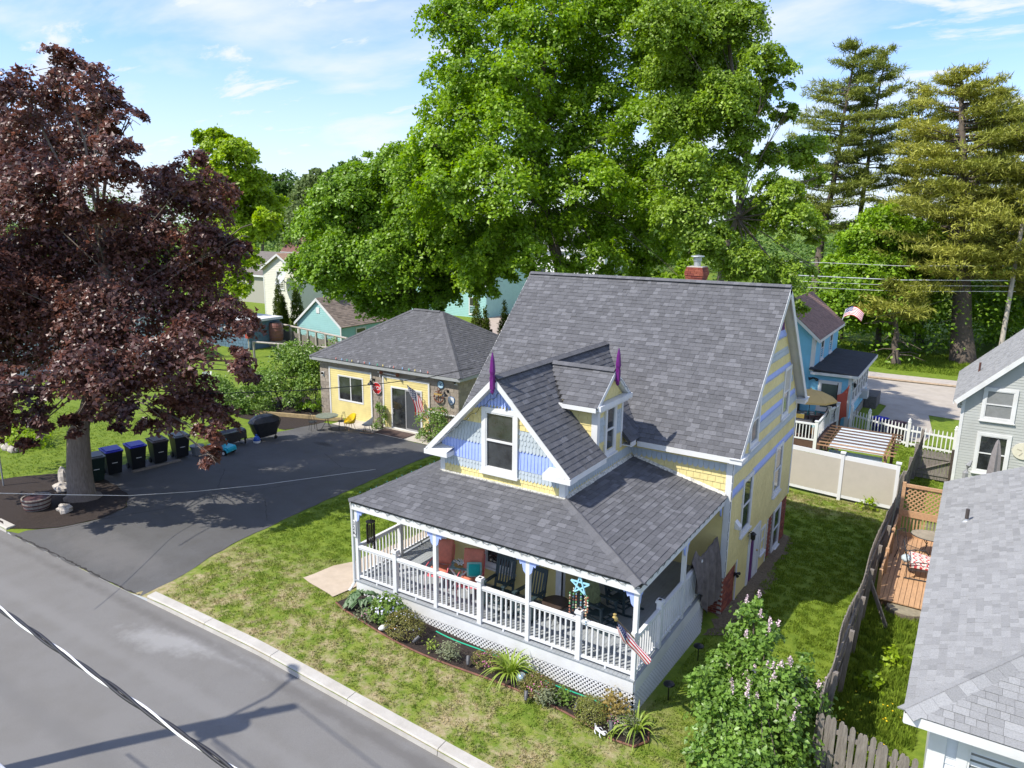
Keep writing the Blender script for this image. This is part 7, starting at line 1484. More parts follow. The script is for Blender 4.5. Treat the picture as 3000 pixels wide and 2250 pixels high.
simple_house('house', 'bluish white house glimpsed through the red maple crown', -60, -48, 8, 20, -1, 3.2, 6, MAT('blue_white_siding', (.5, .56, .63), .6, .05), [MATS['far_gray_shingle']], 'y', clapexp=.2, clapn=0, wins=((-55.4, -54.4, .4, 1.7), (-52, -51, .4, 1.7)))
# behind the garage
simple_house('house', 'pale teal house behind the garage ridge', -55, -43.4, 57.5, 68, -2, 2.0, 4.6, teal, [MATS['far_gray_shingle']], 'x', clapexp=.2, clapn=60, wins=((-45.8, -44.8, -1.6, .3),))
wh = simple_house('house', 'tall white house with an outdoor stair behind the big maple', -46, -33, 67.2, 79, -2, 6.0, 9, MATS['white_siding'], [MATS['far_gray_shingle']], 'x', clapexp=.22, clapn=80, wins=((-45, -44.2, 1.6, 3.2), (-42, -41, 2.0, 3.6), (-38, -37, 2.0, 3.6)))
m = MB(); 
for k in range(9): MB().box(-46.6, -45.0, 66.8-.30*k, 67.1-.3*k, .9-.31*k-.08, .9-.31*k).build('stair_tread', MAT('brown_stair', (.16, .11, .08), .8), wh)
for x in (-46.6, -45.0): MB().beam((x, 67.1, 1.9), (x, 64.4, -1), .08, .1).build('stair_rail', MATS['brown_stair'], wh)
t = thing('split_rail_fence', 'short split rail fence of orange timber in front of a parked car', 'fence', (-47.5, 65, -2), world=True); sr = MAT('orange_timber', (.45, .27, .12), .8, .2, 5)
for x in (-50.5, -48.5, -46.5): MB().box(x-.1, x+.1, 64.9, 65.1, -2.5, -.6).build('post', sr, t)
for a, b in ((-50.5, -48.5), (-48.5, -46.5)):
    for z in (-1.6, -.95): MB().tube([(a, 65, z), (b, 65, z+.05)], .09, 6).build('rail', sr, t)
t = thing('parked_car', 'dark car parked behind the split rail fence', 'car', (-50.5, 68.5, -2)); prof = [(-2.1, .3), (2.1, .3), (2.15, .75), (1.2, .9), (.6, 1.4), (-1.0, 1.42), (-1.7, .95), (-2.15, .85)]
MB().prism([(x, -.85, z) for x, z in prof], (0, 1.7, 0)).build('body', MAT('dark_car_paint', (.015, .017, .02), .2, .1), t); MB().prism([(x, -.87, z) for x, z in ((-1.35, .95), (1.0, .93), (.55, 1.32), (-.95, 1.34))], (0, 1.74, 0)).build('window', glass, t)
for x in (-1.35, 1.35):
    for y in (-.8, .8): MB().tube([(x, y-.1, .33), (x, y+.1, .33)], .33, 12).build('wheel', black, t)
t = thing('lamp_post', 'thin gray post beside the split rail fence', 'post', (-45.2, 63, -2)); MB().tube([(0, 0, -.2), (0, 0, 3.2)], .07, 6).build('pole', galv, t); MB().box(-.1, .1, -.1, .1, 0, .3).build('base', conc, t)
t = thing('utility_pole', 'distant utility pole with a transformer rising among the trees', 'utility pole', (-84, 86, -2)); MB().tube([(0, 0, 0), (0, 0, 13.5)], .2, 8).build('pole', MAT('pole_wood', (.30, .26, .22), .85, .2, 3), t); MB().lathe((-.6, 0, 10.4), [(.35, 0), (.35, 1.1), (.1, 1.2)], 10).build('transformer', MAT('transformer_gray', (.4, .42, .43), .5), t); MB().beam((-.0, 0, 12.4), (-.6, 0, 9.0), .1, .1).build('bracket', galv, t)
# ================================================================ TREES
gl1 = LEAF('maple_green', (.135, .245, .014), (.27, .40, .027), .42, .38, .3, .35, .35); gl2 = LEAF('maple_green_deep', (.11, .22, .014), (.22, .345, .028), .42, .3, .3, .35, .4)
gl3 = LEAF('olive_green_leaf', (.15, .245, .022), (.26, .365, .036), .45, .3, .3, .35, .5); gl4 = LEAF('yellow_green_leaf', (.21, .33, .014), (.33, .43, .026), .45, .38, .28, .3, .3)
gl5 = LEAF('far_green', (.075, .145, .028), (.125, .2, .045), .6, .25, .3, .2, .12); redl = LEAF('copper_leaf', (.055, .027, .029), (.19, .085, .060), .40, .33, .5, .55, .5); shrub = LEAF('shrub_green', (.11, .2, .03), (.2, .3, .06), .42, .3, .32, .4, .9)
lil = LEAF('lilac_green', (.11, .21, .03), (.18, .29, .05), .4, .3, .28, .4, 1.2); pin1 = LEAF('pine_needles', (.19, .225, .04), (.37, .36, .07), .6, .2, .3, .2, .12); pin2 = LEAF('pine_needles_dark', (.14, .19, .04), (.27, .29, .06), .6, .2, .3, .2, .14); arbm = LEAF('arborvitae_green', (.05, .09, .008), (.11, .14, .012), .6, .2, .3, .2, .8)
def lob(lst, depth, jit=3., fz=.72, fd=.85):
    o = []
    for q in lst:
        u, v, r = q[:3]; d = depth+(q[3] if len(q) > 3 else random.uniform(-jit, jit)); m_ = r/FPX*d; o.append((tuple(at(u, v, d)), m_, m_*fd, m_*fz))
    return o
def trunkpath(base, top, n=5, wob=.25):
    b, t = Vector(base), Vector(top); return [b.lerp(t, i/n)+Vector((random.uniform(-wob, wob), random.uniform(-wob, wob), 0))*(0 < i < n) for i in range(n+1)]
# copper maple
RM = [(70, 270, 120), (180, 210, 95), (300, 270, 105), (370, 350, 70), (40, 400, 150), (210, 400, 150), (350, 440, 95), (-80, 500, 170), (120, 560, 170), (290, 560, 130), (560, 510, 95), (480, 580, 120), (640, 600, 95), (400, 690, 160), (600, 720, 130), (690, 700, 55), (200, 740, 190), (0, 760, 200), (-150, 800, 200),
      (520, 850, 160), (660, 930, 95), (720, 960, 45), (350, 920, 190), (120, 950, 200), (-60, 1000, 180), (560, 1010, 130), (690, 1060, 75), (738, 1092, 40), (420, 1070, 140, -3), (240, 1100, 140, -4), (60, 1150, 125, -3.5), (-90, 1180, 140), (560, 1160, 120, -1), (650, 1190, 70, 0), (370, 1185, 75, -3.5), (480, 1200, 75, -2.5), (130, 1230, 65, -4), (0, 1260, 70, -4), (590, 1270, 75, -3), (615, 1335, 42, -3.4), (290, 1205, 55, -1), (340, 1222, 58, -2), (440, 1222, 55, -2), (210, 1245, 52, -3), (90, 1265, 55, -3)]
rb_ = (-21.0, -.55, G(-21, -.5)); tree('copper_maple', 'large dark purple copper maple with a thick trunk at the left by the road', 'tree', rb_, lob(RM, 26.2, 3.2), 138000, .15, redl, barkl, (.46, [rb_, (-21.05, -.5, .6), (-21.0, -.4, 2.0), (-20.8, .2, 3.6), (-20.8, .9, 5.5), (-21.3, 1.4, 7.5), (-21.8, 1.6, 9)]), shape='maple', k=9, sig=.34, lps=150, rs=(.3, .55), thick=.15, nl=4)
# big maples behind the house
MA = [(1330, 60, 110), (1420, -40, 160), (1560, 60, 160), (1380, 190, 120), (1500, 220, 140), (1640, 180, 150), (1740, 40, 170), (1880, -40, 150), (1340, 330, 130), (1470, 370, 150), (1610, 370, 150), (1760, 260, 140), (1330, 480, 140), (1290, 560, 90), (1440, 540, 150), (1590, 520, 110), (1760, 420, 140), (1880, 350, 110), (1700, 540, 140), (1840, 540, 120), (1500, 680, 120), (1400, 680, 130), (1300, 660, 100), (1640, 660, 110), (1780, 660, 120), (1900, 660, 110), (1700, 770, 60), (1850, 770, 80), (1480, 780, 60), (1420, 830, 70), (1970, 740, 80), (1600, -200, 260), (1560, 750, 90), (1650, 790, 70), (1770, 760, 100), (1380, 770, 90), (1900, 800, 80), (1310, 750, 90), (1480, 730, 100), (1990, 810, 70), (1270, 430, 110), (1230, 510, 110), (1300, 570, 120), (1340, 250, 120), (1930, 150, 130), (1950, 480, 120), (1920, 560, 120), (1700, 650, 110)]
b_ = (-16.9, 28.5, G(-17, 28)); tree('maple_tree', 'tallest bright green maple rising behind the yellow house roof', 'tree', b_, lob(MA, 44, 4.0), 260000, .225, gl1, bark, (.42, [b_, tuple(at(1640, 780, 46)), tuple(at(1610, 680, 46)), tuple(at(1580, 560, 45.5)), tuple(at(1550, 400, 45)), tuple(at(1600, 150, 44)), tuple(at(1640, -100, 44))]), 'trees behind the yellow house', lps=170, nl=12)
MBt = [(1180, 500, 110), (1080, 520, 100), (1000, 580, 110), (930, 660, 90), (1120, 640, 130), (1240, 620, 130), (900, 770, 80), (1000, 740, 130), (1130, 760, 130), (1250, 740, 110), (950, 800, 70), (1090, 870, 75), (1180, 880, 80), (1280, 840, 80), (1330, 780, 80), (1010, 800, 90), (1230, 520, 90), (1300, 880, 45), (1400, 800, 75), (1340, 830, 60), (1440, 750, 80)]
b_ = tuple(gpt(1205, 960)); b_ = (-31.5, 36.0, G(-31, 36)); tree('maple_tree', 'broad dark green maple standing behind the garage', 'tree', b_, lob(MBt, 50, 3.5), 160000, .235, gl2, bark, (.36, [b_, tuple(at(1205, 880, 52)), tuple(at(1200, 800, 51)), tuple(at(1190, 680, 50.5)), tuple(at(1150, 540, 50))]), 'trees behind the yellow house', lps=170, nl=12)
MC = [(2040, 30, 130), (2150, 60, 110), (2230, 170, 70), (2100, 180, 110), (2200, 270, 90), (2290, 220, 60), (2300, 330, 50), (2060, 330, 100), (2180, 390, 80), (2250, 460, 60), (2350, 440, 80), (2290, 560, 80), (2400, 520, 40), (2330, 640, 90), (2200, 640, 90), (2100, 560, 90), (2010, 480, 100), (2060, 700, 90), (2180, 770, 90), (2290, 800, 80), (2340, 890, 45), (2230, 880, 60), (1980, 200, 120), (2390, 700, 35), (2370, 780, 35), (1960, 60, 130), (1990, 330, 110), (2120, 280, 110), (2000, 620, 100), (2130, 480, 90)]
b_ = (-7.6, 24.0, G(-7.6, 24)); tree('maple_tree', 'olive green spreading tree with bare pale limbs right of the chimney', 'tree', b_, lob(MC, 37.5, 2.6), 150000, .17, gl3, barkl, (.22, [b_, tuple(at(2110, 830, 39.5)), tuple(at(2120, 740, 39)), tuple(at(2160, 640, 38.5)), tuple(at(2190, 480, 38)), tuple(at(2150, 250, 37.5)), tuple(at(2120, 0, 37.5))]), 'trees behind the yellow house', lps=130)
MD = [(620, 410, 60), (690, 440, 70), (730, 520, 65), (660, 540, 80), (790, 600, 60), (730, 640, 90), (785, 640, 45), (660, 680, 90), (715, 750, 50), (690, 820, 60), (640, 780, 60), (660, 880, 40), (600, 500, 60)]
b_ = (-58, 27, G(-58, 27)); tree('maple_tree', 'yellow green tree showing to the right of the copper maple', 'tree', b_, lob(MD, 66, 4), 60000, .32, gl4, bark, (.35, trunkpath(b_, at(690, 560, 66))), 'trees on the left', k=11, sig=.45, gap=-.15, gs=.25)
for lb, lst, dp, n, lf, mt in (('rounded dark tree top on the far left skyline', [(770, 560, 50), (830, 540, 55), (800, 600, 60), (770, 680, 60), (850, 640, 60), (830, 560, 40)], 125, 9000, .6, gl5),
      ('far tree with a pale crown left of the utility pole', [(900, 560, 60), (880, 620, 70), (920, 660, 60), (870, 700, 50), (930, 520, 40)], 118, 9000, .55, LEAF('pale_far_green', (.11, .16, .05), (.16, .21, .07), .6, .25, .3, .2, .12)),
      ('far dark green tree between the two big green maples', [(990, 520, 60), (960, 570, 70), (1030, 500, 60), (1060, 560, 80), (980, 640, 70)], 120, 9000, .6, gl5),
      ('low dark maple left of the cream sided house', [(560, 800, 90), (620, 860, 60), (500, 760, 90), (540, 900, 60)], 74, 9000, .34, gl2)):
    c0 = at(lst[0][0], 900, dp); b_ = (c0.x, c0.y, G(c0.x, c0.y)); tree('far_tree', lb, 'tree', b_, lob(lst, dp, 5), n, lf, mt, bark, (.3, trunkpath(b_, at(*lst[0][:2], dp))), 'trees on the left', lps=60, limbs=False)
# far woods: masses nobody could count
def woods(label, spans, n, leaf, mat, dr, hr=(5, 9)):
    C_ = []
    for u0, u1, vt in spans:
        for k in range(int((u1-u0)/28)+1):
            u = u0+28*k; d = random.uniform(*dr); p = at(u, vt+random.uniform(-14, 40), d); r = random.uniform(3.5, 6.5)
            C_ += [((p.x, p.y, p.z-r*.8), r, r, r*.9), ((p.x+random.uniform(-3, 3), p.y-3, max(p.z-r*2.4, 1)), r*1.25, r*1.2, r*1.2), ((p.x, p.y-4, 1.5), r*1.1, r*1.1, 4)]
    pts, nr, _ = crown_pts(C_, n, 8, .9, .6, .6, -1); setp(link('woods', leafmesh('woods', pts, nr, leaf*rng.uniform(.7, 1.3, len(pts)), mat)), label, 'woods', kind='stuff')
woods('far green woods along the skyline', [(-200, 1000, 560), (1000, 2400, 590)], 40000, .8, gl5, (135, 190)); woods('far green woods behind the pines', [(2350, 3300, 640)], 22000, .7, gl5, (110, 160))
woods('shady undergrowth at the edge of the park lawn', [(2420, 3200, 905)], 26000, .34, gl2, (70, 80))
# pines
def pine(label, base, top, r, prof, n, mat, leader=(), spread=1., seed=0, start=.25, group='pines beyond the street', tn=10, dead=6):
    random.seed(seed); b, tp = Vector(base), Vector(top); H_ = tp.z-b.z; t = thing('pine_tree', label, 'tree', base, world=True, group=group); P = [b.lerp(tp, i/8)+Vector((random.uniform(-.15, .15), random.uniform(-.15, .15), 0))*(0 < i < 8) for i in range(9)]
    m = MB(); m.tube([P[0]-Vector((0, 0, .3)), P[0]+Vector((0, 0, .4))]+P[1:], [r*1.5, r*1.15]+[r*(1-.88*(i+1)/8) for i in range(8)], 10); tuft = []; dirs = []
    n = int(n*1.12)
    for k in range(n):
        s = start+(1-start)*(k+random.random())/n; i = min(7, int(s*8)); o = P[i].lerp(P[i+1], s*8-i); L0 = np.interp(s, *prof)*spread*random.uniform(.7, 1.12); a = random.uniform(0, 6.283); d = Vector((math.cos(a), math.sin(a), 0)); rise = random.uniform(-.12, .16)+.45*max(0, s-.75)
        q = [o+d*L0*f+Vector((0, 0, L0*(rise*f+.12*f*f))) for f in (0, .35, .7, 1)]; m.tube(q, [r*.2*(1-s*.6)+.03, r*.13*(1-s*.6)+.02, .035, .012], 5, False); sd = Vector((-d.y, d.x, 0))
        for j in range(int(L0*7)+5):
            f = random.uniform(.28, 1.05); w_ = (1.05-abs(f-.72)*.9)*L0*.28; c = o+d*L0*f+Vector((0, 0, L0*(rise*f+.12*f*f)+random.uniform(-.05, .22)))+sd*random.gauss(0, w_*.55); tuft.append(c); dirs.append((d+sd*random.uniform(-.9, .9)+Vector((0, 0, .25))))
    for k in range(dead):
        s = random.uniform(.12, .6); i = min(7, int(s*8)); o = P[i].lerp(P[i+1], s*8-i); a = random.uniform(0, 6.283); l = random.uniform(1.5, 3.2); d = Vector((math.cos(a), math.sin(a), -.1)); m.tube([o, o+d*l*.5+Vector((0, 0, .2)), o+d*l], [.07, .045, .015], 5, False)
    m.build('trunk', bark, t, True); T = np.array([tuple(q) for q in tuft]); D = unitv(np.array([tuple(q) for q in dirs])); k = tn
    off = rng.normal(size=(len(T), k, 3))*np.array((.26, .26, .08)); c = (T[:, None]+off).reshape(-1, 3); dr = np.repeat(D, k, 0)+rng.normal(size=(len(T)*k, 3))*.75; nr = np.tile((0, 0, 1.), (len(c), 1))+rng.normal(size=(len(c), 3))*.5
    link('crown', leafmesh('crown', c, nr, rng.uniform(.35, .65, len(c)), mat, 'needle', .2, dr), t)
PF1 = ([.15, .3, .5, .7, .85, 1], [2.5, 5.2, 5.6, 4.8, 3.4, .7])
def pb(u, v): p = gpt(u, v); return (p.x, p.y, p.z)
pine('biggest pine with the thick trunk on the park lawn at the right', (4.6, 62.4, -2.5), tuple(at(2815, 215, 64.5)), .95, ([.15, .3, .5, .7, .85, 1], [4.5, 6.6, 6.6, 5.6, 4.2, 1.2]), 130, pin1, seed=3, start=.26, spread=1.05)
b1 = Vector((-9.5, 66, -2.3)); pine('dark twin trunked pine right of the big maple', tuple(b1), tuple(at(2510, 130, 75)), .5, ([.3, .5, .7, .85, 1], [3.6, 4.4, 4.4, 3.6, 1]), 90, pin2, seed=5, start=.36)
pine('slim pine leaning beside the dark twin trunked pine', (-6.5, 67.5, -2.3), tuple(at(2600, 145, 75.5)), .38, ([.3, .5, .7, .85, 1], [2.6, 3.4, 4.0, 2.8, .7]), 52, pin2, seed=8, start=.5)
pine('pine with bare upper branches in the middle of the row', (.5, 72, -2.5), tuple(at(2690, 250, 76)), .38, ([.3, .5, .7, .85, 1], [4.4, 4.6, 3.6, 2.4, .6]), 66, pin1, seed=11, start=.34)
pine('golden pine cut off by the right picture edge', (13.5, 63, -2.6), tuple(at(2990, 330, 62)), .6, PF1, 95, pin1, seed=14, start=.2)
pine('second golden pine behind at the right picture edge', (10.5, 72, -2.6), tuple(at(2905, 260, 74)), .42, PF1, 66, pin1, seed=18, start=.35)
pine('small lawn pine in front of the undergrowth', (-.2, 57, -2.45), tuple(at(2625, 830, 62.5)), .33, ([.3, .6, .9, 1], [2.4, 3.0, 1.6, .5]), 26, pin1, seed=21, start=.55, dead=10)
random.seed(99)
ME = [(2520, 700, 75), (2600, 660, 90), (2690, 700, 80), (2560, 790, 95), (2660, 800, 90), (2500, 860, 80), (2590, 890, 90), (2700, 880, 70), (2470, 780, 60), (2740, 780, 60), (2420, 900, 60), (2500, 930, 50), (2650, 940, 50)]
b_ = (-2.6, 66, -2.4); tree('maple_tree', 'rounded bright green maple in front of the pines', 'tree', b_, lob(ME, 68, 3), 90000, .30, gl1, bark, (.3, trunkpath(b_, at(2600, 720, 69))), 'trees across the street', k=11, sig=.42, gap=-.35, gs=.3, flat=.5)
MF = [(2900, 900, 70), (2970, 880, 80), (2850, 850, 60), (3050, 900, 90), (2930, 980, 50)]
b_ = (9.5, 75, -2.6); tree('maple_tree', 'bushy green tree behind the utility pole', 'tree', b_, lob(MF, 74, 3), 12000, .32, gl1, bark, (.2, trunkpath(b_, at(2930, 880, 74))), 'trees across the street', k=10, sig=.45)
# columnar evergreens
def cone_tree(label, base, h, r, group):
    t = thing('arborvitae', label, 'tree', base, world=True, group=group); lb = [((base[0], base[1], base[2]+h*f), r*w_, r*w_, h*.16) for f, w_ in ((.1, 1), (.25, 1), (.4, .92), (.55, .78), (.7, .6), (.84, .38), (.94, .18))]
    pts, nr, _ = crown_pts(lb, 5200, 8, .07, .75, 1.6, -1, up=.3); link('crown', leafmesh('crown', pts, nr, rng.uniform(.1, .2, len(pts)), arbm, 'kite', .55, np.tile((0, 0, 1.), (len(pts), 1))+rng.normal(size=(len(pts), 3))*.4), t); MB().tube([base, (base[0], base[1], base[2]+h*.8)], [.08, .02], 6).build('trunk', bark, t)
cone_tree('left arborvitae of the trio in front of the cream house', (-56.9, 38.6, -1.9), 4.5, .62, 'arborvitae by the cream house'); cone_tree('short middle arborvitae of the trio in front of the cream house', (-55.4, 37.8, -1.9), 3.2, .62, 'arborvitae by the cream house'); cone_tree('right arborvitae of the trio in front of the cream house', (-54.4, 38.8, -1.9), 4.3, .72, 'arborvitae by the cream house')
cone_tree('left small cypress behind the garage roof', (-29.2, 35.5, -1.9), 4.7, .62, 'cypresses behind the garage'); cone_tree('short cypress beside the taller one behind the garage roof', (-28.5, 35.7, -1.9), 4.0, .55, 'cypresses behind the garage'); cone_tree('single dark cypress next to the house roof edge', (-26.2, 35.0, -1.9), 4.6, .62, 'cypresses behind the garage')
setp(MB().box(-26.6, -26.46, 33.6, 33.74, -2.2, 1.1).build('dark_post', MAT('brown_post', (.07, .045, .035), .8)), 'dark brown post beside the single cypress', 'post')
# shrubs
def bush(label, base, lobes, n, leaf, mat, group=None, k=7, sig=.12, name='shrub', flowers=None, shape='kite', fl=None, gap=-.35):
    t = thing(name, label, 'shrub', base, world=True, group=group); pts, nr, C_ = crown_sprays(lobes, n, 55, (.28, .5), .2); pts[:, 2] = np.maximum(pts[:, 2], base[2]+.02); link('foliage', leafmesh('foliage', pts, nr, leaf*rng.uniform(.7, 1.25, len(pts)), mat, shape), t); m = MB()
    for c, rx, ry, rz in lobes: m.tube([(base[0]+random.uniform(-.15, .15), base[1]+random.uniform(-.15, .15), base[2]-.1), tuple((Vector(base)*.4+Vector(c)*.6)[:2])+(base[2]+(c[2]-base[2])*.5,), c], [.05, .035, .012], 5, False)
    for p in C_[::max(1, len(C_)//26)]: m.tube([tuple(Vector(lobes[0][0]).lerp(Vector(p), .3)), tuple(p)], [.014, .005], 4, False)
    m.build('stem', bark, t)
    if flowers: return t, C_
    return t
bush('dense mounded shrub left of the garage', (-28.6, 14.9, -1.4), [((-29.0, 14.5, .2), 1.7, 1.5, 1.4), ((-28, 16, 1.4), 1.7, 1.4, 1.1), ((-27.0, 15.4, .5), 1.2, 1.1, 1.2), ((-28.8, 15.6, 1.5), 1.2, 1.1, .8), ((-27.4, 14.6, -.4), 1.0, .8, .8)], 9000, .15, shrub, sig=.16)
bush('lower shrub between the copper maple and the garage shrub', (-30.3, 12.0, -1.35), [((-30.5, 12, -.3), 1.5, 1.3, 1.0), ((-29.2, 12.6, -.5), 1.2, 1.1, .9), ((-31.8, 12.4, -.3), 1.3, 1.1, 1.0), ((-28.4, 12.9, -.9), 1.0, .8, .5)], 8000, .14, shrub, sig=.15)
bush('sparse ivy covered stems at the left corner of the garage', (-26.4, 15.4, -1.4), [((-26.3, 15.4, .4), .7, .5, 1.2), ((-25.9, 14.9, -.7), .6, .5, .6), ((-26.9, 15.0, -.9), .7, .5, .4)], 1300, .12, gl2, sig=.12)
bush('lush yellow green bush beside the wooden fence plot', (-45.3, 33, -1.7), [((-48.5, 35.5, -.6), 1.6, 1.4, 1.4), ((-36.5, 27, -.4), 1.1, 1, 1.2)], 1500, .2, shrub, sig=.2)
# rose by the sliding door
ros = bush('rose bush with orange buds beside the sliding door', (-17.1, 14.5, -1.4), [((-17.2, 14.4, -.4), .85, .6, .95), ((-16.6, 14.5, .1), .7, .5, .6), ((-17.6, 14.3, -1.0), .55, .45, .4), ((-16.3, 14.4, -.6), .6, .5, .7)], 3600, .085, shrub, sig=.08)
d = unitv(rng.normal(size=(46, 3))); d[:, 1] = -abs(d[:, 1]); link('flowers', leafmesh('flowers', np.array((-17.0, 14.4, -.3))+d*np.array((1.0, .65, 1.0)), d, rng.uniform(.05, .09, 46), MAT('orange_bud', (.6, .28, .12), .6, .3, 20), 'maple'), ros)
bush('climbing rose against the blocks between the two yellow bays', (-20.65, 14.75, -1.4), [((-20.75, 14.75, -.8), .5, .3, .7), ((-20.6, 14.6, -1.15), .45, .35, .3), ((-20.9, 14.85, -.3), .3, .2, .5)], 900, .085, shrub, sig=.07)
t = thing('trellis', 'thin wire trellis on the block wall behind the climbing rose', 'trellis', (-20.9, 15.05, -1.4), world=True); m = MB(); m.tube([(-21.3, 15.05, -1.4), (-21.25, 15.05, -.1), (-21.1, 15.05, .2), (-20.95, 15.05, -.1), (-20.9, 15.05, -1.4)], .012, 4); m.tube([(-21.1, 15.05, .2), (-21.1, 15.05, -1.4)], .01, 4); m.build('wire_frame', ir, t)
# lilac by the fence
LI = [((2.35, 1.0, .35), .75, .7, .75), ((1.95, 1.6, .9), .55, .5, .75), ((2.9, .8, .2), .75, .7, .7), ((2.2, .1, -.2), .85, .8, .8), ((2.95, .0, -.35), .8, .7, .75), ((1.65, .5, -.2), .6, .6, .7), ((2.6, -.7, -.55), .8, .7, .65), ((3.2, 1.5, -.1), .5, .6, .6), ((1.9, -.6, -.6), .6, .5, .6), ((1.55, 1.25, .2), .45, .45, .5), ((3.3, -.6, -.7), .5, .5, .5), ((2.35, 1.3, 1.25), .3, .3, .4), ((1.9, 1.9, 1.4), .22, .2, .35), ((3.1, 1.1, .8), .3, .3, .35), ((1.35, .2, .25), .3, .3, .4)]
lb_, C_ = bush('big lilac bush with fading pale flower heads beside the fence', (2.5, .4, G(2.5, .4)), LI, 15000, .105, lil, sig=.09, name='lilac', flowers=True, gap=-.42, k=7)
pts = []
cc = C_[(C_[:, 2] > .0)]; 
for p in cc[rng.permutation(len(cc))[:64]]:
    q = p+np.array((0, 0, .1))
    if q[0]+q[2]*.6 < 2.35 and rng.random() > .15: continue
    for j in range(46): f = rng.random(); pts.append(q+np.array((rng.normal()*.035*(1-f)+0, rng.normal()*.035*(1-f), f*.17)))
pts = np.array(pts); link('flowers', leafmesh('flowers', pts, rng.normal(size=pts.shape), rng.uniform(.026, .045, len(pts)), MAT('faded_lilac', (.62, .48, .50), .8, .3, 25), 'kite', 1.3), lb_)
strap = [('leafy weed at the foot of the vinyl fence', 2.35, 18.4, .28), ('pale weed in the grass strip beyond the stockade fence', 4.45, 6.2, .22), ('broad leafed weed near the fence in the neighbour grass', 4.15, 4.6, .2)]
for lb, x, y, r in strap: clump('weed', lb, 'plant', (x, y), (r, r, r*1.6), 120, .13, gl4)
t = clump('flower_border', 'bright green border plants with stones at the far left lawn', 'plant', (-30.6, 1.6), (2.0, .9, .7), 1500, .16, gl4, stems=False, k=8, sig=.2)
for k in range(7): MB().blob((-32.2+.55*k, .75+.1*math.sin(k*2), G(-31, .8)+.1), (.27, .2, .16), 8, 6, .2, k).build('border_stone', stone, t)
# buttercups
P = np.array([(x, y, G(x, y)+.14) for x, y in ((random.uniform(3.7, 4.9), random.uniform(1.4, 4.4)) for _ in range(26))]); setp(link('dandelions', leafmesh('dandelions', P, np.tile((0, 0, 1.), (26, 1))+rng.normal(size=(26, 3))*.2, np.full(26, .045), MAT('yellow_bloom', (.8, .55, .01), .6), 'maple')), kind='stuff')
# ================================================================ POLES AND WIRES
pw = MAT('pole_gray_wood', (.38, .34, .29), .85, .2, 3, stretch=(3, 3, .3)); wire = MAT('black_cable', (.02, .02, .025), .5, .1); steel = MAT('bare_cable', (.62, .62, .62), .4, .1)
PB = Vector((-10.3, -10.45, -.45)); PT_ = Vector((-10.35, -10.55, 9.15))
t = thing('utility_pole', 'utility pole at the road edge just outside the left of the picture', 'utility pole', PB, world=True); MB().tube([PB-Vector((0, 0, .5)), PB.lerp(PT_, .5), PT_], [.17, .145, .12], 10).build('pole', pw, t); MB().beam((-10.5, -11.6, 8.1), (-10.3, -10.2, 8.1), .08, .09).build('crossarm', pw, t); MB().lathe((-9.95, -10.3, 6.6), [(.05, -.05), (.24, 0), (.24, .7), (.08, .78)], 12).build('transformer', MATS['transformer_gray'], t)
m = MB(); m.tube([(-10.35, -10.5, 7.4), (-10.5, -9.9, 8.1), (-10.67, -9.22, 8.25)], .035, 6); m.build('lamp_arm', galv, t); MB().lathe((-10.67, -9.1, 8.1), [(.1, .0), (.2, .1), (.1, .2)], 10).build('lamp_head', galv, t)
def cable(label, pts, r, mat, sag=0, n=24, name='cable'):
    P = [Vector(p) for p in pts]; o = []
    for a, b in zip(P, P[1:]):
        for i in range(n): f = i/n; o.append(a.lerp(b, f)-Vector((0, 0, 4*sag*f*(1-f))))
    o.append(P[-1]); return setp(MB().tube(o, r, 6, False).build(name, mat, None, True), label, 'cable')
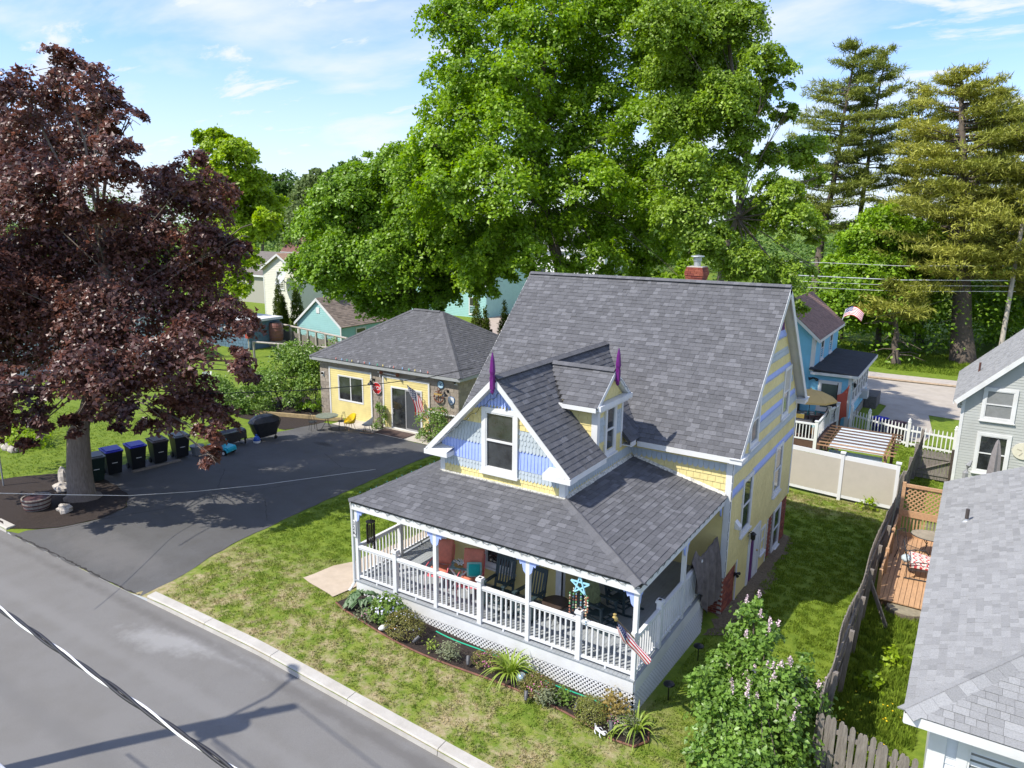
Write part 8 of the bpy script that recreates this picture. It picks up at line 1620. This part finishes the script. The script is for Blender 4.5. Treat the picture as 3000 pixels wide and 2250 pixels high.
# twisted service bundle: three strands
t = thing('cable_bundle', 'twisted bundle of white and black cables crossing the road at the lower left', 'cable', (0, -10.5, 6), world=True); A, B = Vector((-10.3, -10.42, 6.75)), Vector((16, -10.6, 6.3)); mid = 6.0
def bz(s): return A.lerp(B, s)+Vector((0, 0, -.62*4*s*(1-s)*1.0))
for k in range(3):
    q = []
    for i in range(521):
        s = i/520; a = s*26*6.283/1.15+k*2.094; q.append(bz(s)+Vector((0, .014*math.cos(a), .014*math.sin(a))))
    MB().tube(q, .0125 if k else .0095, 6, False).build('strand', wire if k else MAT('white_cable', (.7, .7, .7), .4, .05), t, True)
cable('pale steel cable at the bottom left corner', [(-10.3, -11.1, 5.95), (16, -11.3, 5.7)], .02, MAT('pale_cable', (.55, .56, .6), .4), .28)
cable('black street cable on the left end of the pole crossarm', [(-10.35, -11.5, 8.2), (24, -17.5, 9.2)], .016, wire, .15); cable('black street cable at the pole top', [(-10.35, -10.5, 9.2), (24, -16.2, 10.4)], .016, wire, .1)
wp = [at(-60, 1123, 19.5), at(250, 1139, 22.5), at(640, 1153, 26), at(900, 1143, 28), at(1100, 1126, 29.5), at(1250, 1107, 30.6), at(1385, 1078, 31.5)]; cable('thin service cable running in front of the maple and the garage', wp, .016, wire, 0, 4)
wq = [at(-200, 1440, 17), at(160, 1449, 20), at(380, 1452, 22.5), at(570, 1440, 25), at(760, 1421, 27.5), at(1100, 1375, 31)]; cable('very thin pale line sagging above the driveway', wq, .009, steel, 0, 4)
t = thing('utility_pole', 'leaning gray utility pole beyond the gray house roof', 'utility pole', (7.2, 60.5, -2.6), world=True); P0_, P1_ = at(2925, 1060, 61.5), at(2998, 640, 60.5); MB().tube([P0_, P1_], [.2, .15], 10).build('pole', pw, t)
MB().beam(P1_+Vector((-.5, 0, -2.6)), P1_+Vector((.4, 0, -2.6)), .08, .1).build('bracket', galv, t)
for v0, v1, r, lb in ((771, 783, .02, 'uppermost street cable across the pines'), (811, 826, .035, 'thick second street cable across the pines'), (828, 842, .015, 'third thin street cable across the pines'), (845, 858, .018, 'lowest street cable across the pines')): cable(lb, [at(2300, v0-6, 64), at(2640, (v0+v1)/2+2, 62.5), at(2975, v1-4, 61)], r*1.2, steel if r < .03 else MATS['pale_cable'], .0, 6)
cable('slack cable from the far pole towards the blue house', [at(2975, 800, 61), at(2560, 930, 50)], .010, wire, .4); cable('twin guy wires above the gray gate', [at(2680, 1418, 36), at(2775, 1330, 39)], .018, steel)
